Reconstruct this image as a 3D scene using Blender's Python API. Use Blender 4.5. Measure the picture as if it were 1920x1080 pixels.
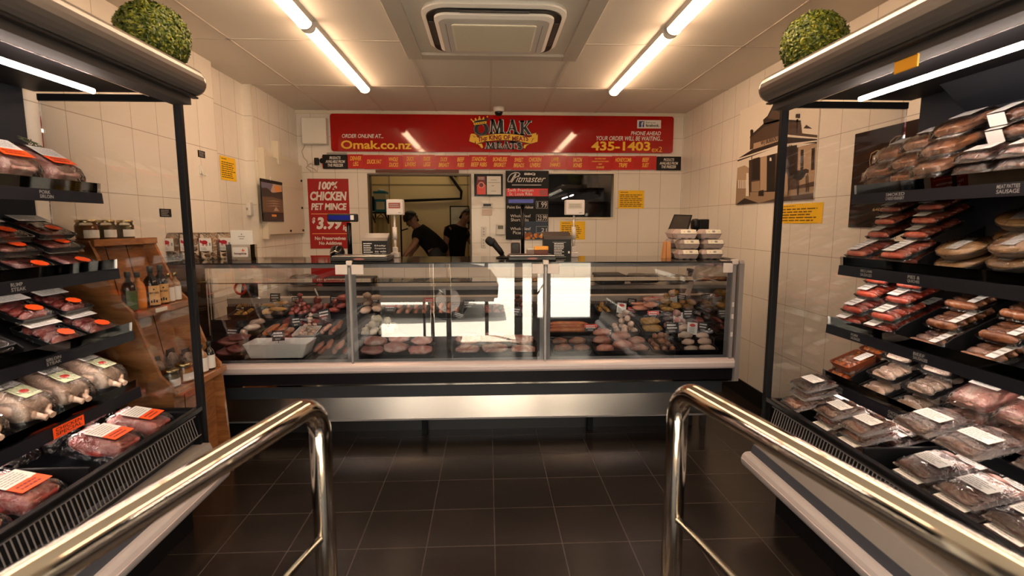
import bpy, bmesh, math, random
from mathutils import Vector, Matrix, Euler, noise

for o in list(bpy.data.objects):
    bpy.data.objects.remove(o, do_unlink=True)
SC = bpy.context.scene
COL = SC.collection
PI = math.pi
R = math.radians
rnd = random.Random(7)

# ------------------------------------------------------------------ camera
EYE = 1.545                                   # lens height above the shop floor
FPX = 973.9                                   # focal length in pixels of the 1920 px wide frame
PITCH, YAW, ROLL = 0.123601, 0.0457756, -0.000752
_f = Vector((math.sin(YAW) * math.cos(PITCH), math.cos(YAW) * math.cos(PITCH), -math.sin(PITCH)))
_r = Vector((math.cos(YAW), -math.sin(YAW), 0))
_u = _r.cross(_f)
_r, _u = _r * math.cos(ROLL) + _u * math.sin(ROLL), -_r * math.sin(ROLL) + _u * math.cos(ROLL)
cam_d = bpy.data.cameras.new('camera')
cam_d.sensor_width = 36
cam_d.lens = FPX / 1920 * 36
cam_d.clip_start = 0.02
cam_d.dof.use_dof = True
cam_d.dof.focus_distance = 4.6
cam_d.dof.aperture_fstop = 3.2
cam = bpy.data.objects.new('camera', cam_d)
COL.objects.link(cam)
cam.matrix_world = Matrix(((_r.x, _u.x, -_f.x, 0), (_r.y, _u.y, -_f.y, 0), (_r.z, _u.z, -_f.z, EYE), (0, 0, 0, 1)))
SC.camera = cam


def _ray(px, py):
    return _r * ((px - 960) / FPX) - _u * ((py - 540) / FPX) + _f


def at_y(px, py, y):                          # surveyed point of the photograph on the plane Y = y
    d = _ray(px, py)
    return Vector((0, 0, EYE)) + d * (y / d.y)


def at_x(px, py, x):
    d = _ray(px, py)
    return Vector((0, 0, EYE)) + d * (x / d.x)


def at_z(px, py, z):
    d = _ray(px, py)
    return Vector((0, 0, EYE)) + d * ((z - EYE) / d.z)


# ------------------------------------------------------------------ daylight and exposure
SC.view_settings.view_transform = 'Standard'
SC.view_settings.look = 'None'
SC.view_settings.exposure = 0.0
SC.view_settings.gamma = 1.0
SC.view_settings.use_curve_mapping = False
W = bpy.data.worlds.new('sky')
SC.world = W
W.use_nodes = True
bg = W.node_tree.nodes['Background']
bg.inputs[0].default_value = (1.0, 0.95, 0.86, 1)
bg.inputs[1].default_value = 7.0
sun_d = bpy.data.lights.new('sun', 'SUN')
sun_d.energy = 32
sun_d.angle = R(0.6)
sun_d.color = (1.0, 0.93, 0.8)
sun = bpy.data.objects.new('sun', sun_d)
COL.objects.link(sun)
sun.rotation_euler = Vector((0.22, 0.24, -1.0)).to_track_quat("-Z", "Y").to_euler()   # high over the street, reaching just inside the open shopfront
try:
    SC.cycles.max_bounces = 10
    SC.cycles.transparent_max_bounces = 24
    SC.cycles.sample_clamp_indirect = 6
    SC.cycles.caustics_reflective = False
    SC.cycles.caustics_refractive = False
except Exception:
    pass
TUBE_LIGHT = 31.0
TUBE_COL = (1.0, 0.645, 0.39)
COOL_LIGHT = 70.0
COOL_COL = (1.0, 0.80, 0.68)


# ------------------------------------------------------------------ materials
def lin(c):
    return tuple((v / 255 / 12.92 if v / 255 <= 0.04045 else ((v / 255 + 0.055) / 1.055) ** 2.4) for v in c)


_mats = {}


def mat(name, col, rough=0.5, metal=0.0, coat=0.0, spec=0.5, bump=0, bscale=60, emit=0, ecol=None):
    if name in _mats:
        return _mats[name]
    m = bpy.data.materials.new(name)
    m.use_nodes = True
    b = m.node_tree.nodes['Principled BSDF']
    b.inputs['Base Color'].default_value = (*col, 1)
    b.inputs['Roughness'].default_value = rough
    b.inputs['Metallic'].default_value = metal
    b.inputs['Coat Weight'].default_value = coat
    b.inputs['Coat Roughness'].default_value = 0.08
    b.inputs['Specular IOR Level'].default_value = spec
    if emit:
        b.inputs['Emission Color'].default_value = (*(ecol or col), 1)
        b.inputs['Emission Strength'].default_value = emit
    if bump:
        nt = m.node_tree
        t = nt.nodes.new('ShaderNodeTexCoord')
        n = nt.nodes.new('ShaderNodeTexNoise')
        n.inputs['Scale'].default_value = bscale
        n.inputs['Detail'].default_value = 3
        k = nt.nodes.new('ShaderNodeBump')
        k.inputs['Strength'].default_value = bump
        k.inputs['Distance'].default_value = 0.01
        nt.links.new(t.outputs['Object'], n.inputs['Vector'])
        nt.links.new(n.outputs['Fac'], k.inputs['Height'])
        nt.links.new(k.outputs['Normal'], b.inputs['Normal'])
        if coat:
            nt.links.new(k.outputs['Normal'], b.inputs['Coat Normal'])
    _mats[name] = m
    return m


def mottled(name, stops, scale=18, rough=0.35, coat=0.6, bump=0.3, bscale=70, distort=0.6, stretch=(1, 1, 1), coat_rough=0.12, rand=0.35):
    """Flesh, crumb, wood ...: a noise run through a colour ramp, under a wet or wrapped coat with its own creases."""
    if name in _mats:
        return _mats[name]
    m = bpy.data.materials.new(name)
    m.use_nodes = True
    nt = m.node_tree
    L = nt.links.new
    b = nt.nodes['Principled BSDF']
    t = nt.nodes.new('ShaderNodeTexCoord')
    mp = nt.nodes.new('ShaderNodeMapping')
    mp.inputs['Scale'].default_value = stretch
    oi = nt.nodes.new('ShaderNodeObjectInfo')
    mul = nt.nodes.new('ShaderNodeMath')
    mul.operation = 'MULTIPLY'
    mul.inputs[1].default_value = 31.0
    L(oi.outputs['Random'], mul.inputs[0])
    cx = nt.nodes.new('ShaderNodeCombineXYZ')
    for i in range(3):
        L(mul.outputs[0], cx.inputs[i])
    L(t.outputs['Object'], mp.inputs['Vector'])
    L(cx.outputs[0], mp.inputs['Location'])
    n = nt.nodes.new('ShaderNodeTexNoise')
    n.inputs['Scale'].default_value = scale
    n.inputs['Detail'].default_value = 5
    n.inputs['Roughness'].default_value = 0.6
    n.inputs['Distortion'].default_value = distort
    L(mp.outputs[0], n.inputs['Vector'])
    r = nt.nodes.new('ShaderNodeValToRGB')
    e = r.color_ramp.elements
    while len(e) < len(stops):
        e.new(0.5)
    for i, (p, c) in enumerate(stops):
        e[i].position = p
        e[i].color = (*c, 1)
    L(n.outputs['Fac'], r.inputs[0])
    hs = nt.nodes.new('ShaderNodeHueSaturation')
    mr = nt.nodes.new('ShaderNodeMapRange')
    mr.inputs['To Min'].default_value = 1 - rand
    mr.inputs['To Max'].default_value = 1 + rand * 0.6
    L(oi.outputs['Random'], mr.inputs['Value'])
    L(mr.outputs[0], hs.inputs['Value'])
    L(r.outputs[0], hs.inputs['Color'])
    L(hs.outputs[0], b.inputs['Base Color'])
    b.inputs['Roughness'].default_value = rough
    b.inputs['Coat Weight'].default_value = coat
    b.inputs['Coat Roughness'].default_value = coat_rough
    n2 = nt.nodes.new('ShaderNodeTexNoise')
    n2.inputs['Scale'].default_value = bscale
    n2.inputs['Detail'].default_value = 2
    n2.inputs['Distortion'].default_value = 1.5
    L(mp.outputs[0], n2.inputs['Vector'])
    k = nt.nodes.new('ShaderNodeBump')
    k.inputs['Strength'].default_value = bump
    k.inputs['Distance'].default_value = 0.012
    L(n2.outputs['Fac'], k.inputs['Height'])
    L(k.outputs[0], b.inputs['Normal'])
    L(k.outputs[0], b.inputs['Coat Normal'])
    _mats[name] = m
    return m


def clear(name, ior=1.6, tint=(0.97, 0.97, 0.97), rough=0.0, bump=0, bscale=30, gain=1.0):
    """Thin clear sheet (pane, film): passes light straight through and mirrors by Fresnel."""
    if name in _mats:
        return _mats[name]
    m = bpy.data.materials.new(name)
    m.use_nodes = True
    nt = m.node_tree
    nt.nodes.remove(nt.nodes['Principled BSDF'])
    L = nt.links.new
    out = nt.nodes['Material Output']
    tr = nt.nodes.new('ShaderNodeBsdfTransparent')
    tr.inputs[0].default_value = (*tint, 1)
    gl = nt.nodes.new('ShaderNodeBsdfGlossy')
    gl.inputs['Roughness'].default_value = rough
    gl.inputs['Color'].default_value = (1, 1, 1, 1)
    lw = nt.nodes.new('ShaderNodeFresnel')
    lw.inputs['IOR'].default_value = ior
    mx = nt.nodes.new('ShaderNodeMixShader')
    if gain != 1.0:
        mm = nt.nodes.new('ShaderNodeMath')
        mm.operation = 'MULTIPLY'
        mm.inputs[1].default_value = gain
        mm.use_clamp = True
        L(lw.outputs[0], mm.inputs[0])
        L(mm.outputs[0], mx.inputs[0])
    else:
        L(lw.outputs[0], mx.inputs[0])
    L(tr.outputs[0], mx.inputs[1])
    L(gl.outputs[0], mx.inputs[2])
    L(mx.outputs[0], out.inputs[0])
    if bump:
        t = nt.nodes.new('ShaderNodeTexCoord')
        n = nt.nodes.new('ShaderNodeTexNoise')
        n.inputs['Scale'].default_value = bscale
        n.inputs['Distortion'].default_value = 2.0
        k = nt.nodes.new('ShaderNodeBump')
        k.inputs['Strength'].default_value = bump
        k.inputs['Distance'].default_value = 0.01
        L(t.outputs['Object'], n.inputs['Vector'])
        L(n.outputs['Fac'], k.inputs['Height'])
        L(k.outputs[0], gl.inputs['Normal'])
        L(k.outputs[0], lw.inputs['Normal'])
    _mats[name] = m
    return m


def tiled(name, col, grout, bw, bh, u='X', off=(0, 0), mortar=0.003, rough=0.2, wav=0.05, vary=0.04, v='Z', vscale=1.3, coat=0.0, grime=0.0):
    """Square-laid tiles in world metres on a flat surface."""
    m = bpy.data.materials.new(name)
    m.use_nodes = True
    nt = m.node_tree
    L = nt.links.new
    b = nt.nodes['Principled BSDF']
    t = nt.nodes.new('ShaderNodeTexCoord')
    s = nt.nodes.new('ShaderNodeSeparateXYZ')
    L(t.outputs['Object'], s.inputs[0])
    c = nt.nodes.new('ShaderNodeCombineXYZ')
    for i, (ax, o) in enumerate(((u, off[0]), (v, off[1]))):
        a = nt.nodes.new('ShaderNodeMath')
        a.operation = 'SUBTRACT'
        a.inputs[1].default_value = o - 40 * (bw if i == 0 else bh)
        L(s.outputs[ax], a.inputs[0])
        L(a.outputs[0], c.inputs[i])
    br = nt.nodes.new('ShaderNodeTexBrick')
    br.offset = 0
    br.squash = 1
    br.inputs['Color1'].default_value = (*col, 1)
    br.inputs['Color2'].default_value = (*[x * (1 - vary) for x in col], 1)
    br.inputs['Mortar'].default_value = (*grout, 1)
    br.inputs['Scale'].default_value = 1
    br.inputs['Mortar Size'].default_value = mortar
    br.inputs['Mortar Smooth'].default_value = 0.1
    br.inputs['Brick Width'].default_value = bw
    br.inputs['Row Height'].default_value = bh
    L(c.outputs[0], br.inputs['Vector'])
    n = nt.nodes.new('ShaderNodeTexNoise')
    n.inputs['Scale'].default_value = vscale
    n.inputs['Detail'].default_value = 6
    L(c.outputs[0], n.inputs['Vector'])
    mr = nt.nodes.new('ShaderNodeMapRange')
    mr.inputs['From Min'].default_value = 0.3
    mr.inputs['From Max'].default_value = 0.7
    mr.inputs['To Min'].default_value = 1 - vary - grime
    mr.inputs['To Max'].default_value = 1 + vary
    L(n.outputs['Fac'], mr.inputs['Value'])
    hs = nt.nodes.new('ShaderNodeHueSaturation')
    L(mr.outputs[0], hs.inputs['Value'])
    L(br.outputs['Color'], hs.inputs['Color'])
    L(hs.outputs[0], b.inputs['Base Color'])
    b.inputs['Roughness'].default_value = rough
    b.inputs['Coat Weight'].default_value = coat
    n2 = nt.nodes.new('ShaderNodeTexNoise')
    n2.inputs['Scale'].default_value = 9
    L(c.outputs[0], n2.inputs['Vector'])
    k0 = nt.nodes.new('ShaderNodeBump')
    k0.inputs['Strength'].default_value = wav
    k0.inputs['Distance'].default_value = 0.05
    L(n2.outputs['Fac'], k0.inputs['Height'])
    k = nt.nodes.new('ShaderNodeBump')
    k.inputs['Strength'].default_value = 0.6
    k.inputs['Distance'].default_value = 0.004
    k.invert = True
    L(br.outputs['Fac'], k.inputs['Height'])
    L(k0.outputs[0], k.inputs['Normal'])
    L(k.outputs[0], b.inputs['Normal'])
    return m


# ------------------------------------------------------------------ mesh helpers
def bm_new():
    return bmesh.new()


def add_box(bm, x0, x1, y0, y1, z0, z1, bev=0.0, seg=2):
    vs = [bm.verts.new(p) for p in ((x0, y0, z0), (x1, y0, z0), (x1, y1, z0), (x0, y1, z0), (x0, y0, z1), (x1, y0, z1), (x1, y1, z1), (x0, y1, z1))]
    fs = [bm.faces.new([vs[i] for i in f]) for f in ((3, 2, 1, 0), (4, 5, 6, 7), (0, 1, 5, 4), (1, 2, 6, 5), (2, 3, 7, 6), (3, 0, 4, 7))]
    if bev:
        es = list({e for f in fs for e in f.edges})
        bmesh.ops.bevel(bm, geom=es, offset=bev, segments=seg, affect='EDGES', profile=0.5, clamp_overlap=True)
    return vs


def add_poly_prism(bm, pts, a, b, axis='y'):
    """Polygon pts (two coordinates) extruded from a to b along axis (the remaining axes in xyz order)."""
    def P(p, t):
        return {'x': (t, p[0], p[1]), 'y': (p[0], t, p[1]), 'z': (p[0], p[1], t)}[axis]
    va = [bm.verts.new(P(p, a)) for p in pts]
    vb = [bm.verts.new(P(p, b)) for p in pts]
    n = len(pts)
    bm.faces.new(va)
    bm.faces.new(vb[::-1])
    for i in range(n):
        bm.faces.new((va[i], vb[i], vb[(i + 1) % n], va[(i + 1) % n]))


def add_tube(bm, path, r, seg=12, caps=True):
    """Round tube along a path of points; r is one radius or one per point."""
    path = [Vector(p) for p in path]
    rs = r if isinstance(r, (list, tuple)) else [r] * len(path)
    rings = []
    t0 = (path[1] - path[0]).normalized()
    up = Vector((0, 0, 1)) if abs(t0.z) < 0.9 else Vector((1, 0, 0))
    nrm = (up - t0 * up.dot(t0)).normalized()
    for i, p in enumerate(path):
        if i == 0:
            t = t0
        elif i == len(path) - 1:
            t = (path[i] - path[i - 1]).normalized()
        else:
            t = ((path[i] - path[i - 1]).normalized() + (path[i + 1] - path[i]).normalized()).normalized()
        nrm = (nrm - t * nrm.dot(t)).normalized()
        bn = t.cross(nrm)
        rings.append([bm.verts.new(p + (nrm * math.cos(k * 2 * PI / seg) + bn * math.sin(k * 2 * PI / seg)) * rs[i]) for k in range(seg)])
    for i in range(len(rings) - 1):
        for k in range(seg):
            f = bm.faces.new((rings[i][k], rings[i][(k + 1) % seg], rings[i + 1][(k + 1) % seg], rings[i + 1][k]))
            f.smooth = True
    if caps:
        bm.faces.new(rings[0][::-1])
        bm.faces.new(rings[-1])


def add_lathe(bm, prof, c=(0, 0, 0), seg=24, sx=1, sy=1):
    """Profile [(r, z) ...] turned round the vertical through c."""
    rings = []
    for r, z in prof:
        rings.append([bm.verts.new((c[0] + sx * r * math.cos(k * 2 * PI / seg), c[1] + sy * r * math.sin(k * 2 * PI / seg), c[2] + z)) for k in range(seg)])
    for i in range(len(rings) - 1):
        for k in range(seg):
            f = bm.faces.new((rings[i][k], rings[i][(k + 1) % seg], rings[i + 1][(k + 1) % seg], rings[i + 1][k]))
            f.smooth = True
    bm.faces.new(rings[0][::-1])
    bm.faces.new(rings[-1])


def add_lump(bm, c, size, seed=0, amp=0.12, freq=2.2, rot=0.0, flat=0.0, nu=14, nv=9, power=1.0, tilt=(0, 0)):
    """A closed organic lump: ellipsoid of the given full size, noise-swollen, optionally flattened below and boxed (power < 1)."""
    sx, sy, sz = [s / 2 for s in size]
    off = Vector((seed * 7.3, seed * 3.1, seed * 5.7))
    M = Matrix.Translation(Vector(c)) @ Matrix.Rotation(rot, 4, 'Z') @ Matrix.Rotation(tilt[1], 4, 'Y') @ Matrix.Rotation(tilt[0], 4, 'X')

    def pt(u, v):
        th, ph = u * 2 * PI, (v - 0.5) * PI
        d = Vector((math.cos(ph) * math.cos(th), math.cos(ph) * math.sin(th), math.sin(ph)))
        q = Vector((math.copysign(abs(d.x) ** power, d.x), math.copysign(abs(d.y) ** power, d.y), math.copysign(abs(d.z) ** power, d.z)))
        k = 1 + amp * noise.noise(d * freq + off) * 2
        p = Vector((q.x * sx * k, q.y * sy * k, q.z * sz * k))
        if flat and p.z < -sz * (1 - flat):
            p.z = -sz * (1 - flat)
        return M @ p
    bot = bm.verts.new(pt(0, 0.0))
    top = bm.verts.new(pt(0, 1.0))
    rings = [[bm.verts.new(pt(u / nu, v / nv)) for u in range(nu)] for v in range(1, nv)]
    for i in range(len(rings) - 1):
        for k in range(nu):
            bm.faces.new((rings[i][k], rings[i][(k + 1) % nu], rings[i + 1][(k + 1) % nu], rings[i + 1][k])).smooth = True
    for k in range(nu):
        bm.faces.new((bot, rings[0][(k + 1) % nu], rings[0][k])).smooth = True
        bm.faces.new((top, rings[-1][k], rings[-1][(k + 1) % nu])).smooth = True


def add_sausage(bm, c, length, r, rot=0.0, bend=0.15, seed=0, seg=9, tilt=0.0, tips=True):
    n = 9
    M = Matrix.Translation(Vector(c)) @ Matrix.Rotation(rot, 4, 'Z') @ Matrix.Rotation(tilt, 4, 'Y')
    path, rs = [], []
    for i in range(n):
        t = i / (n - 1) * 2 - 1
        path.append(M @ Vector((t * length / 2, bend * length * (1 - t * t) * 0.5, 0)))
        rs.append(max(r * (1 - abs(t) ** 5) ** 0.5, r * 0.18) * (1 + 0.06 * math.sin(seed + i * 2.1)))
    add_tube(bm, path, rs, seg)


def add_grid_sheet(bm, pts_rows):
    rows = [[bm.verts.new(p) for p in r] for r in pts_rows]
    for i in range(len(rows) - 1):
        for j in range(len(rows[0]) - 1):
            bm.faces.new((rows[i][j], rows[i][j + 1], rows[i + 1][j + 1], rows[i + 1][j])).smooth = True


def mesh_of(name, bm, m, recalc=True):
    if recalc:
        bmesh.ops.recalc_face_normals(bm, faces=bm.faces)
    me = bpy.data.meshes.new(name)
    bm.to_mesh(me)
    bm.free()
    for x in (m if isinstance(m, (list, tuple)) else [m]):
        me.materials.append(x)
    return me


def obj(name, bm, m, parent=None, loc=None, rot=None, recalc=True):
    me = bm if isinstance(bm, bpy.types.Mesh) else mesh_of(name, bm, m, recalc)
    o = bpy.data.objects.new(name, me)
    COL.objects.link(o)
    if parent is not None:
        o.parent = parent
    if loc is not None:
        o.location = loc
    if rot is not None:
        o.rotation_euler = rot
    return o


def box(name, x0, x1, y0, y1, z0, z1, m, parent=None, bev=0.0):
    bm = bm_new()
    add_box(bm, x0, x1, y0, y1, z0, z1, bev)
    return obj(name, bm, m, parent)


def tag(o, label, cat, group=None):
    o['label'] = label
    o['category'] = cat
    if group:
        o['group'] = group
    return o


def thing(name, label, cat, loc=(0, 0, 0), rotz=0.0, group=None, rot=None):
    o = bpy.data.objects.new(name, None)
    o.empty_display_size = 0.05
    COL.objects.link(o)
    o.location = loc
    o.rotation_euler = rot if rot is not None else (0, 0, rotz)
    return tag(o, label, cat, group)


def structure(o):
    o['kind'] = 'structure'
    return o


def dup(root, loc, rot=None, label=None, group=None):
    r = root.copy()
    COL.objects.link(r)
    r.location = loc
    if rot is not None:
        r.rotation_euler = rot
    if label:
        r['label'] = label
    if group:
        r['group'] = group
    for ch in list(root.children):
        c = ch.copy()
        COL.objects.link(c)
        c.parent = r
        for g in list(ch.children):
            d = g.copy()
            COL.objects.link(d)
            d.parent = c
    return r


# ------------------------------------------------------------------ lettering
_tc = bpy.data.curves.new('lettering', 'FONT')
_to = bpy.data.objects.new('lettering_source', _tc)
COL.objects.link(_to)


def text_polys(s, bold=0.0, shear=0.0, spacing=1.0):
    """Flat outline mesh of a line of text, scaled to a unit box: list of faces of (u, v)."""
    _tc.body = s
    _tc.offset = bold
    _tc.shear = shear
    _tc.space_character = spacing
    _tc.resolution_u = 3
    bpy.context.view_layer.update()
    dg = bpy.context.evaluated_depsgraph_get()
    me = bpy.data.meshes.new_from_object(_to.evaluated_get(dg))
    vs = [v.co.copy() for v in me.vertices]
    fs = [list(p.vertices) for p in me.polygons]
    bpy.data.meshes.remove(me)
    if not vs:
        return [], []
    x0, x1 = min(v.x for v in vs), max(v.x for v in vs)
    y0, y1 = min(v.y for v in vs), max(v.y for v in vs)
    return [((v.x - x0) / max(x1 - x0, 1e-6), (v.y - y0) / max(y1 - y0, 1e-6)) for v in vs], fs


class Face:
    """A flat surface for print: maps (u, v) in metres to 3D. o = lower-left corner, du / dv unit vectors, n = outward normal."""
    def __init__(s, o, du, dv, mi=0):
        s.o, s.du, s.dv = Vector(o), Vector(du).normalized(), Vector(dv).normalized()
        s.n = s.du.cross(s.dv)

    def P(s, u, v, h=0.0):
        return s.o + s.du * u + s.dv * v + s.n * h


def add_text(bm, face, s, u0, u1, v0, v1, h=0.001, bold=0.0, shear=0.0, spacing=1.0, mi=0):
    vs, fs = text_polys(s, bold, shear, spacing)
    bv = [bm.verts.new(face.P(u0 + (u1 - u0) * a, v0 + (v1 - v0) * b, h)) for a, b in vs]
    for f in fs:
        try:
            bm.faces.new([bv[i] for i in f]).material_index = mi
        except ValueError:
            pass


def add_flat(bm, face, pts, h=0.001, mi=0):
    f = bm.faces.new([bm.verts.new(face.P(u, v, h)) for u, v in pts])
    f.material_index = mi
    return f


def add_rect(bm, face, u0, u1, v0, v1, h=0.001, mi=0):
    return add_flat(bm, face, ((u0, v0), (u1, v0), (u1, v1), (u0, v1)), h, mi)


def add_stroke(bm, face, pts, w, h=0.001, mi=0):
    """A drawn line of width w through (u, v) points."""
    for (a, b) in zip(pts[:-1], pts[1:]):
        d = Vector((b[0] - a[0], b[1] - a[1]))
        if d.length < 1e-6:
            continue
        n = Vector((-d.y, d.x)).normalized() * w / 2
        e = d.normalized() * w * 0.3
        add_flat(bm, face, ((a[0] - e.x + n.x, a[1] - e.y + n.y), (a[0] - e.x - n.x, a[1] - e.y - n.y), (b[0] + e.x - n.x, b[1] + e.y - n.y), (b[0] + e.x + n.x, b[1] + e.y + n.y)), h, mi)


def add_scribble(bm, face, u0, u1, v0, v1, lines, h=0.001, mi=0, fill=0.5, ragged=0.3, seed=0, words=True):
    """Rows of print too small to read."""
    q = random.Random(seed)
    lh = (v1 - v0) / lines
    for i in range(lines):
        vt = v1 - i * lh - lh * (1 - fill) / 2
        end = u1 - (u1 - u0) * ragged * q.random()
        u = u0
        while u < end - 1e-4:
            w = (u1 - u0) * (q.uniform(0.08, 0.22) if words else 2)
            ue = min(end, u + w)
            add_rect(bm, face, u, ue, vt - lh * fill, vt, h, mi)
            u = ue + (u1 - u0) * 0.025

# ------------------------------------------------------------------ plain materials
BLACK = mat('black_plastic', (0.010, 0.010, 0.011), 0.45, spec=0.25)
MATBLACK = mat('black_powder_coat', (0.006, 0.006, 0.007), 0.5, spec=0.15)
BLACKGLOSS = mat('gloss_black', (0.007, 0.007, 0.008), 0.2, spec=0.3)
CHARCOAL = mat('charcoal_panel', (0.03, 0.033, 0.04), 0.5)
STEEL = mat('brushed_steel', (0.55, 0.53, 0.52), 0.28, 1.0, bump=0.03, bscale=300)
CHROME = mat('polished_stainless', (0.62, 0.55, 0.46), 0.08, 1.0)
ALU = mat('anodised_aluminium', (0.52, 0.47, 0.46), 0.35, 0.7)
GREYPL = mat('grey_plastic', (0.36, 0.34, 0.34), 0.45)
WHITEPL = mat('white_plastic', (0.74, 0.72, 0.68), 0.35)
CREAM = mat('cream_enamel', (0.72, 0.66, 0.54), 0.3)
PAPER = mat('white_paper', (0.8, 0.79, 0.76), 0.6)
INK = mat('black_ink', (0.012, 0.011, 0.011), 0.5)
INKW = mat('white_print', (0.82, 0.8, 0.76), 0.5)
INKG = mat('grey_print', (0.3, 0.29, 0.28), 0.5)
YELLOW = mat('yellow_paper', lin((250, 200, 30)), 0.6)
GOLD = mat('gold_print', lin((246, 196, 50)), 0.45)
RED = mat('red_print', lin((186, 20, 16)), 0.35)
SIGNRED = mat('gloss_red_sign', (0.40, 0.0015, 0.001), 0.06, spec=0.5)
ORANGE = mat('orange_sticker', lin((255, 88, 24)), 0.5)
GREENL = mat('pale_green_label', lin((205, 214, 175)), 0.5)
BLUEP = mat('blue_print', lin((40, 60, 140)), 0.4)
BROWN = mat('brown_trim', lin((96, 44, 26)), 0.5)
GLASS = clear('display_glass', 1.75, gain=1.0)
CASEGLASS = clear('counter_glass', 1.85)
FILM = clear('cling_film', 1.5, (0.97, 0.96, 0.95), 0.10, bump=0.9, bscale=34, gain=1.35)
JARGLASS = clear('jar_glass', 1.5, (0.93, 0.93, 0.9), 0.02)
TUBE = mat('lit_tube', (1, 1, 1), 0.5, emit=TUBE_LIGHT, ecol=TUBE_COL)
COOLTUBE = mat('lit_cooler_tube', (1, 1, 1), 0.5, emit=COOL_LIGHT, ecol=COOL_COL)

# ------------------------------------------------------------------ the room shell
XL, XR, YB, YF, ZC = -2.155, 2.28, 6.10, -0.42, 2.80
WT = (0.84, 0.79, 0.72)
GR = (0.46, 0.40, 0.34)
wall_x = tiled('wall_tiles_back', WT, GR, 0.25, 0.4, 'X', (0.02, 0.12), 0.0022, 0.12, 0.1)
wall_y = tiled('wall_tiles_side', WT, GR, 0.25, 0.4, 'Y', (0.1, 0.12), 0.0022, 0.16, 0.1)
floor_m = tiled('floor_tiles', (0.023, 0.0175, 0.0155), (0.066, 0.054, 0.048), 0.3285, 0.3285, 'X', (0.023, 0.042), 0.0028, 0.22, 0.02, 0.2, 'Y', 2.5, grime=0.1)
ceil_m = mat('ceiling_tile', (0.76, 0.70, 0.62), 0.8, bump=0.05, bscale=120)

bm = bm_new()
add_box(bm, -2.5, 2.5, YF, 9.2, -0.12, 0)
structure(obj('floor', bm, floor_m))
bm = bm_new()
add_box(bm, -2.5, 2.5, YF, YB + 0.2, ZC, ZC + 0.12)
structure(obj('ceiling', bm, ceil_m))

# back wall with the hatch and the viewing window
W1 = (-1.371, -0.189, 1.13, 2.112)
W2 = (0.655, 1.489, 1.594, 2.137)
bm = bm_new()
for a in ((-2.5, W1[0], 0, ZC), (W1[0], W1[1], 0, W1[2]), (W1[0], W1[1], W1[3], ZC), (W1[1], W2[0], 0, ZC), (W2[0], W2[1], 0, W2[2]), (W2[0], W2[1], W2[3], ZC), (W2[1], 2.5, 0, ZC)):
    add_box(bm, a[0], a[1], YB, YB + 0.12, a[2], a[3])
structure(obj('wall_back', bm, wall_x))
bm = bm_new()
add_box(bm, XR, XR + 0.12, YF, YB, 0, ZC)
structure(obj('wall_right', bm, wall_y))
bm = bm_new()
add_box(bm, XL - 0.2, XL, YF, 4.35, 0, ZC)
add_box(bm, XL - 0.26, XL - 0.065, 4.35, 5.0, 0, ZC)
add_box(bm, XL - 0.2, XL + 0.018, 5.0, YB, 0, ZC)
structure(obj('wall_left', bm, wall_y))
# metal corner strip on the pilaster
structure(box('trim_1', XL + 0.012, XL + 0.022, 4.992, 5.004, 0.14, ZC, CREAM))
bm = bm_new()
add_box(bm, XR - 0.012, XR, YF, YB, 0, 0.14)
structure(obj('baseboard_right', bm, BLACK))
bm = bm_new()
add_box(bm, XL, XL + 0.012, YF, 4.35, 0, 0.14)
structure(obj('baseboard_left', bm, BLACK))
bm = bm_new()
add_box(bm, XL + 0.02, XR - 0.012, YB - 0.012, YB, 0, 0.14)
structure(obj('baseboard_back', bm, BLACK))

# ceiling grid
bm = bm_new()
k = -4
tb = 0.011
for i in range(-4, 5):
    x = 0.033 + 0.6 * i
    if XL < x < XR:
        add_box(bm, x - tb, x + tb, YF, YB, ZC - 0.0035, ZC)
for j in range(-1, 6):
    y = 0.22 + 1.2 * j
    if YF < y < YB:
        add_box(bm, XL, XR, y - tb, y + tb, ZC - 0.0035, ZC)
structure(obj('trim_2', bm, mat('ceiling_grid', (0.66, 0.6, 0.53), 0.6)))
bm = bm_new()
add_box(bm, XL + 0.018, XR, YB - 0.02, YB, ZC - 0.035, ZC)
structure(obj('trim_3', bm, CREAM))

# hatch and window frames
def frame(name, w, d, t, m, glass=None):
    bm = bm_new()
    x0, x1, z0, z1 = w
    for a in ((x0, x0 + t, z0, z1), (x1 - t, x1, z0, z1), (x0 + t, x1 - t, z0, z0 + t), (x0 + t, x1 - t, z1 - t, z1)):
        add_box(bm, a[0], a[1], YB - d, YB + 0.12, a[2], a[3])
    o = structure(obj(name, bm, m))
    if glass:
        g = box('pane', x0 + t, x1 - t, YB + 0.05, YB + 0.056, z0 + t, z1 - t, glass, o)
    return o


frame('window_1', W1, 0.004, 0.02, mat('bronze_frame', (0.10, 0.075, 0.055), 0.4, 0.6))
frame('window_2', (W2[0], W2[1], W2[2], W2[3]), 0.012, 0.022, CREAM, clear('viewing_glass', 1.75))
structure(box('trim_4', -1.27, -0.33, YB - 0.03, YB, 2.118, 2.15, BROWN))

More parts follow.
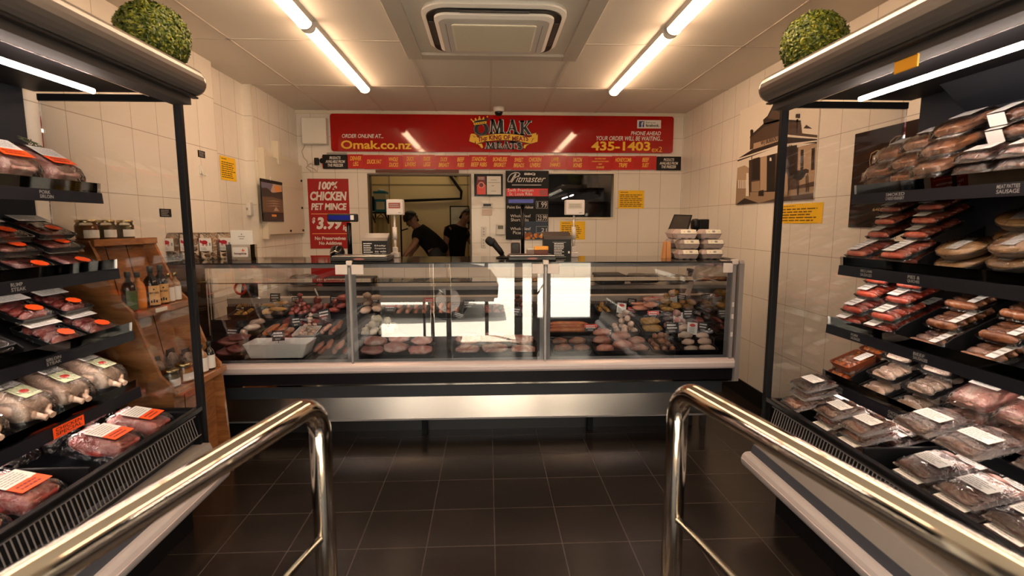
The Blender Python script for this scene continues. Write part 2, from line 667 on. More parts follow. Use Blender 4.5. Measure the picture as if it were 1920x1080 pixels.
# shopfront behind the camera: display panels, door gap, shop window
SF = mat('shopfront_frame', (0.05, 0.045, 0.045), 0.4)
bm = bm_new()
add_box(bm, XL, -1.5, YF - 0.1, YF, 0.0, ZC)
add_box(bm, -1.5, -0.02, YF - 0.1, YF, 2.12, ZC)
add_box(bm, -0.02, 1.45, YF - 0.1, YF, 2.12, ZC)
add_box(bm, 1.45, XR, YF - 0.1, YF, 0, ZC)
add_box(bm, 0.66, 1.45, YF - 0.1, YF, 0, 0.24)
structure(obj('wall_front', bm, CHARCOAL))
bm = bm_new()
for a, b in ((-1.52, -1.48), (-0.9, -0.87), (-0.05, 0.0), (0.36, 0.47), (0.60, 0.66), (0.76, 0.86), (1.42, 1.46)):
    add_box(bm, a, b, YF - 0.08, YF - 0.02, 0, 2.12)
structure(obj('door_1', bm, SF))
bm = bm_new()
add_box(bm, -7, 7, -9, YF, -0.14, -0.01)
structure(obj('pavement', bm, mat('sunlit_paving', (0.52, 0.48, 0.42), 0.8, bump=0.1, bscale=20)))
bm = bm_new()
add_box(bm, -9, 9, -9.3, -9, -0.1, 3.6)
structure(obj('wall_street', bm, mat('pale_render', (0.66, 0.6, 0.5), 0.8)))
# dark car parked at the kerb outside (it shows only as a reflection in the counter glass)
t = thing('parked_car', 'dark grey car parked on the street outside, mirrored in the counter glass', 'car', (-1.95, -2.6, -0.01))
bm = bm_new()
pr = [(-2.1, 0.28), (2.1, 0.28), (2.12, 0.62), (1.95, 0.86), (1.05, 0.95), (0.55, 1.40), (-1.0, 1.44), (-1.75, 0.98), (-2.1, 0.9)]
add_poly_prism(bm, pr, -0.85, 0.85, 'y')
bmesh.ops.bevel(bm, geom=bm.edges[:], offset=0.06, segments=2, affect='EDGES')
obj('body', bm, mat('car_paint', (0.03, 0.031, 0.034), 0.3, coat=0.6), t)
bm = bm_new()
for y in (0.852, -0.862):
    add_poly_prism(bm, [(0.95, 0.96), (0.5, 1.34), (-0.1, 1.36), (-0.1, 0.97)], y, y + 0.01, 'y')
    add_poly_prism(bm, [(-0.16, 0.97), (-0.16, 1.36), (-0.95, 1.37), (-1.5, 1.0)], y, y + 0.01, 'y')
obj('side_windows', bm, BLACKGLOSS, t)
for x in (-1.3, 1.3):
    for y in (-0.83, 0.83):
        bm = bm_new()
        add_tube(bm, [(x, y - 0.1, 0.33), (x, y + 0.1, 0.33)], 0.33, 24)
        wh = obj('wheel', bm, BLACK, t)
        bm = bm_new()
        s_ = 1 if y > 0 else -1
        add_tube(bm, [(x, y + s_ * 0.09, 0.33), (x, y + s_ * 0.112, 0.33)], 0.2, 18)
        obj('rim', bm, ALU, wh)
# pale mat-well just inside the door
mt = tag(box('entrance_mat', -0.36, 0.36, YF + 0.02, 0.26, 0.0, 0.012, mat('coir_mat', (0.5, 0.44, 0.36), 0.9, bump=0.3, bscale=200)), 'pale coir entrance mat between the two stainless handrails', 'mat')

# ------------------------------------------------------------------ back room
bm = bm_new()
BR = mat('back_room_panel', lin((232, 210, 165)), 0.5)
add_box(bm, -2.2, 0.30, 8.4, 8.5, 0, 3.0)
structure(obj('wall_backroom', bm, BR))
bm = bm_new()
add_box(bm, -2.2, -2.08, YB + 0.12, 8.4, 0, 3.0)
structure(obj('wall_backroom_left', bm, BR))
bm = bm_new()
add_box(bm, 0.20, 0.30, YB + 0.12, 8.4, 0, 3.0)
structure(obj('wall_backroom_right', bm, BR))
bm = bm_new()
add_box(bm, -2.2, 2.5, YB + 0.12, 8.5, 2.9, 3.0)
structure(obj('ceiling_backroom', bm, mat('back_ceiling', (0.5, 0.46, 0.38), 0.8)))
bm = bm_new()
add_box(bm, 0.3, 2.5, 7.6, 7.7, 0, 2.9)
add_box(bm, 2.4, 2.5, YB + 0.12, 7.6, 0, 2.9)
structure(obj('wall_cookroom', bm, CHARCOAL))
# panel joints on the far wall
bm = bm_new()
for x in (-1.55, -0.32, 0.05):
    add_box(bm, x - 0.008, x + 0.008, 8.392, 8.4, 0, 2.9)
add_box(bm, -2.08, 0.2, 8.392, 8.4, at_y(780, 346, 8.39).z - 0.008, at_y(780, 346, 8.39).z + 0.008)
structure(obj('trim_5', bm, mat('joint_strip', (0.36, 0.29, 0.16), 0.5)))

# ------------------------------------------------------------------ ceiling lights
def tube_light(x, y0, y1, label):
    t = thing('ceiling_light', label, 'light', (x, (y0 + y1) / 2, ZC), group='fluorescent battens on the ceiling')
    h = (y1 - y0) / 2
    bm = bm_new()
    add_poly_prism(bm, [(-0.055, 0), (-0.045, -0.028), (0.045, -0.028), (0.055, 0)], -h, h, 'y')
    obj('batten', bm, WHITEPL, t)
    bm = bm_new()
    prof = [(-0.042, -0.028)] + [(0.042 * math.cos(a), -0.032 - 0.034 * math.sin(a)) for a in [PI - i * PI / 10 for i in range(11)]] + [(0.042, -0.028)]
    add_poly_prism(bm, prof, -h + 0.012, h - 0.012, 'y')
    obj('diffuser', bm, TUBE, t)
    for s in (-1, 1):
        bm = bm_new()
        pr = [(p[0] * 1.12, (p[1] + 0.028) * 1.1 - 0.028) for p in prof]
        add_poly_prism(bm, pr, s * (h - 0.012), s * h, 'y')
        obj('end_cap', bm, WHITEPL, t)
    return t


for s, x in ((0, -1.12), (1, 1.187)):
    for k, (a, b) in enumerate(((3.485, 5.015), (1.90, 3.43), (0.32, 1.85))):
        tube_light(x, a, b, ('far', 'middle', 'nearest')[k] + ' lit fluorescent batten of the ceiling row ' + ('above the jar stand side' if s == 0 else 'above the old photograph side'))

# ------------------------------------------------------------------ air conditioner
t = thing('air_conditioner', 'square ceiling cassette air conditioner with a pale central grille', 'air conditioner', (0.045, 3.5, ZC))
bm = bm_new()
x0, x1, y0, y1 = -0.635, 0.635, -0.62, 0.62
for a in ((x0, x0 + 0.11, y0, y1), (x1 - 0.11, x1, y0, y1), (x0 + 0.11, x1 - 0.11, y0, y0 + 0.11), (x0 + 0.11, x1 - 0.11, y1 - 0.11, y1)):
    add_box(bm, a[0], a[1], a[2], a[3], -0.03, 0, 0.003)
obj('surround', bm, mat('surround_board', (0.6, 0.55, 0.48), 0.7), t)
bm = bm_new()
add_box(bm, x0 + 0.11, x1 - 0.11, y0 + 0.11, y1 - 0.11, -0.012, 0)
obj('mounting_board', bm, mat('mount_white', (0.74, 0.69, 0.6), 0.6), t)


def rrect(hx, hy, r, n=8):
    p = []
    for cx, cy, a0 in ((hx - r, hy - r, 0), (-hx + r, hy - r, PI / 2), (-hx + r, -hy + r, PI), (hx - r, -hy + r, 1.5 * PI)):
        for i in range(n + 1):
            a = a0 + i * PI / 2 / n
            p.append((cx + r * math.cos(a), cy + r * math.sin(a)))
    return p


def dish(bm, levels, close=True):
    """Stack of rounded rectangles (hx, hy, r, z)."""
    rings = [[bm.verts.new((x, y, z)) for x, y in rrect(hx, hy, r)] for hx, hy, r, z in levels]
    n = len(rings[0])
    for i in range(len(rings) - 1):
        for k in range(n):
            bm.faces.new((rings[i][k], rings[i][(k + 1) % n], rings[i + 1][(k + 1) % n], rings[i + 1][k]))
    if close:
        bm.faces.new(rings[0])
        bm.faces.new(rings[-1][::-1])


bm = bm_new()
dish(bm, [(0.43, 0.41, 0.16, -0.012), (0.43, 0.41, 0.16, -0.035), (0.405, 0.385, 0.14, -0.045)])
obj('fascia', bm, WHITEPL, t)
bm = bm_new()
dish(bm, [(0.40, 0.38, 0.13, -0.045), (0.40, 0.38, 0.13, -0.052)])
obj('air_slot', bm, BLACK, t)
bm = bm_new()
dish(bm, [(0.355, 0.335, 0.08, -0.045), (0.355, 0.335, 0.08, -0.066), (0.33, 0.31, 0.07, -0.078), (0.30, 0.29, 0.05, -0.08)])
o = obj('centre_panel', bm, WHITEPL, t)
bm = bm_new()
dish(bm, [(0.255, 0.235, 0.02, -0.080), (0.255, 0.235, 0.02, -0.086), (0.245, 0.225, 0.02, -0.088)])
obj('grille', bm, mat('grille_cream', (0.86, 0.82, 0.66), 0.6, bump=0.2, bscale=220), o)
for sx in (-1, 1):
    bm = bm_new()
    add_box(bm, sx * 0.29 - 0.002, sx * 0.29 + 0.002, -0.23, 0.26, -0.0815, -0.0795)
    obj('seam', bm, INKG, o)
for sx, sy in ((-1, 0), (1, 0), (0, -1), (0, 1)):
    bm = bm_new()
    if sx:
        add_box(bm, sx * 0.378 - 0.015, sx * 0.378 + 0.015, -0.2, 0.2, -0.058, -0.052, 0.002)
    else:
        add_box(bm, -0.2, 0.2, sy * 0.358 - 0.015, sy * 0.358 + 0.015, -0.058, -0.052, 0.002)
    obj('louvre', bm, mat('louvre_dark', (0.05, 0.047, 0.045), 0.4), t)

# security camera
t = thing('security_camera', 'white and black dome security camera on the ceiling above the red sign', 'security camera', (at_y(935, 200, 5.86).x, 5.86, ZC))
bm = bm_new()
add_lathe(bm, [(0.062, 0), (0.062, -0.035), (0.056, -0.045), (0.045, -0.047)])
obj('housing', bm, WHITEPL, t)
bm = bm_new()
add_lathe(bm, [(0.044, -0.046)] + [(0.044 * math.cos(a), -0.05 - 0.044 * math.sin(a)) for a in [i * PI / 16 for i in range(8)]] + [(0.002, -0.094)])
obj('dome', bm, BLACKGLOSS, t)

# lamp of the preparation room (a real batten on its ceiling, out of view above the hatch)
t = thing('prep_room_light', 'small lit batten on the preparation room ceiling', 'light', (-0.9, 7.95, 2.9))
bm = bm_new()
add_box(bm, -0.55, 0.55, -0.05, 0.05, -0.05, 0, 0.01)
obj('diffuser', bm, mat('prep_tube', (1, 1, 1), 0.5, emit=7.0, ecol=(1.0, 0.76, 0.42)), t)

# ------------------------------------------------------------------ open refrigerated wall cabinets
SHELF = [(1.822, 1.64, 1.69, 0.30), (1.777, 1.28, 1.33, 0.33), (1.735, 0.975, 1.02, 0.37), (1.728, 0.685, 0.735, 0.37)]   # front, rail bottom, rail top, depth
TILT = R(23)
YE, YN = 2.62, 0.15
CTR = {1: 0.035, -1: -0.015}


def cx(s, u):
    return s * u + CTR[s]


LINER = mat('cooler_liner', (0.016, 0.018, 0.024), 0.5, spec=0.25)
CANOPY = mat('canopy_grey', (0.085, 0.076, 0.07), 0.26, 0.0, coat=0.3)
LOWERGREY = mat('front_panel_grey', (0.25, 0.225, 0.21), 0.5)
SLATE = mat('slate_stripe', (0.045, 0.05, 0.065), 0.5)
BUMP = mat('bumper_grey', (0.42, 0.385, 0.38), 0.4)
RAILM = mat('price_rail', (0.009, 0.010, 0.015), 0.4, spec=0.2)
FILLSTRIP = mat('shelf_lamp_strip', (1, 1, 1), 0.5, emit=20.0, ecol=COOL_COL)  # for the added strips that brighten the lower shelves
LIP = clear('acrylic_lip', 1.5, (0.93, 0.93, 0.93))


def cooler(s, where):
    t = thing('open_cooler', where, 'open cooler')
    backu = 2.13

    def ub(bm, u0, u1, y0, y1, z0, z1, bev=0.0):
        a, b = sorted((cx(s, u0), cx(s, u1)))
        add_box(bm, a, b, y0, y1, z0, z1, bev)

    def up(bm, pts, y0, y1):
        add_poly_prism(bm, [(cx(s, u), z) for u, z in pts], y0, y1, 'y')
    bm = bm_new()
    ub(bm, 2.118, backu, YN, YE - 0.04, 0.45, 2.2)
    up(bm, [(1.47, 0.47), (1.49, 0.43), (2.12, 0.43), (2.12, 0.50)], YN, YE - 0.02)
    ub(bm, 1.42, 2.10, YN, YN + 0.03, 0.0, 2.2)
    up(bm, [(1.98, 2.158), (2.117, 2.04), (2.117, 2.16)], YN, YE - 0.3)
    obj('liner', bm, LINER, t)
    bm = bm_new()
    up(bm, [(1.43, 2.158), (2.10, 2.158), (2.10, 2.20), (1.43, 2.20)], YN, YE)
    obj('inner_ceiling', bm, MATBLACK, t)
    bm = bm_new()
    ub(bm, 1.50, 2.08, YN, YE - 0.06, 0.0, 0.22)
    obj('plinth', bm, MATBLACK, t)
    bm = bm_new()
    up(bm, [(1.388, 0.36), (1.414, 0.432), (1.50, 0.432), (1.50, 0.215), (1.40, 0.225)], YN, YE - 0.01)
    o = obj('front_panel', bm, LOWERGREY, t)
    bm = bm_new()
    up(bm, [(1.372, 0.31), (1.385, 0.362), (1.396, 0.362), (1.383, 0.31)], YN, YE - 0.008)
    obj('stripe', bm, SLATE, o)
    bm = bm_new()
    pr = [(1.36 + 0.034 * math.cos(a), 0.278 + 0.042 * math.sin(a)) for a in [PI / 2 + i * PI / 8 for i in range(9)]] + [(1.40, 0.236), (1.40, 0.32)]
    up(bm, pr, YN, YE)
    o2 = obj('bumper', bm, BUMP, t)
    bm = bm_new()
    ub(bm, 1.322, 1.3275, YN, YE - 0.01, 0.288, 0.291)
    obj('groove', bm, mat('bumper_groove', (0.6, 0.5, 0.48), 0.4), o2)
    # end: lower panel, post, pane
    bm = bm_new()
    up(bm, [(1.44, 0.22), (1.455, 0.60), (2.10, 0.60), (2.10, 0.22)], YE - 0.03, YE)
    obj('end_panel', bm, MATBLACK, t)
    bm = bm_new()
    ub(bm, 1.44, 1.475, YE, YE + 0.03, 0.36, 2.14, 0.004)
    ub(bm, 1.475, 2.09, YE, YE + 0.02, 0.585, 0.61)
    ub(bm, 1.475, 2.09, YE, YE + 0.02, 2.12, 2.15)
    obj('end_post', bm, MATBLACK, t)
    bm = bm_new()
    ub(bm, 1.475, 2.09, YE + 0.006, YE + 0.012, 0.61, 2.12)
    obj('end_pane', bm, clear('cooler_end_glass', 1.55, (0.94, 0.94, 0.94)), t)
    bm = bm_new()
    ub(bm, 1.448, 1.456, YE + 0.0305, YE + 0.034, 0.36, 0.56)
    obj('edge_strip', bm, ALU, t)
    # front lip and wire guard
    bm = bm_new()
    ub(bm, 1.443, 1.475, YN, YE, 0.598, 0.625, 0.005)
    obj('front_lip', bm, BLACKGLOSS, t)
    bm = bm_new()
    up(bm, [(1.47, 0.60), (1.475, 0.60), (1.49, 0.485), (1.485, 0.485)], YN, YE)
    obj('vent_backing', bm, MATBLACK, t)
    bm = bm_new()
    y = 0.9
    while y < YE - 0.07:
        up(bm, [(1.452, 0.585), (1.455, 0.587), (1.432, 0.496), (1.429, 0.494)], y, y + 0.004)
        y += 0.021
    for z, u in ((0.588, 1.452), (0.494, 1.43)):
        ub(bm, u, u + 0.004, 0.9, YE - 0.05, z - 0.002, z + 0.002)
    obj('vent_grille', bm, mat('vent_wire', (0.24, 0.22, 0.215), 0.45, 0.4), t)
    # shelves
    for i, (u, z0, z1, d) in enumerate(SHELF):
        bm = bm_new()
        c, sn = math.cos(TILT), math.sin(TILT)
        up(bm, [(u + 0.012, z1 - 0.03), (u + 0.012, z1 - 0.016), (u + d * c, z1 - 0.016 + d * sn), (u + d * c, z1 - 0.035 + d * sn)], YN + 0.03, YE - 0.02)
        sh = obj('shelf', bm, MATBLACK, t)
        bm = bm_new()
        up(bm, [(u, z0), (u + 0.004, z1), (u + 0.014, z1), (u + 0.012, z0)], YN + 0.03, YE - 0.015)
        obj('price_rail', bm, RAILM, sh)
        bm = bm_new()
        up(bm, [(u + 0.006, z1), (u + 0.002, z1 + 0.045), (u + 0.005, z1 + 0.045), (u + 0.009, z1)], YN + 0.03, YE - 0.02)
        obj('acrylic_lip', bm, LIP, sh)
        if i > 0:
            bm = bm_new()
            ub(bm, u + 0.022, u + 0.034, YN + 0.06, YE - 0.06, z1 - 0.052, z1 - 0.042)
            obj('shelf_lamp', bm, FILLSTRIP, sh)  # unseen glowing strip, added to brighten the goods below this shelf
    # canopy: rounded nose, flat underside, lamp strips
    bm = bm_new()
    nose = [(1.365 + 0.058 * math.cos(a), 2.203 + 0.063 * math.sin(a)) for a in [PI / 2 + i * PI / 10 for i in range(11)]]
    prof = nose + [(1.43, 2.138), (1.43, 2.165), (1.80, 2.18), (1.80, 2.266)]
    up(bm, prof, YN, YE - 0.02)
    # rounded far end
    n = 6
    rings = []
    for k in range(n + 1):
        a = k * PI / 2 / n
        ins = 0.05 * (1 - math.cos(a))
        yy = YE - 0.02 + 0.05 * math.sin(a)
        rings.append([bm.verts.new((cx(s, u + ins * (1 if u < 1.5 else -1) * (0.8 if u < 1.5 else 0.2)), yy, 2.205 + (z - 2.205) * (1 - ins * 9))) for u, z in prof])
    for k in range(n):
        for j in range(len(prof)):
            bm.faces.new((rings[k][j], rings[k][(j + 1) % len(prof)], rings[k + 1][(j + 1) % len(prof)], rings[k + 1][j])).smooth = True
    bm.faces.new(rings[-1])
    can = obj('canopy', bm, CANOPY, t)
    bm = bm_new()
    ub(bm, 1.352, 1.378, YN, YE, 2.131, 2.139)
    obj('seam', bm, BLACK, can)
    bm = bm_new()
    ub(bm, 1.39, 1.475, YN, YE + 0.005, 2.105, 2.137)
    obj('lower_valance', bm, mat('valance', (0.06, 0.053, 0.05), 0.7, spec=0.2), t)
    bm = bm_new()
    for u in (1.515, 1.54):
        ub(bm, u, u + 0.006, YN, YE - 0.06, 2.128, 2.14)
    obj('reflector_strip', bm, mat('reflector', (0.5, 0.45, 0.45), 0.12, 1.0), t)
    for y0, y1 in ((1.70 if s > 0 else 1.4, 2.29), (0.75, 1.69 if s > 0 else 1.39)):
        bm = bm_new()
        add_tube(bm, [(cx(s, 1.60), y0, 2.085), (cx(s, 1.60), y1, 2.085)], 0.0105, 10)
        obj('lamp', bm, COOLTUBE, t)
    return t


cool_r = cooler(1, 'black open-front cooler along the wall with the historic shop photograph')
cool_l = cooler(-1, 'black open-front cooler beside the wooden jar stand')


def rail_print(parent_t, s, shelf, y, text, colour=None, w=0.10, lines=2):
    """A word label slipped into a price rail."""
    u, z0, z1, d = SHELF[shelf]
    sh = [c for c in parent_t.children if c.name.startswith('shelf')][shelf]
    bm = bm_new()
    # outward face looks into the aisle: x = cx(s, u)
    du = (0, -1, 0) if s < 0 else (0, 1, 0)
    du = (0, 1, 0) if s < 0 else (0, -1, 0)
    f = Face((cx(s, u - 0.0015), y - (w / 2 if s < 0 else -w / 2), z0), du, (0, 0, 1))
    if colour is not None:
        add_rect(bm, f, 0, w, 0.002, z1 - z0 - 0.002, 0.0006, 1)
    h = (z1 - z0)
    tl = text.split('\n')
    for i, ln in enumerate(tl):
        k = len(tl)
        v1 = h * 0.86 - i * h * 0.72 / k
        add_text(bm, f, ln, w * 0.08, w * (0.92 if len(ln) > 4 else 0.75), v1 - h * 0.72 / k * 0.78, v1, 0.0012, 0.01)
    o = obj('rail_label', bm, [INKG if colour is None else BLACK, colour or RAILM], sh)
    return o


INKRAIL = mat('rail_grey_print', (0.36, 0.34, 0.33), 0.5)
for y, tx, c in ((2.28, 'PORK\nSIRLOIN', None), (1.87, 'PORK\nSCOTCH ROAST', ORANGE)):
    rail_print(cool_l, -1, 0, y, tx, c, 0.13 if c else 0.08)
rail_print(cool_l, -1, 1, 2.05, 'RUMP\nSTEAK', None, 0.075)
rail_print(cool_l, -1, 2, 2.12, 'SIRLOIN\nSTEAK', None, 0.085)
rail_print(cool_l, -1, 3, 2.15, 'CHICKEN\nSPECIAL', ORANGE, 0.16)
rail_print(cool_r, 1, 0, 2.32, 'SMOKED\nCHEESE KRANSKY', None, 0.13)
rail_print(cool_r, 1, 0, 1.80, 'MEAT PATTIES\nSAUSAGE', None, 0.10)
rail_print(cool_r, 1, 1, 2.40, 'BBQ LAMB\nSAUSAGES', None, 0.09)
rail_print(cool_r, 1, 1, 2.12, 'PIES &\nQUICHES', None, 0.075)
rail_print(cool_r, 1, 2, 2.38, 'PORK\nSAUSAGES', None, 0.075)
rail_print(cool_r, 1, 2, 2.0, 'BEEF\nSAUSAGES', None, 0.085)
rail_print(cool_r, 1, 3, 2.46, 'CHICKEN\nKEBABS', None, 0.075)
rail_print(cool_r, 1, 3, 2.1, 'CHICKEN\nDRUMS', None, 0.075)
# yellow ticket inside the right canopy
bm = bm_new()
p = at_z(1700, 112, 2.10)
add_box(bm, p.x - 0.003, p.x + 0.003, p.y - 0.05, p.y + 0.05, 2.065, 2.128)
obj('ticket', bm, mat('yellow_ticket', lin((235, 165, 20)), 0.6), cool_r)

# ------------------------------------------------------------------ stainless handrails
def handrail(s, label):
    t = thing('handrail', label, 'handrail', (-0.417 if s < 0 else 0.487, 1.249 if s < 0 else 1.274, 0))
    dx = (Vector((-0.222, -0.975, 0)) if s < 0 else Vector((0.178, -0.984, 0))).normalized()
    rb = 0.085
    H = 1.115 if s < 0 else 1.13
    path = [Vector((0, 0, 0.004)), Vector((0, 0, H - rb))]
    for i in range(1, 9):
        a = i * PI / 16
        path.append(Vector((0, 0, H - rb + rb * math.sin(a))) + dx * rb * (1 - math.cos(a)))
    path.append(dx * 1.5 + Vector((0, 0, H)))
    bm = bm_new()
    add_tube(bm, path, 0.0265, 20)
    obj('top_rail', bm, CHROME, t)
    bm = bm_new()
    zz = 0.765 if s < 0 else 0.775
    add_tube(bm, [Vector((0, 0, zz)) + dx * 0.02, Vector((0, 0, zz)) + dx * 1.45], 0.0098, 12)
    obj('mid_rail', bm, CHROME, t)
    bm = bm_new()
    add_tube(bm, [dx * 1.46 + Vector((0, 0, H)), dx * 1.46 + Vector((0, 0, 0.0))], 0.0255, 16)
    obj('rear_post', bm, CHROME, t)
    return t


handrail(-1, 'polished stainless handrail on the jar stand side of the entrance')
handrail(1, 'polished stainless handrail on the historic photograph side of the entrance')

# ------------------------------------------------------------------ the glass meat counter
CY, CT = 3.32, 1.30                             # glass plane, top
CX0, CX1 = -2.06, 1.662
t = counter = thing('meat_counter', 'long glass-fronted refrigerated meat counter with steel base across the shop', 'display counter', (0, CY, 0))


def cb(name, x0, x1, y0, y1, z0, z1, m, par=None, bev=0.0):
    bm = bm_new()
    add_box(bm, x0, x1, y0 - CY, y1 - CY, z0, z1, bev)
    return obj(name, bm, m, par or t)


GREYFR = mat('counter_frame', (0.34, 0.31, 0.305), 0.4, 0.3)
PINKISH = mat('counter_bumper', (0.60, 0.50, 0.49), 0.35, 0.2)
# bumper rail with a rounded face
bm = bm_new()
pr = [(0.10, 0.655), (0.0, 0.655), (-0.012, 0.65), (-0.025, 0.636), (-0.028, 0.62), (-0.028, 0.60), (-0.022, 0.588), (-0.005, 0.583), (0.10, 0.583)]
add_poly_prism(bm, pr, CX0, CX1, 'x')
ra = obj('bumper_rail', bm, PINKISH, t)
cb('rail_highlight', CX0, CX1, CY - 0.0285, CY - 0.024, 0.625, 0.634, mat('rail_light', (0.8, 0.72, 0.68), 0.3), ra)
cb('lower_band', CX0, CX1 - 0.01, CY + 0.0, CY + 0.14, 0.505, 0.583, mat('counter_black_band', (0.007, 0.006, 0.008), 0.3, spec=0.18))
cb('chrome_strip', CX0, CX1 - 0.012, CY - 0.008, CY + 0.02, 0.498, 0.508, CHROME)
# underside sloping back to the kick panel
bm = bm_new()
add_poly_prism(bm, [(0.02, 0.5), (0.34, 0.415), (0.40, 0.415), (0.40, 0.5)], CX0, CX1 - 0.03, 'x')
obj('underside', bm, mat('underside_grey', (0.02, 0.018, 0.02), 0.35, spec=0.2), t)
bm = bm_new()
add_poly_prism(bm, [(0.330, 0.142), (0.371, 0.412), (0.386, 0.412), (0.345, 0.142)], CX0, CX1 - 0.02, 'x')
kp = obj('kick_panel', bm, mat('kick_steel', (0.74, 0.68, 0.65), 0.24, 1.0, bump=0.015, bscale=150), t)
cb('bottom_flange', CX0, CX1 - 0.02, CY + 0.315, CY + 0.335, 0.135, 0.142, GREYFR, kp)
for x in (-1.72, -0.48, 0.76, 1.625):
    cb('foot', x - 0.02, x + 0.02, CY + 0.40, CY + 0.44, 0.0, 0.38, STEEL if x > 1 else MATBLACK)
cb('toe_kick', CX0 + 0.05, CX1 - 0.10, CY + 0.46, CY + 0.48, 0.0, 0.15, mat('toe_black', (0.015, 0.014, 0.014), 0.3))
# body and stepped decks
bm = bm_new()
add_box(bm, CX0 + 0.03, CX1 - 0.03, 0.14, 0.84, 0.37, 0.60)
obj('body', bm, CHARCOAL, t)
DECK = [(0.05, 0.30, 0.645, 0.66), (0.30, 0.53, 0.72, 0.735), (0.53, 0.77, 0.83, 0.845)]
for y0, y1, z0, z1 in DECK:
    bm = bm_new()
    add_box(bm, CX0 + 0.03, CX1 - 0.04, y0, y1, z0, z1)
    add_box(bm, CX0 + 0.03, CX1 - 0.04, y1 - 0.01, y1, z0, z1 + (0.075 if y0 < 0.3 else 0.11 if y0 < 0.5 else 0.06))
    obj('deck', bm, mat('deck_black', (0.02, 0.02, 0.022), 0.25), t)
bm = bm_new()
x = CX0 + 0.05
while x < CX1 - 0.06:
    add_box(bm, x, x + 0.006, 0.012, 0.05, 0.652, 0.662)
    x += 0.0135
obj('air_grille', bm, GREYPL, t)
cb('front_sill', CX0 + 0.02, CX1 - 0.02, CY + 0.0, CY + 0.055, 0.635, 0.652, GREYFR)
# rear sill, ribbed return-air panel
cb('rear_sill', CX0 + 0.02, CX1 - 0.03, CY + 0.79, CY + 0.90, 0.925, 0.965, mat('sill_grey', (0.42, 0.38, 0.35), 0.35))
bm = bm_new()
x = CX0 + 0.03
while x < CX1 - 0.05:
    add_box(bm, x, x + 0.008, 0.775, 0.79, 0.845, 0.925)
    x += 0.016
obj('return_air_grille', bm, mat('rib_pinkgrey', (0.24, 0.19, 0.185), 0.4), t)
# end panels
bm = bm_new()
pe = [(-0.03, 0.50), (-0.03, 1.285), (-0.015, CT + 0.005), (0.62, CT + 0.005), (0.90, 0.96), (0.90, 0.37), (0.36, 0.37)]
add_poly_prism(bm, pe, CX1 - 0.03, CX1, 'x')
obj('end_panel', bm, GREYFR, t)
bm = bm_new()
add_poly_prism(bm, [(0.02, 0.655), (0.02, 1.26), (0.60, 1.26), (0.77, 0.97), (0.77, 0.655)], CX1 - 0.033, CX1 - 0.0305, 'x')
obj('end_liner', bm, mat('mirror_liner', (0.42, 0.39, 0.36), 0.06, 1.0), t)
bm = bm_new()
add_poly_prism(bm, [(-0.03, 0.50), (-0.03, 0.66), (0.90, 0.66), (0.90, 0.37), (0.36, 0.37)], CX0, CX0 + 0.03, 'x')
obj('end_panel', bm, GREYFR, t)
bm = bm_new()
add_box(bm, CX0 + 0.01, CX0 + 0.02, 0.0, 0.6, 0.66, CT - 0.01)
obj('end_pane', bm, CASEGLASS, t)
# top: sheet of glass, front edge bar, rear bar with the case lamp
cb('top_pane', CX0, CX1, CY - 0.012, CY + 0.60, CT - 0.008, CT, mat('top_glass_edge', (0.018, 0.02, 0.022), 0.08))
cb('top_bar', CX0, CX1 - 0.03, CY + 0.008, CY + 0.05, CT - 0.034, CT - 0.008, GREYFR)
cb('rear_bar', CX0, CX1 - 0.03, CY + 0.56, CY + 0.60, CT - 0.05, CT - 0.008, GREYFR)
lampm = mat('case_lamp', (1, 1, 1), 0.5, emit=24.0, ecol=(1.0, 0.80, 0.66))
for a, b in ((-1.95, -0.92), (-0.83, 0.32), (0.42, 1.56)):
    cb('lamp', a, b, CY + 0.054, CY + 0.07, CT - 0.030, CT - 0.012, lampm)
# inner glass shelf
cb('glass_shelf', CX0 + 0.04, CX1 - 0.05, CY + 0.30, CY + 0.57, 1.135, 1.141, clear('shelf_glass', 1.5, (0.9, 0.92, 0.9)))
# front panes and mullions
M1, M2 = -0.876, 0.368
for a, b in ((CX0 + 0.01, M1 - 0.004), (M1 + 0.004, M2 - 0.004), (M2 + 0.004, CX1 - 0.065)):
    pn = cb('front_pane', a, b, CY, CY + 0.006, 0.652, CT - 0.008, CASEGLASS)
    bm = bm_new()
    fw = 0.03
    for q in ((a, a + fw, 0.652, CT - 0.01), (b - fw, b, 0.652, CT - 0.01), (a + fw, b - fw, 0.652, 0.672), (a + fw, b - fw, CT - 0.03, CT - 0.01)):
        add_box(bm, q[0], q[1], 0.007, 0.0105, q[2], q[3])
    obj('printed_border', bm, mat('pane_border', (0.30, 0.275, 0.28), 0.4), pn)
for x in (M1, M2):
    cb('mullion', x - 0.006, x + 0.006, CY - 0.014, CY + 0.02, 0.645, CT - 0.03, GREYFR)
    cb('mullion', x - 0.022, x + 0.022, CY + 0.012, CY + 0.03, 0.66, CT - 0.02, GREYFR)
cb('mullion', CX1 - 0.065, CX1 - 0.045, CY - 0.012, CY + 0.03, 0.645, CT - 0.02, GREYFR)
CLIP = mat('hinge_cream', (0.74, 0.66, 0.62), 0.4)
for x in (M1, M2):
    for sx in (-1, 1):
        cb('hinge', x + sx * 0.05 - 0.038, x + sx * 0.05 + 0.038, CY - 0.012, CY - 0.001, CT - 0.075, CT - 0.012, CLIP, None, 0.003)
    cb('hinge_pin', x - 0.018, x + 0.018, CY - 0.02, CY + 0.01, CT - 0.016, CT + 0.012, CLIP, None, 0.003)
cb('hinge', CX1 - 0.13, CX1 - 0.066, CY - 0.012, CY - 0.001, CT - 0.075, CT - 0.012, CLIP, None, 0.003)
cb('hinge_pin', CX1 - 0.075, CX1 - 0.035, CY - 0.02, CY + 0.01, CT - 0.02, CT + 0.012, CLIP, None, 0.003)
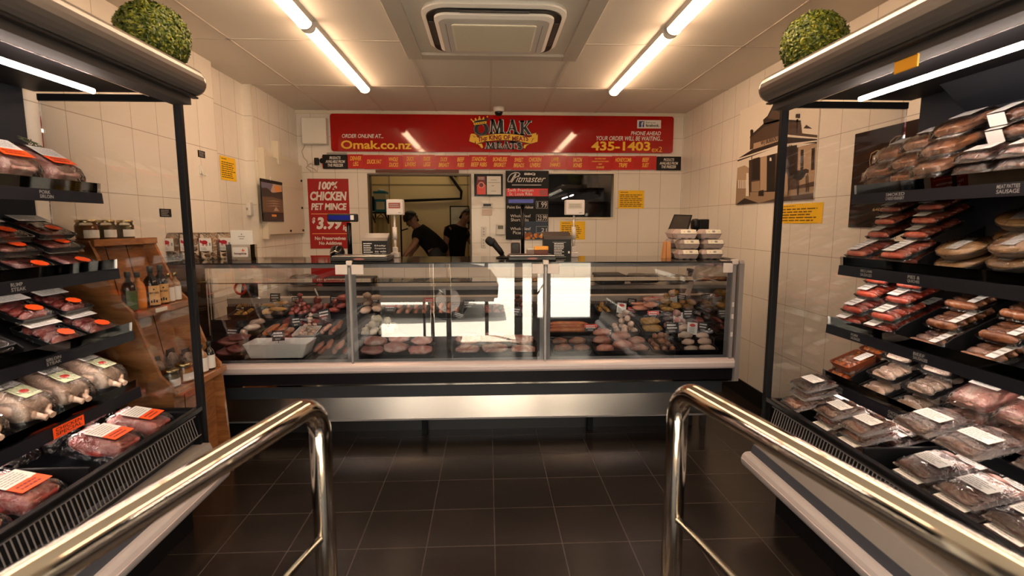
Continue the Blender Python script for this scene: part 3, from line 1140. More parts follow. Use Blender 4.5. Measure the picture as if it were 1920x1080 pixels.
for z in (0.80, 0.92, 1.0):
    cb('pane_latch', CX1 - 0.062, CX1 - 0.05, CY - 0.018, CY - 0.011, z, z + 0.03, CLIP)

# back service bench below the wall signs
t = thing('service_bench', 'low dark steel service bench standing behind the meat counter', 'bench', (0, 5.7, 0))
box('worktop', -2.05, 2.2, -0.33, 0.33, 0.86, 0.90, STEEL, t)
box('cupboard', -2.05, 2.2, -0.28, 0.33, 0.10, 0.86, mat('bench_dark', (0.06, 0.055, 0.05), 0.4), t)
box('plinth', -2.0, 2.15, -0.2, 0.33, 0.0, 0.10, MATBLACK, t)

# ------------------------------------------------------------------ the red fascia sign on the back wall
YS = YB - 0.03


def wall_face(px0, py0, px1, py1, y):
    """Face and size of an upright rectangle on the plane Y = y whose corners (top-left, bottom-right) were surveyed."""
    a, b = at_y(px0, py0, y), at_y(px1, py1, y)
    return Face((a.x, y, b.z), (1, 0, 0), (0, 0, 1)), b.x - a.x, a.z - b.z


def rounded(w, h, r, n=5):
    return [(x + w / 2, y + h / 2) for x, y in rrect(w / 2, h / 2, r, n)]


def board(name, face, w, h, th, m, r=0.0, parent=None):
    """A flat board whose front is the face (thickness goes behind it)."""
    bm = bm_new()
    pts = rounded(w, h, r) if r else [(0, 0), (w, 0), (w, h), (0, h)]
    va = [bm.verts.new(face.P(u, v, 0)) for u, v in pts]
    vb = [bm.verts.new(face.P(u, v, -th)) for u, v in pts]
    bm.faces.new(va)
    bm.faces.new(vb[::-1])
    for i in range(len(pts)):
        bm.faces.new((va[i], vb[i], vb[(i + 1) % len(pts)], va[(i + 1) % len(pts)]))
    return obj(name, bm, m, parent)


SX0, SX1, SZ0, SZ1 = -1.755, 2.142, 2.352, 2.762
fs = Face((SX0, YS, SZ0), (1, 0, 0), (0, 0, 1))
SWd, SHt = SX1 - SX0, SZ1 - SZ0
t = thing('fascia_sign', 'long red shop sign reading Omak Meats across the top of the back wall', 'sign', (0, YB, SZ0))


def in_t(o, t):
    """Put a world-built part under thing t without moving it."""
    o.parent = t
    o.matrix_parent_inverse = Matrix.Translation(Vector(t.location)).inverted()
    return o


in_t(board('panel', fs, SWd, SHt, 0.02, SIGNRED, 0.03), t)


def sgn(px, py):
    p = at_y(px, py, YS)
    return p.x - SX0, p.z - SZ0


def sign_text(bm, s, px0, py0, px1, py1, **k):
    a, b = sgn(px0, py0), sgn(px1, py1)
    add_text(bm, fs, s, a[0], b[0], b[1], a[1], **k)


bm = bm_new()
sign_text(bm, 'ORDER ONLINE AT...', 641, 251, 719, 259, bold=0.015, shear=0.2)
in_t(obj('order_prompt', bm, INKW), t)
bm = bm_new()
sign_text(bm, 'PHONE AHEAD', 1183, 246, 1239, 254, bold=0.015, shear=0.2)
sign_text(bm, 'YOUR ORDER WILL BE WAITING...', 1118, 255, 1242, 264, bold=0.015, shear=0.2)
in_t(obj('phone_prompt', bm, INKW), t)
bm = bm_new()
sign_text(bm, 'Omak.co.nz', 639, 263, 772, 280, bold=0.025)
in_t(obj('web_address', bm, GOLD), t)
bm = bm_new()
sign_text(bm, '435-1403', 1109, 265, 1219, 283, bold=0.03)
sign_text(bm, 'ex2', 1222, 275, 1241, 285, bold=0.0)
in_t(obj('phone_number', bm, GOLD), t)
# find-us badge
a, b = sgn(1195, 225), sgn(1239, 241)
bm = bm_new()
add_rect(bm, fs, a[0], b[0], b[1], a[1], 0.001, 0)
w = b[0] - a[0]
h = a[1] - b[1]
add_rect(bm, fs, a[0] + w * 0.07, a[0] + w * 0.29, b[1] + h * 0.14, a[1] - h * 0.14, 0.002, 1)
add_text(bm, fs, 'f', a[0] + w * 0.16, a[0] + w * 0.26, b[1] + h * 0.14, a[1] - h * 0.22, 0.003, 0.03, mi=0)
add_text(bm, fs, 'Find us on', a[0] + w * 0.36, a[0] + w * 0.76, b[1] + h * 0.6, b[1] + h * 0.82, 0.002, 0.0, mi=2)
add_text(bm, fs, 'facebook.', a[0] + w * 0.36, a[0] + w * 0.93, b[1] + h * 0.18, b[1] + h * 0.54, 0.002, 0.03, mi=2)
in_t(obj('social_badge', bm, [INKW, BLUEP, INK]), t)


# crest: crown, serif letters, ribbon
def lg(u, v):
    """Crest coordinates (enlarged photograph, 0-1571 x 0-1080) to sign metres."""
    return sgn(870 + u * 160 / 1571, 190 + v * 110 / 1080)


def lgp(pts):
    return [lg(*p) for p in pts]


def grow(pts, d):
    """Outline pushed outward by d (metres), simple mitre."""
    n = len(pts)
    area = sum(pts[i][0] * pts[(i + 1) % n][1] - pts[(i + 1) % n][0] * pts[i][1] for i in range(n))
    s = 1 if area > 0 else -1
    out = []
    for i in range(n):
        a, b, c = Vector(pts[i - 1]), Vector(pts[i]), Vector(pts[(i + 1) % n])
        e1 = (b - a).normalized() if (b - a).length > 1e-9 else Vector((1, 0))
        e2 = (c - b).normalized() if (c - b).length > 1e-9 else e1
        n1, n2 = Vector((e1.y, -e1.x)) * s, Vector((e2.y, -e2.x)) * s
        m = n1 + n2
        if m.length < 1e-6:
            m = n1
        m.normalize()
        k = d / max(0.45, m.dot(n1))
        out.append((b.x + m.x * k, b.y + m.y * k))
    return out


def slab(x0, x1, y0, y1):
    return [(x0, y0), (x1, y0), (x1, y1), (x0, y1)]


def serif_M(x, w, y0, y1):
    u = w / 10
    return [[(x + 0.3 * u, y1), (x + 0.9 * u, y0), (x + 2.4 * u, y0), (x + 1.5 * u, y1)],
            [(x + 0.9 * u, y0), (x + 3.2 * u, y0), (x + 6.0 * u, y1), (x + 4.6 * u, y1)],
            [(x + 4.6 * u, y1), (x + 6.0 * u, y1), (x + 8.0 * u, y0), (x + 7.0 * u, y0)],
            [(x + 7.0 * u, y0), (x + 9.6 * u, y0), (x + 9.8 * u, y1), (x + 7.6 * u, y1)],
            slab(x - 0.4 * u, x + 2.6 * u, y1 - (y1 - y0) * 0.05, y1), slab(x + 6.9 * u, x + 10.5 * u, y1 - (y1 - y0) * 0.05, y1)]


def serif_A(x, w, y0, y1):
    u = w / 10
    m = y0 + (y1 - y0) * 0.62
    return [[(x + 0.6 * u, y1), (x + 4.2 * u, y0), (x + 5.4 * u, y0), (x + 1.9 * u, y1)],
            [(x + 3.6 * u, y0), (x + 6.2 * u, y0), (x + 9.3 * u, y1), (x + 6.9 * u, y1)],
            slab(x + 2.8 * u, x + 7.2 * u, m, m + (y1 - y0) * 0.09),
            slab(x - 0.2 * u, x + 2.8 * u, y1 - (y1 - y0) * 0.05, y1), slab(x + 6.2 * u, x + 10.2 * u, y1 - (y1 - y0) * 0.05, y1)]


def serif_K(x, w, y0, y1):
    u = w / 10
    m = (y0 + y1) / 2
    return [slab(x + 0.6 * u, x + 3.4 * u, y0, y1),
            [(x + 3.2 * u, m + 0.3 * u), (x + 7.8 * u, y0), (x + 9.4 * u, y0), (x + 4.0 * u, m + 1.0 * u)],
            [(x + 3.6 * u, m + 0.2 * u), (x + 5.6 * u, m - 1.0 * u), (x + 10.2 * u, y1), (x + 7.2 * u, y1)],
            slab(x - 0.2 * u, x + 4.2 * u, y1 - (y1 - y0) * 0.05, y1), slab(x - 0.2 * u, x + 4.2 * u, y0, y0 + (y1 - y0) * 0.05), slab(x + 6.6 * u, x + 10.4 * u, y0, y0 + (y1 - y0) * 0.05)]


def serif_E(x, w, y0, y1):
    u = w / 10
    H = y1 - y0
    return [slab(x + 0.8 * u, x + 4.2 * u, y0, y1), slab(x, x + 9.2 * u, y0, y0 + H * 0.1), slab(x, x + 9.6 * u, y1 - H * 0.1, y1), slab(x + 4 * u, x + 7.2 * u, y0 + H * 0.45, y0 + H * 0.56),
            [(x + 8 * u, y0), (x + 9.2 * u, y0), (x + 9.2 * u, y0 + H * 0.3)], [(x + 7.6 * u, y1), (x + 9.6 * u, y1), (x + 9.8 * u, y1 - H * 0.32)]]


def serif_T(x, w, y0, y1):
    u = w / 10
    H = y1 - y0
    return [slab(x + 3.3 * u, x + 6.7 * u, y0, y1), slab(x, x + 10 * u, y0, y0 + H * 0.1), slab(x + 2 * u, x + 8 * u, y1 - H * 0.06, y1),
            [(x, y0), (x + 1.8 * u, y0), (x - 0.1 * u, y0 + H * 0.3)], [(x + 8.2 * u, y0), (x + 10 * u, y0), (x + 10.1 * u, y0 + H * 0.3)]]


def arc_band(cx_, cy_, rx0, ry0, rx1, ry1, a0, a1, n=14):
    q = []
    for i in range(n):
        A, B = a0 + (a1 - a0) * i / n, a0 + (a1 - a0) * (i + 1) / n
        q.append([(cx_ + rx1 * math.cos(A), cy_ - ry1 * math.sin(A)), (cx_ + rx1 * math.cos(B), cy_ - ry1 * math.sin(B)), (cx_ + rx0 * math.cos(B), cy_ - ry0 * math.sin(B)), (cx_ + rx0 * math.cos(A), cy_ - ry0 * math.sin(A))])
    return q


letters = []
letters += arc_band(320, 510, 72, 92, 128, 112, 0, 2 * PI, 26)
letters += serif_M(478, 250, 345, 582) + serif_A(790, 205, 350, 585) + serif_K(1030, 200, 368, 610)
# slope K and A a little with the arch
small = serif_M(405, 165, 765, 868) + serif_E(598, 95, 755, 870) + serif_A(712, 130, 748, 870) + serif_T(852, 100, 752, 870)
sS = []
for i in range(16):
    def sp(tt):
        if tt < 0.5:
            a = PI * 0.15 + tt * 2 * PI * 1.25
            return (1020 + 34 * math.cos(a), 795 - 26 * math.sin(a))
        a = PI * 0.5 - (tt - 0.5) * 2 * PI * 1.3
        return (1018 + 40 * math.cos(a), 846 - 26 * math.sin(a))
    a_, b_ = sp(i / 16), sp((i + 1) / 16)
    d_ = Vector((b_[0] - a_[0], b_[1] - a_[1])).normalized() * 11
    sS.append([(a_[0] - d_.y, a_[1] + d_.x), (b_[0] - d_.y, b_[1] + d_.x), (b_[0] + d_.y, b_[1] - d_.x), (a_[0] + d_.y, a_[1] - d_.x)])
small += sS
bm = bm_new()
for p in letters + small:
    add_flat(bm, fs, grow(lgp(p), 0.0095), 0.0012, 0)
    add_flat(bm, fs, grow(lgp(p), 0.0062), 0.0018, 1)
    add_flat(bm, fs, lgp(p), 0.0024, 0)
in_t(obj('crest_letters', bm, [INK, INKW], None, recalc=False), t)
# ribbon
bm = bm_new()


def rib(u, k):
    return (u, k + 60 * ((u - 720) / 470) ** 2)


n = 16
top = [rib(235 + i * (1215 - 235) / n, 600) for i in range(n + 1)]
bot = [rib(235 + i * (1215 - 235) / n, 712) for i in range(n + 1)]
for i in range(n):
    q = [top[i], top[i + 1], bot[i + 1], bot[i]]
    add_flat(bm, fs, lgp([(top[i][0], top[i][1] - 12), (top[i + 1][0], top[i + 1][1] - 12), (bot[i + 1][0], bot[i + 1][1] + 12), (bot[i][0], bot[i][1] + 12)]), 0.0028, 1)
    add_flat(bm, fs, lgp(q), 0.0034, 0)
tails = [[(240, 650), (250, 770), (225, 795), (195, 655)], [(195, 650), (120, 615), (135, 595), (205, 600), (240, 645)], [(120, 612), (95, 735), (200, 770), (212, 690), (180, 650)], [(235, 780), (330, 780), (352, 845), (330, 870), (270, 800)],
         [(1215, 650), (1270, 665), (1230, 780), (1195, 775)], [(1245, 655), (1250, 600), (1330, 580), (1335, 640), (1270, 690)], [(1270, 700), (1330, 640), (1360, 600), (1352, 745), (1232, 780)], [(1205, 785), (1110, 800), (1092, 850), (1120, 872), (1150, 820)]]
for p in tails:
    add_flat(bm, fs, grow(lgp(p), 0.003), 0.0028, 1)
    add_flat(bm, fs, lgp(p), 0.0036, 0)
in_t(obj('ribbon', bm, [GOLD, INK], None, recalc=False), t)
bm = bm_new()
a, b = lg(262, 730), lg(1182, 640)
for wd, u0, u1 in (('THE', 258, 430), ('KING', 462, 690), ('OF', 730, 850), ('MEATS', 885, 1185)):
    c0 = (u0 + u1) / 2
    k = 60 * ((c0 - 720) / 470) ** 2
    p0, p1 = lg(u0, 705 + k), lg(u1, 618 + k)
    add_text(bm, fs, wd, p0[0], p1[0], p0[1], p1[1], 0.0042, 0.04)
in_t(obj('ribbon_lettering', bm, mat('dark_red_print', lin((130, 16, 14)), 0.4)), t)
# crown
bm = bm_new()
base = [(175, 400), (415, 365), (415, 405), (185, 440)]
pts = [(175, 400), (128, 335), (195, 365), (210, 318), (250, 350), (285, 285), (320, 340), (360, 300), (380, 335), (435, 280), (415, 365)]
for p in (base, pts):
    add_flat(bm, fs, grow(lgp(p), 0.003), 0.003, 1)
add_flat(bm, fs, lgp(base), 0.0036, 0)
for k in range(1, len(pts) - 2, 2):
    tri = [pts[k - 1] if k > 1 else pts[0], pts[k], pts[k + 1]]
    add_flat(bm, fs, lgp(tri), 0.0036, 0)
for u, v in ((135, 335), (212, 322), (285, 290), (360, 302), (430, 285)):
    add_flat(bm, fs, [(lg(u, v)[0] + 0.009 * math.cos(i * PI / 4), lg(u, v)[1] + 0.009 * math.sin(i * PI / 4)) for i in range(8)], 0.0042, 0)
for i in range(5):
    add_flat(bm, fs, lgp([(195 + i * 42, 412 - i * 6), (220 + i * 42, 408 - i * 6), (220 + i * 42, 420 - i * 6), (195 + i * 42, 424 - i * 6)]), 0.0042, 1)
in_t(obj('crown', bm, [GOLD, INK], None, recalc=False), t)

# ------------------------------------------------------------------ row of freezer product cards
YC = YB - 0.025
t = thing('freezer_card_rail', 'red and black rail of freezer product cards under the red sign', 'sign', (0, YB, 2.15))
p0, p1 = at_y(604, 304, YC), at_y(1277, 310, YC)
zc = 2.238
hh = 0.078
in_t(box('rail', p0.x, p1.x, YC + 0.004, YB, zc - hh + 0.01, zc + hh - 0.01, RED), t)
CARDRED = mat('card_red', lin((196, 24, 18)), 0.25)
cards = [(605, 652, 'PRODUCTS\nAVAILABLE FROM\nTHE FREEZER'), (652, 682, 'DENVER\nLEG'), (682, 722, 'DUCK FAT'), (722, 754, 'WHOLE\nDUCKS'), (754, 785, 'DUCK\nLIVERS'), (785, 816, 'DUCK\nLEGS'), (816, 849, 'DUCK\nBREAST'), (849, 879, 'BEEF\nRIBS'), (879, 917, 'STANDING\nBEEF RIBS'), (917, 958, 'BONELESS\nBRISKET'), (958, 988, 'SWEET\nBREADS'), (988, 1019, 'CHICKEN\nLIVERS'), (1019, 1062, 'LAMB\nSHANKS'), (1062, 1104, 'BACON\nBONES'), (1104, 1147, 'GLUTEN FREE\nPRESERVATIVE FREE\nBEEF\nSAUSAGES'), (1147, 1190, 'HONEYCOMB\nTRIPE'), (1190, 1231, 'BEEF\nSUET'), (1231, 1277, 'PRODUCTS\nAVAILABLE FROM\nTHE FREEZER')]
for i, (a, b, s) in enumerate(cards):
    xa, xb = at_y(a, 304, YC).x, at_y(b, 304, YC).x
    blk = s.startswith('PROD')
    dz = 0.004 * math.sin(i * 1.7)
    f = Face((xa + 0.0015, YC, zc - hh + dz), (1, 0, 0), (0, 0, 1))
    w, h = xb - xa - 0.003, 2 * hh
    c = board('card', f, w, h, 0.004, BLACK if blk else CARDRED)
    in_t(c, t)
    ls = s.split('\n')
    bm = bm_new()
    for k, l in enumerate(ls):
        step = h * 0.78 / max(2, len(ls))
        v1 = h * 0.87 - k * step - (step / 2 if len(ls) == 1 else 0)
        ww = min(w * 0.88, step * 0.55 * len(l) * (0.62 if len(ls) < 3 else 0.7))
        sm = 0.45 if (len(ls) == 4 and k < 3) else 0.78
        add_text(bm, f, l, w / 2 - ww / 2, w / 2 + ww / 2, v1 - step * sm, v1, 0.001, 0.02, 0.25, 0.95)
    lt = obj('lettering', bm, INKW if blk else mat('amber_print', lin((250, 190, 70)), 0.45))
    lt.parent = c
    lt.matrix_parent_inverse = Matrix.Identity(4)
# little transformer boxes on the rail and lead
bm = bm_new()
a = at_y(612, 286, YC)
b = at_y(650, 292, YC)
add_box(bm, a.x, b.x, YC + 0.005, YB, b.z - 0.02, a.z, 0.004)
in_t(obj('driver_box', bm, GREYPL), t)

# ------------------------------------------------------------------ posters and notices on the back wall
def poster(name, label, cat, px0, py0, px1, py1, m, th=0.004, y=None, group=None, r=0.0):
    y = YB - 0.006 if y is None else y
    f, w, h = wall_face(px0, py0, px1, py1, y)
    t = thing(name, label, cat, (f.o.x + w / 2, y, f.o.z), group=group)
    in_t(board('panel', f, w, h, th, m, r), t)
    return t, f, w, h


POSTRED = mat('poster_red', lin((168, 12, 16)), 0.3)
t, f, w, h = poster('price_poster', 'red poster advertising chicken pet mince at 3.99 on the back wall', 'poster', 576, 335, 658, 466, POSTRED)
bm = bm_new()
for s, u0, u1, v0, v1 in (('100%', 0.26, 0.74, 0.845, 0.96), ('CHICKEN', 0.05, 0.95, 0.69, 0.82), ('PET MINCE', 0.06, 0.94, 0.555, 0.655), ('$', 0.07, 0.15, 0.36, 0.45), ('3.99', 0.17, 0.80, 0.275, 0.455), ('kg', 0.82, 0.95, 0.245, 0.34), ):
    add_text(bm, f, s, u0 * w, u1 * w, v0 * h, v1 * h, 0.001, 0.045, 0.18)
for s, u0, u1, v0, v1 in (('No Preservatives', 0.12, 0.88, 0.125, 0.175), ('No Additives', 0.22, 0.78, 0.055, 0.105)):
    add_text(bm, f, s, u0 * w, u1 * w, v0 * h, v1 * h, 0.001, 0.03)
add_rect(bm, f, 0.06 * w, 0.94 * w, 0.495 * h, 0.505 * h, 0.001, 1)
add_rect(bm, f, 0.06 * w, 0.94 * w, 0.212 * h, 0.222 * h, 0.001, 1)
in_t(obj('lettering', bm, [INKW, mat('pale_amber', lin((240, 170, 110)), 0.5)]), t)
f2, w2, h2 = wall_face(582, 479, 660, 560, YB - 0.006)
t = thing('price_poster', 'second red poster low on the wall, mostly hidden behind the meat counter', 'poster', (f2.o.x + w2 / 2, YB - 0.006, f2.o.z))
in_t(board('panel', f2, w2, h2, 0.004, POSTRED), t)
bm = bm_new()
add_text(bm, f2, 'BEEF', 0.16 * w2, 0.8 * w2, 0.8 * h2, 0.96 * h2, 0.001, 0.045, 0.18)
in_t(obj('lettering', bm, INKW), t)

# framed certificate
t, f, w, h = poster('framed_certificate', 'black framed certificate and red leaflet beside the menu board', 'picture frame', 889, 326, 943, 368, BLACKGLOSS, 0.02, YB - 0.02)
bm = bm_new()
add_rect(bm, f, 0.09 * w, 0.40 * w, 0.08 * h, 0.90 * h, 0.001, 0)
add_rect(bm, f, 0.09 * w, 0.40 * w, 0.08 * h, 0.52 * h, 0.002, 1)
add_flat(bm, f, [((0.245 + 0.11 * math.cos(i * PI / 8)) * w, 0.50 * h + 0.11 * w * math.sin(i * PI / 8)) for i in range(16)], 0.003, 2)
add_flat(bm, f, [((0.245 + 0.075 * math.cos(i * PI / 8)) * w, 0.50 * h + 0.075 * w * math.sin(i * PI / 8)) for i in range(16)], 0.0035, 0)
add_scribble(bm, f, 0.13 * w, 0.36 * w, 0.74 * h, 0.88 * h, 2, 0.003, 3, 0.4, 0.1, 3)
add_scribble(bm, f, 0.15 * w, 0.34 * w, 0.20 * h, 0.28 * h, 1, 0.003, 1, 0.4, 0.1, 4)
in_t(obj('leaflet', bm, [mat('leaflet_maroon', lin((110, 20, 22)), 0.4), mat('leaflet_red', lin((235, 80, 70)), 0.4), mat('leaflet_pink', lin((240, 150, 130)), 0.4), INKW]), t)
bm = bm_new()
add_rect(bm, f, 0.44 * w, 0.93 * w, 0.08 * h, 0.90 * h, 0.001, 0)
for v, u0, u1 in ((0.72, 0.58, 0.78), (0.60, 0.48, 0.90), (0.46, 0.60, 0.70), (0.22, 0.60, 0.76), (0.45, 0.62, 0.66)):
    add_rect(bm, f, u0 * w, u1 * w, v * h, (v + 0.02) * h, 0.002, 1)
in_t(obj('certificate', bm, [PAPER, INKG]), t)

# barbecue menu board
t, f, w, h = poster('menu_board', 'tall black barbecue menu board with white script and prices on the back wall', 'menu board', 948, 320, 1028, 449, mat('menu_black', (0.007, 0.007, 0.008), 0.45, spec=0.2), 0.006, YB - 0.024)


def mb_uv(px, py):
    p = at_y(px, py, YB - 0.024)
    return p.x - f.o.x, p.z - f.o.z


def mtext(bm, s, px0, py0, px1, py1, **k):
    a, b = mb_uv(px0, py0), mb_uv(px1, py1)
    add_text(bm, f, s, a[0], b[0], b[1], a[1], **k)


bm = bm_new()
a, b = mb_uv(949, 353.5), mb_uv(1027, 368)
add_rect(bm, f, a[0], b[0], b[1], a[1], 0.001, 0)
add_rect(bm, f, a[0] + 0.80 * (b[0] - a[0]), b[0] - 0.01, b[1] + 0.01, a[1] - 0.012, 0.002, 1)
in_t(obj('painted_red_glow', bm, [mat('glow_red', lin((225, 24, 30)), 0.3), mat('dim_red', lin((170, 60, 60)), 0.4)]), t)  # red glow across the board, put into its colour
bm = bm_new()
mtext(bm, 'BBQ', 983, 324, 1004, 329, bold=0.05)
mtext(bm, 'itmaster', 967, 330, 1023, 341.5, bold=0.0, shear=0.5)
# swash capital
P0 = [(955, 341), (958, 339), (963, 331), (966, 326.5), (967.5, 326), (966, 330), (962, 338), (959, 341.5)]
add_stroke(bm, f, [mb_uv(*p) for p in P0], 0.012, 0.001)
add_stroke(bm, f, [mb_uv(*p) for p in ((955, 330), (953, 334), (952, 338), (953, 341), (957, 341), (962, 336), (968, 332), (973, 329), (975, 326.5), (972, 324), (966, 323.5), (959, 326), (955, 330))], 0.009, 0.001)
add_rect(bm, f, mb_uv(960, 346.6)[0], mb_uv(1015, 346.6)[0], mb_uv(960, 347.4)[1], mb_uv(960, 346.2)[1], 0.001)
in_t(obj('title', bm, INKW), t)
bm = bm_new()
mtext(bm, 'Swift Premium', 952, 353.5, 1000, 359.5, bold=0.0, h=0.003)
mtext(bm, 'St. Louis Ribs', 955, 360.5, 998, 366.5, bold=0.0, h=0.003)
in_t(obj('menu_line', bm, INKW), t)
bm = bm_new()
mtext(bm, 'Point End Brisket', 951, 386, 1000, 391, bold=0.0)
in_t(obj('menu_line', bm, INKW), t)
bm = bm_new()
mtext(bm, 'Whole Beef', 957, 402, 995, 407.5)
mtext(bm, 'Short Ribs', 958, 409, 991, 415)
in_t(obj('menu_line', bm, INKW), t)
bm = bm_new()
mtext(bm, 'Whole Beef', 957, 426, 995, 431.5)
mtext(bm, 'Picanha', 962, 433, 987, 439)
in_t(obj('menu_line', bm, INKW), t)
for s, y0, y1 in (('1 99', 379, 389), ('23.99', 404, 413), ('21', 428, 435)):
    bm = bm_new()
    mtext(bm, s, 1008 if len(s) > 2 else 1015, y0, 1025, y1, bold=0.0, h=0.002)
    in_t(obj('price', bm, INKW), t)
bm = bm_new()
for y0, y1 in ((377, 391), (402, 415), (424, 437)):
    a, b = mb_uv(1005, y0), mb_uv(1027, y1)
    for q in ((a[0], b[0], a[1] - 0.006, a[1]), (a[0], b[0], b[1], b[1] + 0.006), (a[0], a[0] + 0.006, b[1], a[1]), (b[0] - 0.006, b[0], b[1], a[1])):
        add_rect(bm, f, q[0], q[1], q[2], q[3], 0.0015)
in_t(obj('price_boxes', bm, INKG), t)
bm = bm_new()
a, b = mb_uv(952, 373), mb_uv(1003, 380)
add_rect(bm, f, a[0], b[0], b[1], a[1], 0.001)
in_t(obj('blue_band', bm, mat('deep_blue', lin((18, 30, 110)), 0.4)), t)
bm = bm_new()
q = random.Random(4)
add_rect(bm, f, mb_uv(984, 416)[0], w - 0.004, mb_uv(984, 449)[1] + 0.004, mb_uv(984, 415)[1], 0.0008, 1)
for i in range(26):
    c = mb_uv(q.uniform(985, 1023), q.uniform(438, 448))
    r_ = q.uniform(0.012, 0.03)
    add_flat(bm, f, [(c[0] + r_ * math.cos(k * PI / 4) * q.uniform(.7, 1.2), max(0.003, c[1] + r_ * math.sin(k * PI / 4) * q.uniform(.7, 1.2))) for k in range(8)], 0.001 + i * 0.00005, q.choice((0, 0, 2, 3)))
in_t(obj('food_picture', bm, [mat('food_orange', lin((222, 140, 60)), 0.5), mat('picture_blue', lin((38, 56, 78)), 0.5), mat('food_brown', lin((150, 84, 40)), 0.5), mat('food_cream', lin((240, 200, 140)), 0.5)], None, recalc=False), t)

# yellow notices
def notice(face, w, h, label, seed, lines=7):
    t = thing('yellow_notice', label, 'notice', face.o, group=None)
    in_t(board('sheet', face, w, h, 0.0012, YELLOW), t)
    bm = bm_new()
    add_scribble(bm, face, 0.08 * w, 0.40 * w, 0.86 * h, 0.93 * h, 1, 0.0008, 0, 0.5, 0.1, seed + 1)
    in_t(obj('heading', bm, mat('notice_print', lin((110, 80, 10)), 0.6)), t)
    bm = bm_new()
    add_scribble(bm, face, 0.06 * w, 0.94 * w, 0.08 * h, 0.80 * h, lines, 0.0008, 0, 0.42, 0.25, seed)
    in_t(obj('body_print', bm, mat('notice_print', lin((110, 80, 10)), 0.6)), t)


f, w, h = wall_face(1160, 357, 1207, 391, YB - 0.0035)
notice(f, w, h, 'yellow notice on the back wall, right of the small viewing window', 1)
f, w, h = wall_face(1050, 415, 1097, 449, YB - 0.0035)
notice(f, w, h, 'yellow notice under the small viewing window behind the scale display', 2)


def side_face(px0, py0, px1, py1, x):
    a, b = at_x(px0, py0, x), at_x(px1, py1, x)
    if x < 0:      # left wall: seen from the room, u runs away from the camera
        return Face((x, a.y, b.z), (0, 1, 0), (0, 0, 1)), b.y - a.y, a.z - b.z
    return Face((x, a.y, b.z), (0, -1, 0), (0, 0, 1)), a.y - b.y, a.z - b.z


f, w, h = side_face(412, 291, 444, 341, XL - 0.0615)
notice(f, w, h, 'yellow notice on the tiled wall near the cream cupboard and calendar', 3, 8)
f, w, h = side_face(1464, 384, 1541, 419, XR - 0.0035)
notice(f, w, h, 'yellow notice on the side wall under the historic shop photograph', 4, 5)

# small black stickers on the left wall
for k, (a, b, c, d, xx, lab) in enumerate(((371, 281, 385, 297, XL + 0.003, 'small black sticker on the wall above a white hook'), (299, 391, 322, 407, XL + 0.003, 'small black sign on the wall above the crackle bags'))):
    f, w, h = side_face(a, b, c, d, xx)
    t = thing('wall_sticker', lab, 'sticker', f.o)
    in_t(board('plate', f, w, h, 0.002, BLACK), t)
    bm = bm_new()
    add_scribble(bm, f, 0.1 * w, 0.9 * w, 0.1 * h, 0.9 * h, 4, 0.001, 0, 0.5, 0.3, 9 + k)
    in_t(obj('print', bm, INKG), t)
c = at_x(376, 318, XL)
t = thing('wall_hook', 'white plastic adhesive hook on the tiled wall', 'hook', c)
bm = bm_new()
add_box(bm, 0, 0.006, -0.018, 0.018, -0.035, 0.03, 0.004)
obj('backplate', bm, WHITEPL, t)
bm = bm_new()
add_tube(bm, [(0.004, 0, 0.0), (0.016, 0, -0.03), (0.03, 0, -0.045), (0.04, 0, -0.035)], 0.006, 8)
obj('prong', bm, WHITEPL, t)

# ------------------------------------------------------------------ historic photograph on the right wall
XP = XR - 0.012
f, w, h = side_face(1379, 384, 1541, 300, XP)
bl, tr = at_x(1379, 384, XP), at_x(1541, 140, XP)
f = Face((XP, bl.y, bl.z), (0, -1, 0), (0, 0, 1))
w, h = bl.y - tr.y, tr.z - bl.z
t = thing('historic_photograph', 'large sepia photograph of an old verandahed shop with a horse, on the wall', 'photograph', (XP, bl.y - w / 2, bl.z))
SEP = [mat('sepia_%s' % n, lin(c), 0.5) for n, c in (('sky', (232, 222, 208)), ('dark', (38, 28, 22)), ('mid', (78, 60, 48)), ('light', (176, 150, 124)), ('ground', (150, 126, 102)), ('black', (20, 15, 12)))]
in_t(board('print', f, w, h, 0.01, SEP[0]), t)


def ph(px, py):
    p = at_x(px, py, XP)
    return bl.y - p.y, p.z - bl.z


def pz(u, v):
    """From the enlarged crop (1360-1720 x 180-440 shown at 1495 x 1080)."""
    a, b = ph(1360 + u * 360 / 1495, 180 + v * 260 / 1080)
    return max(0.0, min(w, a)), max(0.0, min(h, b))


bm = bm_new()


def pic(pts, m, lay):
    add_flat(bm, f, [pz(*p) for p in pts], 0.0004 + lay * 0.00035, m)


pic([(78, 848), (78, 660), (190, 655), (420, 700), (715, 690), (715, 803), (300, 832)], 4, 0)
pic([(78, 848), (150, 795), (260, 835)], 1, 1)
pic([(270, 832), (420, 790), (715, 752), (715, 803), (420, 822)], 2, 1)
pic([(88, 660), (95, 560), (150, 540), (185, 560), (185, 660)], 3, 1)
for i in range(6):
    pic([(100 + i * 14, 720), (108 + i * 14, 720), (108 + i * 14, 655), (100 + i * 14, 655)], 0, 2)
pic([(160, 780), (185, 780), (182, 600), (165, 600)], 0, 3)
pic([(186, 750), (190, 500), (420, 440), (480, 420), (735, 360), (720, 700), (420, 745)], 2, 2)
pic([(560, 700), (570, 400), (735, 365), (722, 660)], 3, 3)
pic([(585, 600), (588, 420), (612, 415), (610, 595)], 1, 4)
pic([(668, 580), (674, 410), (700, 402), (694, 575)], 1, 4)
pic([(212, 655), (215, 490), (268, 475), (268, 650)], 5, 3)
pic([(205, 745), (205, 670), (270, 660), (270, 745)], 4, 3)
pic([(272, 740), (275, 480), (325, 465), (322, 735)], 3, 3)
pic([(322, 748), (328, 470), (390, 450), (386, 742)], 5, 4)
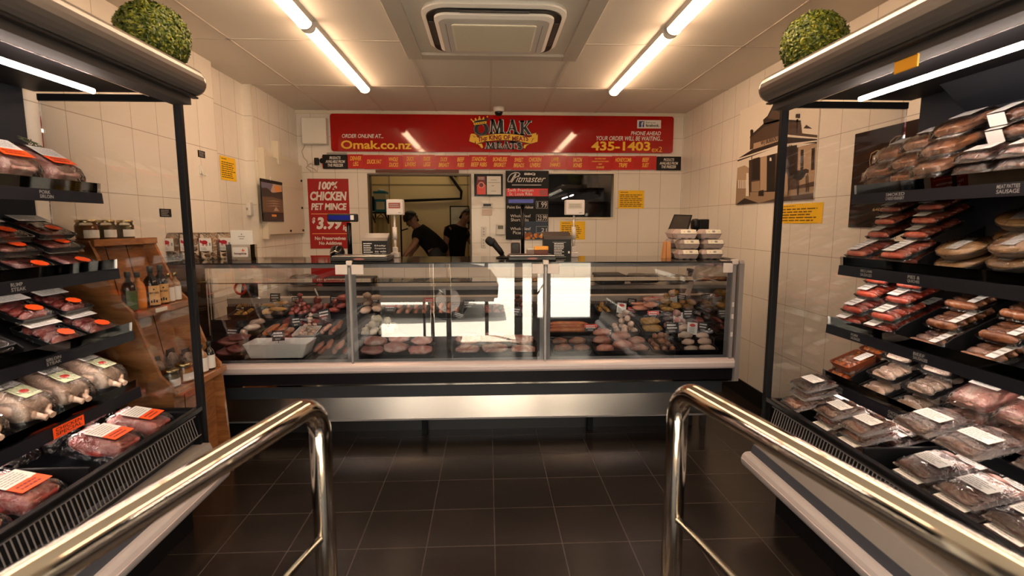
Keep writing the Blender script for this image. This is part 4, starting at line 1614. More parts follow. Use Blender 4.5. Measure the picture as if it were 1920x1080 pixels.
pic([(346, 505), (348, 480), (360, 480), (362, 505)], 0, 5)
pic([(402, 740), (405, 440), (440, 425), (436, 735)], 3, 4)
pic([(440, 640), (445, 400), (560, 380), (556, 600)], 1, 3)
# verandah roof, fascia, parapet, gable
pic([(90, 512), (92, 490), (215, 415), (480, 320), (735, 330), (735, 362), (480, 372), (420, 392)], 1, 5)
pic([(92, 500), (96, 488), (420, 380), (735, 340), (735, 350), (420, 394)], 0, 6)
pic([(222, 415), (222, 370), (420, 310), (420, 352)], 3, 6)
pic([(192, 420), (195, 320), (300, 225), (420, 190), (590, 205), (600, 290), (735, 300), (735, 320), (480, 300), (420, 312), (222, 375), (220, 410)], 2, 4)
pic([(192, 330), (195, 310), (300, 215), (420, 180), (590, 190), (590, 205), (420, 200), (305, 240)], 1, 5)
pic([(300, 225), (296, 185), (330, 155), (380, 55), (445, 130), (450, 190)], 1, 5)
pic([(330, 175), (382, 85), (425, 135), (425, 185)], 2, 6)
pic([(198, 320), (196, 268), (210, 258), (220, 268), (218, 310)], 1, 6)
pic([(610, 252), (632, 225), (680, 254)], 1, 5)
pic([(552, 290), (556, 180), (570, 180), (566, 290)], 1, 5)
pic([(548, 170), (552, 140), (585, 138), (582, 172)], 1, 6)
for x, y0, y1 in ((186, 500, 780), (205, 470, 660), (497, 380, 640), (512, 378, 640)):
    pic([(x, y1), (x, y0), (x + 6, y0), (x + 6, y1)], 5, 6)
pic([(728, 810), (742, 120), (762, 120), (722, 810)], 5, 7)
# horse and handler
pic([(505, 620), (512, 590), (545, 580), (600, 578), (628, 565), (655, 575), (650, 600), (630, 600), (618, 630), (590, 655), (560, 655), (530, 640)], 5, 8)
for x0, x1, y0, y1 in ((560, 562, 640, 772), (572, 566, 640, 772), (628, 630, 620, 748), (640, 646, 610, 748), (505, 486, 620, 775)):
    pic([(x0, y0), (x0 + 8, y0), (x1 + 7, y1), (x1, y1)], 1, 8)
pic([(462, 770), (465, 620), (478, 590), (488, 620), (490, 770)], 3, 8)
pic([(258, 780), (262, 740), (300, 730), (300, 780)], 1, 8)
in_t(obj('scene', bm, SEP, None, recalc=False), t)
bm = bm_new()
a, b = pz(268, 400), pz(415, 340)
# the name board runs uphill: set the words along its slope
du3 = (f.P(*pz(415, 322)) - f.P(*pz(268, 366)))
fb = Face(f.P(*pz(268, 404)), du3, (0, 0, 1))
add_text(bm, fb, 'W·J BURROU', 0.02, du3.length - 0.01, 0.008, 0.05, 0.0045, 0.02)
in_t(obj('name_board', bm, SEP[5]), t)

# wagyu poster
XW = XR - 0.009
a, b = at_x(1590, 426, XW), at_x(1720, 235, XW)
f = Face((XW, a.y, a.z), (0, -1, 0), (0, 0, 1))
w, h = 0.52, 0.0
top = at_x(1602, 252, XW)
h = top.z - a.z
t = thing('beef_poster', 'black wagyu beef poster with a line-drawn bull, seen through the cooler end glass', 'poster', (XW, a.y, a.z))
in_t(board('panel', f, w, h, 0.006, mat('poster_black', (0.016, 0.012, 0.011), 0.2)), t)
bm = bm_new()


def wz(px, py):
    p = at_x(px, py, XW)
    return a.y - p.y, p.z - a.z


for path in (((1632, 320), (1631, 300), (1634, 288), (1645, 282), (1660, 283), (1667, 276), (1670, 265), (1680, 256), (1690, 254)), ((1690, 254), (1680, 264), (1676, 272), (1690, 274)), ((1660, 283), (1655, 293), (1655, 310)), ((1667, 276), (1668, 290), (1676, 298), (1690, 296))):
    add_stroke(bm, f, [wz(*p) for p in path], 0.004, 0.001)
u0, v0 = wz(1636, 396)
u1, v1 = wz(1681, 389)
add_text(bm, f, '640 WAGYU', u0, u1 + 0.06, v0, v1 + 0.002, 0.001, 0.02)
in_t(obj('drawing', bm, mat('poster_line', lin((200, 170, 120)), 0.4)), t)

# ------------------------------------------------------------------ boxes, switches and fittings on the walls
c0, c1 = at_y(563, 219, YB - 0.10), at_y(612, 270, YB - 0.10)
t = thing('junction_cabinet', 'square white wall cabinet at the corner beside the red sign', 'cabinet', ((c0.x + c1.x) / 2, YB, c1.z))
in_t(box('body', c0.x, c1.x, YB - 0.09, YB, c1.z, c0.z, WHITEPL, None, 0.006), t)
in_t(box('door', c0.x + 0.006, c1.x - 0.006, YB - 0.10, YB - 0.088, c1.z + 0.006, c0.z - 0.006, mat('door_white', (0.78, 0.76, 0.7), 0.4), None, 0.004), t)
bm = bm_new()
pp = [at_y(572, 271, YB - 0.03), at_y(570, 276, YB - 0.02), at_y(566, 284, YB - 0.015), at_y(570, 296, YB - 0.015), at_y(576, 302, YB - 0.015), at_y(578, 312, YB - 0.015), at_y(588, 316, YB - 0.015), at_y(595, 322, YB - 0.015), at_y(596, 312, YB - 0.015), at_y(582, 306, YB - 0.015), at_y(574, 314, YB - 0.015), at_y(584, 322, YB - 0.015)]
add_tube(bm, pp, 0.004, 6)
tag(obj('dangling_cable', bm, mat('cable_cream', (0.5, 0.42, 0.36), 0.5)), 'cream cable dangling in loops below the white wall cabinet', 'cable')
c = at_y(594, 301, YB - 0.03)
t = thing('power_plug', 'black plug and round switch at the left end of the card rail', 'plug', (c.x, YB, c.z))
bm = bm_new()
add_box(bm, -0.025, 0.02, -0.05, 0, -0.05, 0.03, 0.008)
obj('plug_body', bm, BLACK, t)
bm = bm_new()
add_lathe(bm, [(0.028, 0), (0.03, 0.02), (0.022, 0.035)], (0, 0, 0), 14)
bmesh.ops.rotate(bm, verts=bm.verts, cent=(0, 0, 0), matrix=Matrix.Rotation(PI / 2, 3, 'X'))
bmesh.ops.translate(bm, verts=bm.verts, vec=(0.055, 0, 0))
obj('knob', bm, BLACK, t)

# cream meter cupboard on the left wall
XM = XL + 0.02
a, b = at_x(478, 290, XM + 0.05), at_x(557, 437, XM + 0.05)
t = thing('meter_cupboard', 'flat cream cupboard on the side wall with the calendar hanging on it', 'cupboard', (XM, 5.5, 1.44))
in_t(box('door', XM + 0.006, XM + 0.05, 5.08, 6.06, 1.44, 2.19, CREAM, None, 0.004), t)
in_t(box('backboard', XM, XM + 0.008, 5.05, 6.08, 1.40, 2.24, CREAM), t)
in_t(box('edge_strip', XM + 0.0, XM + 0.055, 5.055, 5.085, 1.40, 2.25, CREAM), t)
for y, z in ((5.99, 1.72), (6.01, 2.02), (5.99, 1.47), (5.62, 1.47)):
    bm = bm_new()
    add_tube(bm, [(XM + 0.045, y, z), (XM + 0.062, y, z)], 0.012, 10)
    in_t(obj('catch', bm, BLACK), t)
in_t(box('rib', XM + 0.05, XM + 0.055, 5.10, 6.04, 1.925, 1.94, CREAM), t)
bm = bm_new()
p = at_x(522, 275, XM + 0.055)
in_t(box('trim_post', XM + 0.0, XM + 0.06, p.y - 0.02, p.y + 0.03, 2.13, 2.36, CREAM), t)
# calendar
XCAL = XM + 0.062
a, b = at_x(488, 334, XCAL), at_x(533, 421, XCAL)
f = Face((XCAL, a.y, b.z + 0.0), (0, 1, 0), (0, 0, 1))
w, h = b.y - a.y, at_x(488, 334, XCAL).z - at_x(490, 415, XCAL).z
f.o.z = at_x(490, 415, XCAL).z
t = thing('wall_calendar', 'dark calendar with a sunset mountain picture hanging on the cream cupboard', 'calendar', f.o)
in_t(board('sheet', f, w, h, 0.006, BLACKGLOSS), t)
bm = bm_new()
C = [mat('cal_%s' % n, lin(c), 0.35) for n, c in (('sky', (110, 105, 130)), ('glow', (235, 150, 60)), ('cloud', (200, 170, 150)), ('hill', (48, 40, 38)), ('valley', (110, 84, 62)), ('river', (170, 140, 120)))]
add_rect(bm, f, 0.02 * w, 0.98 * w, 0.22 * h, 0.92 * h, 0.0006, 0)
add_flat(bm, f, [(0.4 * w, 0.7 * h), (0.55 * w, 0.92 * h), (0.98 * w, 0.92 * h), (0.98 * w, 0.74 * h)], 0.001, 2)
add_flat(bm, f, [((0.76 + 0.16 * math.cos(i * PI / 6)) * w, (0.81 + 0.09 * math.sin(i * PI / 6)) * h) for i in range(12)], 0.0014, 1)
add_flat(bm, f, [(0.02 * w, 0.78 * h), (0.25 * w, 0.80 * h), (0.5 * w, 0.7 * h), (0.98 * w, 0.76 * h), (0.98 * w, 0.5 * h), (0.02 * w, 0.52 * h)], 0.0018, 3)
add_flat(bm, f, [(0.02 * w, 0.58 * h), (0.5 * w, 0.6 * h), (0.98 * w, 0.55 * h), (0.98 * w, 0.22 * h), (0.02 * w, 0.22 * h)], 0.0022, 4)
for v in (0.5, 0.44, 0.38):
    add_flat(bm, f, [(0.15 * w, (v - 0.02) * h), (0.55 * w, (v + 0.02) * h), (0.9 * w, v * h), (0.55 * w, (v - 0.01) * h)], 0.0026, 5)
add_flat(bm, f, [(0.5 * w, 0.26 * h), (0.62 * w, 0.36 * h), (0.78 * w, 0.26 * h)], 0.0028, 2)
add_rect(bm, f, 0.02 * w, 0.98 * w, 0.03 * h, 0.20 * h, 0.003, 3)
add_rect(bm, f, 0.40 * w, 0.62 * w, 0.12 * h, 0.17 * h, 0.0034, 1)
in_t(obj('picture', bm, C, None, recalc=False), t)
bm = bm_new()
add_flat(bm, f, [(0.0, 0.94 * h), (w, 0.94 * h), (w, 1.0 * h), (0, 1.0 * h)], 0.003)
in_t(obj('binding', bm, BLACK), t)
bm = bm_new()
add_tube(bm, [f.P(0.42 * w, h * 0.99, 0.003), f.P(0.42 * w, h * 1.08, 0.003)], 0.006, 6)
in_t(obj('hanger', bm, WHITEPL), t)
# isolator switch on the pilaster
a, b = at_x(461, 380, XL + 0.04), at_x(473, 404, XL + 0.04)
c = at_y(467, 392, 4.98)
t = thing('isolator_switch', 'small white switch box on the pilaster edge', 'switch', (c.x, 5.0, c.z))
bm = bm_new()
add_box(bm, -0.03, 0.03, -0.06, 0.0, -0.062, 0.062, 0.006)
obj('box', bm, WHITEPL, t)
bm = bm_new()
add_box(bm, -0.008, 0.008, -0.066, -0.058, -0.012, 0.012, 0.002)
obj('rocker', bm, GREYPL, t)

# fittings between hatch and menu board
def plate(name, label, cat, px0, py0, px1, py1, d=0.02, m=WHITEPL, bev=0.004):
    a, b = at_y(px0, py0, YB - d), at_y(px1, py1, YB - d)
    t = thing(name, label, cat, ((a.x + b.x) / 2, YB, (a.z + b.z) / 2))
    in_t(box('case', a.x, b.x, YB - d, YB, b.z, a.z, m, None, bev), t)
    return t, Face((a.x, YB - d, b.z), (1, 0, 0), (0, 0, 1)), b.x - a.x, a.z - b.z


t, f, w, h = plate('thermostat', 'small wall thermostat with a dark display below the framed certificate', 'thermostat', 904, 380, 923, 389)
bm = bm_new()
add_rect(bm, f, 0.12 * w, 0.88 * w, 0.22 * h, 0.78 * h, 0.001)
in_t(obj('display', bm, BLACKGLOSS), t)
t, f, w, h = plate('push_pad', 'pale rectangular cover plate under the wall thermostat', 'cover plate', 904, 392, 923, 404, 0.012, mat('pad_pink', (0.74, 0.60, 0.52), 0.5))
t, f, w, h = plate('alarm_keypad', 'white alarm keypad with a small green screen beside the menu board', 'keypad', 930, 420, 947, 440, 0.03)
bm = bm_new()
add_rect(bm, f, 0.2 * w, 0.8 * w, 0.52 * h, 0.86 * h, 0.001)
in_t(obj('screen', bm, mat('keypad_screen', lin((88, 84, 60)), 0.3)), t)
for k, (y0, y1, lab) in enumerate(((425, 444, 'upper white wall socket plate beside the worker hatch'), (446, 465, 'lower white wall socket plate beside the worker hatch'))):
    t, f, w, h = plate('socket_plate', lab, 'socket', 902, y0, 912, y1, 0.012)
    bm = bm_new()
    for v in (0.22, 0.5, 0.78):
        add_rect(bm, f, 0.4 * w, 0.6 * w, (v - 0.06) * h, (v + 0.06) * h, 0.001)
    in_t(obj('slots', bm, INKG), t)

# ------------------------------------------------------------------ resting things on what is under them
from mathutils.bvhtree import BVHTree


def bvh_of(root, dz=0.0):
    vs, ps = [], []
    for o in [root] + [c for c in root.children] + [g for c in root.children for g in c.children]:
        if o.type != 'MESH':
            continue
        chain = [o]
        while chain[-1] is not root:
            chain.append(chain[-1].parent)
        M = Matrix.Identity(4)
        for c in reversed(chain):
            b = Matrix.LocRotScale(c.location, c.rotation_euler, c.scale)
            M = M @ (b if c is root else c.matrix_parent_inverse @ b)
        M = Matrix.Translation((0, 0, dz)) @ M
        k = len(vs)
        vs += [M @ v.co for v in o.data.vertices]
        ps += [[k + i for i in p.vertices] for p in o.data.polygons]
    lo = Vector([min(v[i] for v in vs) for i in range(3)])
    hi = Vector([max(v[i] for v in vs) for i in range(3)])
    return BVHTree.FromPolygons(vs, ps), lo, hi


def clash(a, b):
    return all(a[1][i] < b[2][i] and b[1][i] < a[2][i] for i in range(3)) and bool(a[0].overlap(b[0]))


def settle(root, obstacles, step=0.004, rise=0.14, slides=(Vector((0, 0, 0)),)):
    """Raise a thing until it rests clear of what lies under it (drawing it forward if it cannot), and remember it as an obstacle for the next."""
    start = root.location.copy()
    best = None
    for k, sl in enumerate(slides):
        root.location = start + sl
        i = 0
        while i * step <= rise:
            b = bvh_of(root, i * step)
            if not any(clash(b, o) for o in obstacles):
                break
            i += 1
        cost = i * step + 0.6 * sl.length + (1 if i * step > rise else 0)
        if best is None or cost < best[0]:
            best = (cost, root.location.copy() + Vector((0, 0, i * step if i * step <= rise else 0.0)))
        if i == 0:
            break
    root.location = best[1]
    obstacles.append(bvh_of(root))



# ------------------------------------------------------------------ meats
F_RED = mottled('beef_red', [(0.30, (0.18, 0.025, 0.022)), (0.5, (0.34, 0.05, 0.042)), (0.62, (0.42, 0.10, 0.085)), (0.72, (0.66, 0.45, 0.4))], 14)
F_DARK = mottled('beef_dark', [(0.3, (0.10, 0.022, 0.02)), (0.5, (0.24, 0.055, 0.048)), (0.64, (0.36, 0.12, 0.10)), (0.76, (0.6, 0.42, 0.36))], 13)
F_PINK = mottled('pork_pink', [(0.3, (0.42, 0.14, 0.12)), (0.46, (0.56, 0.25, 0.21)), (0.58, (0.68, 0.42, 0.36)), (0.68, (0.82, 0.68, 0.6))], 13)
F_PALE = mottled('chicken_pale', [(0.3, (0.52, 0.34, 0.25)), (0.5, (0.66, 0.47, 0.36)), (0.7, (0.78, 0.64, 0.52))], 9)
F_CRUMB = mottled('crumb_yellow', [(0.3, (0.34, 0.16, 0.03)), (0.5, (0.52, 0.28, 0.06)), (0.7, (0.68, 0.42, 0.13))], 60, 0.8, 0.0, 0.8, 140)
F_ORANGE = mottled('marinade_orange', [(0.3, (0.34, 0.07, 0.015)), (0.5, (0.50, 0.13, 0.03)), (0.7, (0.62, 0.24, 0.07))], 16)
F_BROWN = mottled('glazed_brown', [(0.3, (0.11, 0.03, 0.012)), (0.5, (0.26, 0.09, 0.035)), (0.7, (0.45, 0.2, 0.09))], 16)
F_CREAM = mottled('cream_salad', [(0.3, (0.5, 0.44, 0.30)), (0.5, (0.68, 0.62, 0.46)), (0.7, (0.8, 0.75, 0.6))], 22, 0.5, 0.3)
F_SAUS = mottled('sausage_pink', [(0.3, (0.40, 0.14, 0.085)), (0.5, (0.52, 0.21, 0.14)), (0.7, (0.62, 0.32, 0.23))], 20)
F_SAUR = mottled('sausage_red', [(0.3, (0.26, 0.04, 0.02)), (0.5, (0.38, 0.075, 0.04)), (0.7, (0.52, 0.18, 0.11))], 20)
F_MARB = mottled('rolled_stripe', [(0.36, (0.36, 0.11, 0.08)), (0.48, (0.55, 0.27, 0.2)), (0.56, (0.74, 0.57, 0.48)), (0.66, (0.5, 0.2, 0.15))], 9, distort=2.0)
FLESH = [F_RED, F_DARK, F_PINK, F_PALE, F_CRUMB, F_ORANGE, F_BROWN, F_CREAM, F_SAUS, F_SAUR]


def variants(fn, m, n=3):
    out = []
    for i in range(n):
        bm = bm_new()
        fn(bm, i)
        out.append(mesh_of(fn.__name__, bm, m))
    return out


def steak_v(bm, i):
    add_lump(bm, (0, 0, 0.011), (0.13, 0.085, 0.026), i + 3, 0.16, 1.6, 0, 0.25, 16, 7, 0.8)


def slice_v(bm, i):
    add_lump(bm, (0, 0, 0.013), (0.15, 0.05, 0.03), i + 11, 0.12, 1.4, 0, 0.3, 14, 7, 0.85)


def fillet_v(bm, i):
    add_lump(bm, (0, 0, 0.02), (0.10, 0.06, 0.045), i + 21, 0.16, 1.8, 0, 0.3, 14, 8)


def ball_v(bm, i):
    add_lump(bm, (0, 0, 0.018), (0.046, 0.046, 0.042), i + 31, 0.12, 2.0, 0, 0.2, 10, 7)


def link_v(bm, i):
    add_sausage(bm, (0, 0, 0.017), 0.13, 0.0165, 0, 0.12, i)


def rope_v(bm, i):
    add_sausage(bm, (0, 0, 0.02), 0.30, 0.02, 0, 0.04, i)


def chunk_v(bm, i):
    add_lump(bm, (0, 0, 0.012), (0.035, 0.028, 0.026), i + 41, 0.25, 2.0, 0, 0.2, 8, 6)


def drum_v(bm, i):
    add_tube(bm, [(-0.065, 0, 0.018), (-0.055, 0, 0.018), (-0.02, 0, 0.018), (0.0, 0.002, 0.022), (0.025, 0.004, 0.026), (0.05, 0.003, 0.026), (0.065, 0, 0.024)], [0.006, 0.01, 0.011, 0.016, 0.026, 0.024, 0.008], 10)


_vc = {}


def piece(fn, m, i):
    k = (fn.__name__, m.name)
    if k not in _vc:
        _vc[k] = variants(fn, m)
    return _vc[k][i % 3]


TRAYB = mat('tray_black', (0.012, 0.012, 0.013), 0.3)


def tray_mesh(w, d, h, m, flare=0.012, th=0.004):
    bm = bm_new()
    r = min(w, d) * 0.08
    dish(bm, [(w / 2 - flare, d / 2 - flare, r, 0.0), (w / 2, d / 2, r, h), (w / 2 - th, d / 2 - th, r, h), (w / 2 - flare - th, d / 2 - flare - th, r, th)])
    return mesh_of('display_tray', bm, m)


tq = random.Random(11)
counter_obst = [bvh_of(counter)]
NAMES = {}


def counter_tray(row, pxa, pxb, what, label, kind, m, lay, n, colour=None, h=0.03, deep=None, piece_cat='meat', seed=0, scale=1.0, traylabel=None, heap=0.0):
    """A tray on stepped deck `row` spanning the surveyed pixel columns, filled with individual pieces."""
    y0, y1, z0, z1 = DECK[row]
    yc = CY + (y0 + y1) / 2 + 0.005
    d = (y1 - y0) - 0.03
    xa, xb = at_y(pxa, 640 - row * 35, yc - d / 2).x, at_y(pxb, 640 - row * 35, yc - d / 2).x
    xb = min(xb, 1.605)
    w = xb - xa
    t = tag(obj('display_tray', tray_mesh(w, d, h, colour or TRAYB), None), traylabel or ('black counter tray holding the ' + what), 'tray')
    tl = R(9) if row < 2 else R(7)
    t.location = ((xa + xb) / 2, yc, z1 + 0.002 + d / 2 * math.sin(tl))
    t.rotation_euler = (tl, 0, 0)
    settle(t, counter_obst)
    obst = counter_obst[:1] + [counter_obst[-1]]
    q = random.Random(seed + pxa)
    base = Matrix.Translation(Vector(t.location)) @ Matrix.Rotation(tl, 4, 'X')
    me0 = piece(kind, m, 0)
    ext = [max(v.co[i] for v in me0.vertices) - min(v.co[i] for v in me0.vertices) for i in range(2)]
    if lay is lay_heap:
        n = max(3, min(n, int(1.9 * (w - 0.03) * (d - 0.04) / (ext[0] * ext[1] * scale * scale))))
    spots = lay(n, w - 0.03, d - 0.04, q)
    for i, (x, y, z, rz, tx) in enumerate(spots):
        me = piece(kind, m, q.randrange(3))
        o = bpy.data.objects.new(NAMES.get(what, 'meat_piece'), me)
        COL.objects.link(o)
        o.matrix_world = base @ Matrix.Translation((x, y, 0.006 + z)) @ Matrix.Rotation(rz, 4, 'Z') @ Matrix.Rotation(tx, 4, 'X') @ Matrix.Scale(scale * q.uniform(0.92, 1.1), 4)
        tag(o, label, piece_cat, what + ' on the counter')
        settle(o, obst, 0.002, 0.085)
    counter_obst.extend(obst[2:])
    return t


def lay_fan(n, w, d, q):
    """Overlapping slices leaning back, in one or more rows."""
    rows = 1 if n <= 6 else 2
    k = (n + rows - 1) // rows
    out = []
    for i in range(n):
        r, c = divmod(i, k)
        x = -w / 2 + w * (c + 0.5) / k
        y = -d / 2 + d * (r + 0.5) / rows
        out.append((x, y, 0.004 + r * 0.012 + 0.002 * (c % 2), PI / 2 + q.uniform(-0.2, 0.2), R(-28)))
    return out


def lay_rows(n, w, d, q):
    """Flat pieces laid side by side, front to back."""
    k = max(1, round(math.sqrt(n * w / d * 0.55)))
    rows = (n + k - 1) // k
    out = []
    for i in range(n):
        r, c = divmod(i, k)
        out.append((-w / 2 + w * (c + 0.5) / k + q.uniform(-.006, .006), -d / 2 + d * (r + 0.5) / rows, 0.001 + 0.014 * r, q.uniform(-0.2, 0.2), R(12)))
    return out


def lay_side(n, w, d, q):
    """Links laid side by side pointing to the customer."""
    rows = 1 if n <= 8 else 2
    k = (n + rows - 1) // rows
    out = []
    for i in range(n):
        r, c = divmod(i, k)
        out.append((-w / 2 + w * (c + 0.5) / k, q.uniform(-.006, .006) - 0.01 + 0.02 * r, 0.028 * r, PI / 2 + q.uniform(-.12, .12), 0))
    return out


def lay_heap(n, w, d, q):
    out = []
    gx = max(2, round(math.sqrt(n * w / d * 0.7)))
    gy = max(2, round(n * 0.7 / gx))
    base = [(i, j) for j in range(gy) for i in range(gx)]
    for i in range(n):
        if i < len(base):
            a, b = base[i]
            out.append((-w / 2 + w * (a + 0.5) / gx + q.uniform(-.008, .008), -d / 2 + d * (b + 0.5) / gy + q.uniform(-.006, .006), 0.0, q.uniform(0, 6.28), q.uniform(-.2, .2)))
        else:
            out.append((q.uniform(-w, w) * 0.28, q.uniform(-d, d) * 0.24 + 0.02, 0.030 + 0.02 * q.random(), q.uniform(0, 6.28), q.uniform(-.4, .4)))
    return out


def lay_long(n, w, d, q):
    return [(q.uniform(-.01, .01), -d / 2 + d * (i + 0.5) / n, 0.0 + 0.004 * i, q.uniform(-.04, .04), 0) for i in range(n)]


NAMES.update({'dark beef cuts': 'beef_cut', 'orange pork slices': 'pork_slice', 'raw pink cutlets': 'cutlet', 'thick sirloin slabs': 'steak', 'striped rolled joints': 'rolled_joint', 'pale fillet portions': 'chicken_fillet', 'sticky wing pieces': 'chicken_wing', 'white thigh pieces': 'chicken_thigh',
              'stuffed chicken pieces': 'stuffed_chicken', 'orange marinated cuts': 'marinated_cut', 'creamy chunks': 'marinated_chunk', 'plain pink links': 'sausage', 'white salad mounds': 'salad_scoop', 'long brown sausages': 'long_sausage', 'white dumpling balls': 'chicken_ball', 'golden schnitzels': 'schnitzel', 'pink mince mounds': 'mince_portion', 'dark red strips': 'beef_strip',
              'yellow bites': 'crumbed_bite', 'stacked yellow schnitzels': 'schnitzel', 'bright red cubes': 'diced_beef', 'coarse red mince': 'mince_mound', 'red braising pieces': 'braising_steak', 'pale kebab meat': 'kebab_piece', 'orange sausage links': 'sausage', 'deep red cubes': 'diced_meat', 'yellow chips': 'crumbed_bite', 'pink escalopes': 'escalope', 'sandy crumbed pieces': 'crumbed_piece', 'brown crumbed pieces': 'crumbed_piece', 'golden nuggets': 'nugget'})
# front row
counter_tray(0, 398, 452, 'dark beef cuts', 'dark beef cut in the front row tray nearest the jar stand', steak_v, F_DARK, lay_rows, 5, scale=1.0)
counter_tray(0, 580, 652, 'orange pork slices', 'orange-brown pork slice fanned in the tray beside the white dish', slice_v, F_SAUS, lay_fan, 6, h=0.022)
counter_tray(0, 668, 812, 'raw pink cutlets', 'flat raw pink cutlet in the wide tray just inside the first glass joint', steak_v, F_PINK, lay_rows, 8, h=0.02, scale=1.15)
counter_tray(0, 846, 1010, 'thick sirloin slabs', 'thick pink steak with a fat edge in the middle front tray', steak_v, F_MARB, lay_rows, 6, h=0.03, scale=1.3)
counter_tray(0, 1036, 1112, 'striped rolled joints', 'brown rolled joint in the front tray right of the second glass joint', fillet_v, F_BROWN, lay_rows, 4, scale=1.1)
counter_tray(0, 1116, 1222, 'pale fillet portions', 'pink-brown chicken fillet in the tray under the reflected cooler bumper', fillet_v, F_SAUS, lay_rows, 7, scale=1.25)
counter_tray(0, 1225, 1277, 'sticky wing pieces', 'dark sticky glazed wing in the front row of the counter', chunk_v, F_BROWN, lay_heap, 16, scale=1.5)
counter_tray(0, 1280, 1350, 'white thigh pieces', 'white-pink chicken thigh in the last front tray by the counter end', fillet_v, F_PALE, lay_rows, 7, scale=0.95)
# middle row
counter_tray(1, 440, 480, 'stuffed chicken pieces', 'pale stuffed chicken piece in the middle row above the white dish', fillet_v, F_PALE, lay_heap, 4)
counter_tray(1, 484, 540, 'orange marinated cuts', 'orange marinated cut in the middle row behind the white dish', slice_v, F_ORANGE, lay_side, 5, scale=1.0)
counter_tray(1, 544, 588, 'creamy chunks', 'creamy white chunk in the pale middle row tray', chunk_v, F_PALE, lay_heap, 18, colour=WHITEPL, traylabel='white shallow tray holding the creamy chunks in the middle row')
counter_tray(1, 592, 640, 'plain pink links', 'plain pink sausage in the middle row left of the first glass joint', link_v, F_SAUS, lay_side, 5)
counter_tray(1, 668, 742, 'white salad mounds', 'white salad scoop behind the pink cutlets', ball_v, F_CREAM, lay_heap, 16, scale=1.2, piece_cat='salad')
counter_tray(1, 1026, 1112, 'long brown sausages', 'long brown sausage lying across the tray right of the second glass joint', rope_v, F_ORANGE, lay_long, 4, scale=0.95)
counter_tray(1, 1150, 1202, 'white dumpling balls', 'white ball-shaped portion heaped in the middle row', ball_v, F_PALE, lay_heap, 14)
counter_tray(1, 1206, 1248, 'golden schnitzels', 'flat golden schnitzel in the middle row right section', steak_v, F_CRUMB, lay_rows, 3)
counter_tray(1, 1252, 1308, 'pink mince mounds', 'pink mince portion in the middle row right section', ball_v, F_PINK, lay_heap, 10, scale=1.2)
counter_tray(1, 1311, 1345, 'dark red strips', 'dark red meat strip in the middle row next to the counter end', slice_v, F_RED, lay_side, 5, scale=0.8)
# back row
counter_tray(2, 425, 462, 'yellow bites', 'small yellow crumbed bite in the back row nearest the jar stand', chunk_v, F_CRUMB, lay_heap, 10)
counter_tray(2, 480, 528, 'stacked yellow schnitzels', 'yellow crumbed schnitzel stacked in the back row', steak_v, F_CRUMB, lay_heap, 9, heap=1)
counter_tray(2, 531, 572, 'bright red cubes', 'bright red diced beef lump heaped in the back row', chunk_v, F_RED, lay_heap, 24, scale=1.3)
counter_tray(2, 575, 606, 'coarse red mince', 'coarse red mince mound in the back row tray with the white scoop', ball_v, F_RED, lay_heap, 9, scale=1.2)
counter_tray(2, 610, 650, 'red braising pieces', 'large red braising piece in the back row left of the first glass joint', fillet_v, F_RED, lay_heap, 8)
counter_tray(2, 668, 716, 'pale kebab meat', 'pale pink kebab piece in the back row right of the first glass joint', fillet_v, F_PALE, lay_heap, 8)
counter_tray(2, 736, 868, 'orange sausage links', 'orange sausage in the long back row of links', link_v, F_SAUS, lay_side, 15)
counter_tray(2, 902, 1005, 'deep red cubes', 'deep red diced piece in the back row mid counter', chunk_v, F_DARK, lay_heap, 26, scale=1.5)
counter_tray(2, 1122, 1152, 'yellow chips', 'yellow crumbed bite in the back row, right counter section', chunk_v, F_CRUMB, lay_heap, 10)
counter_tray(2, 1196, 1240, 'pink escalopes', 'pink escalope with a white card in the back row', steak_v, F_SAUS, lay_heap, 7)
counter_tray(2, 1243, 1285, 'sandy crumbed pieces', 'sandy crumbed piece heaped under the tallest white card', fillet_v, F_CRUMB, lay_heap, 9)
counter_tray(2, 1288, 1326, 'brown crumbed pieces', 'brown crumbed piece in the back row near the counter end', fillet_v, mottled('crumb_brown', [(0.3, (0.2, 0.09, 0.02)), (0.5, (0.33, 0.16, 0.04)), (0.7, (0.46, 0.25, 0.08))], 60, 0.8, 0.0, 0.8, 140), lay_heap, 8)

# white deep dish with one slice
yc = CY + 0.16
bl_, br_ = at_y(464, 664, CY + 0.07), at_y(568, 664, CY + 0.07)
bm = bm_new()
dish(bm, [(0.170, 0.085, 0.012, 0.0), (0.208, 0.105, 0.014, 0.095), (0.199, 0.097, 0.012, 0.095), (0.163, 0.079, 0.01, 0.010)])
wd = tag(obj('serving_dish', bm, mat('melamine_white', (0.88, 0.84, 0.79), 0.3)), 'deep white rectangular dish, almost empty, at the front of the counter', 'dish')
wd.location = ((bl_.x + br_.x) / 2, CY + 0.168, 0.663)
bm = bm_new()
add_lump(bm, (0, 0, 0.01), (0.10, 0.045, 0.022), 5, 0.1, 1.5, 0, 0.3, 14, 7, 0.8)
o = tag(obj('meat_slice', bm, F_SAUS), 'last thin slice of meat lying in the white dish', 'meat')
o.location = (wd.location.x + 0.03, wd.location.y - 0.005, 0.676)
settle(wd, counter_obst)
settle(o, counter_obst, 0.002)

# black name tickets and white cards standing among the trays
TICK = mat('ticket_black', (0.014, 0.014, 0.016), 0.4)


def ticket_proto(w, h, kind):
    bm = bm_new()
    add_box(bm, -w / 2, w / 2, -0.001, 0.001, 0, h)
    return mesh_of('ticket_card', bm, {'black': TICK, 'white': PAPER, 'redtop': TICK}[kind])


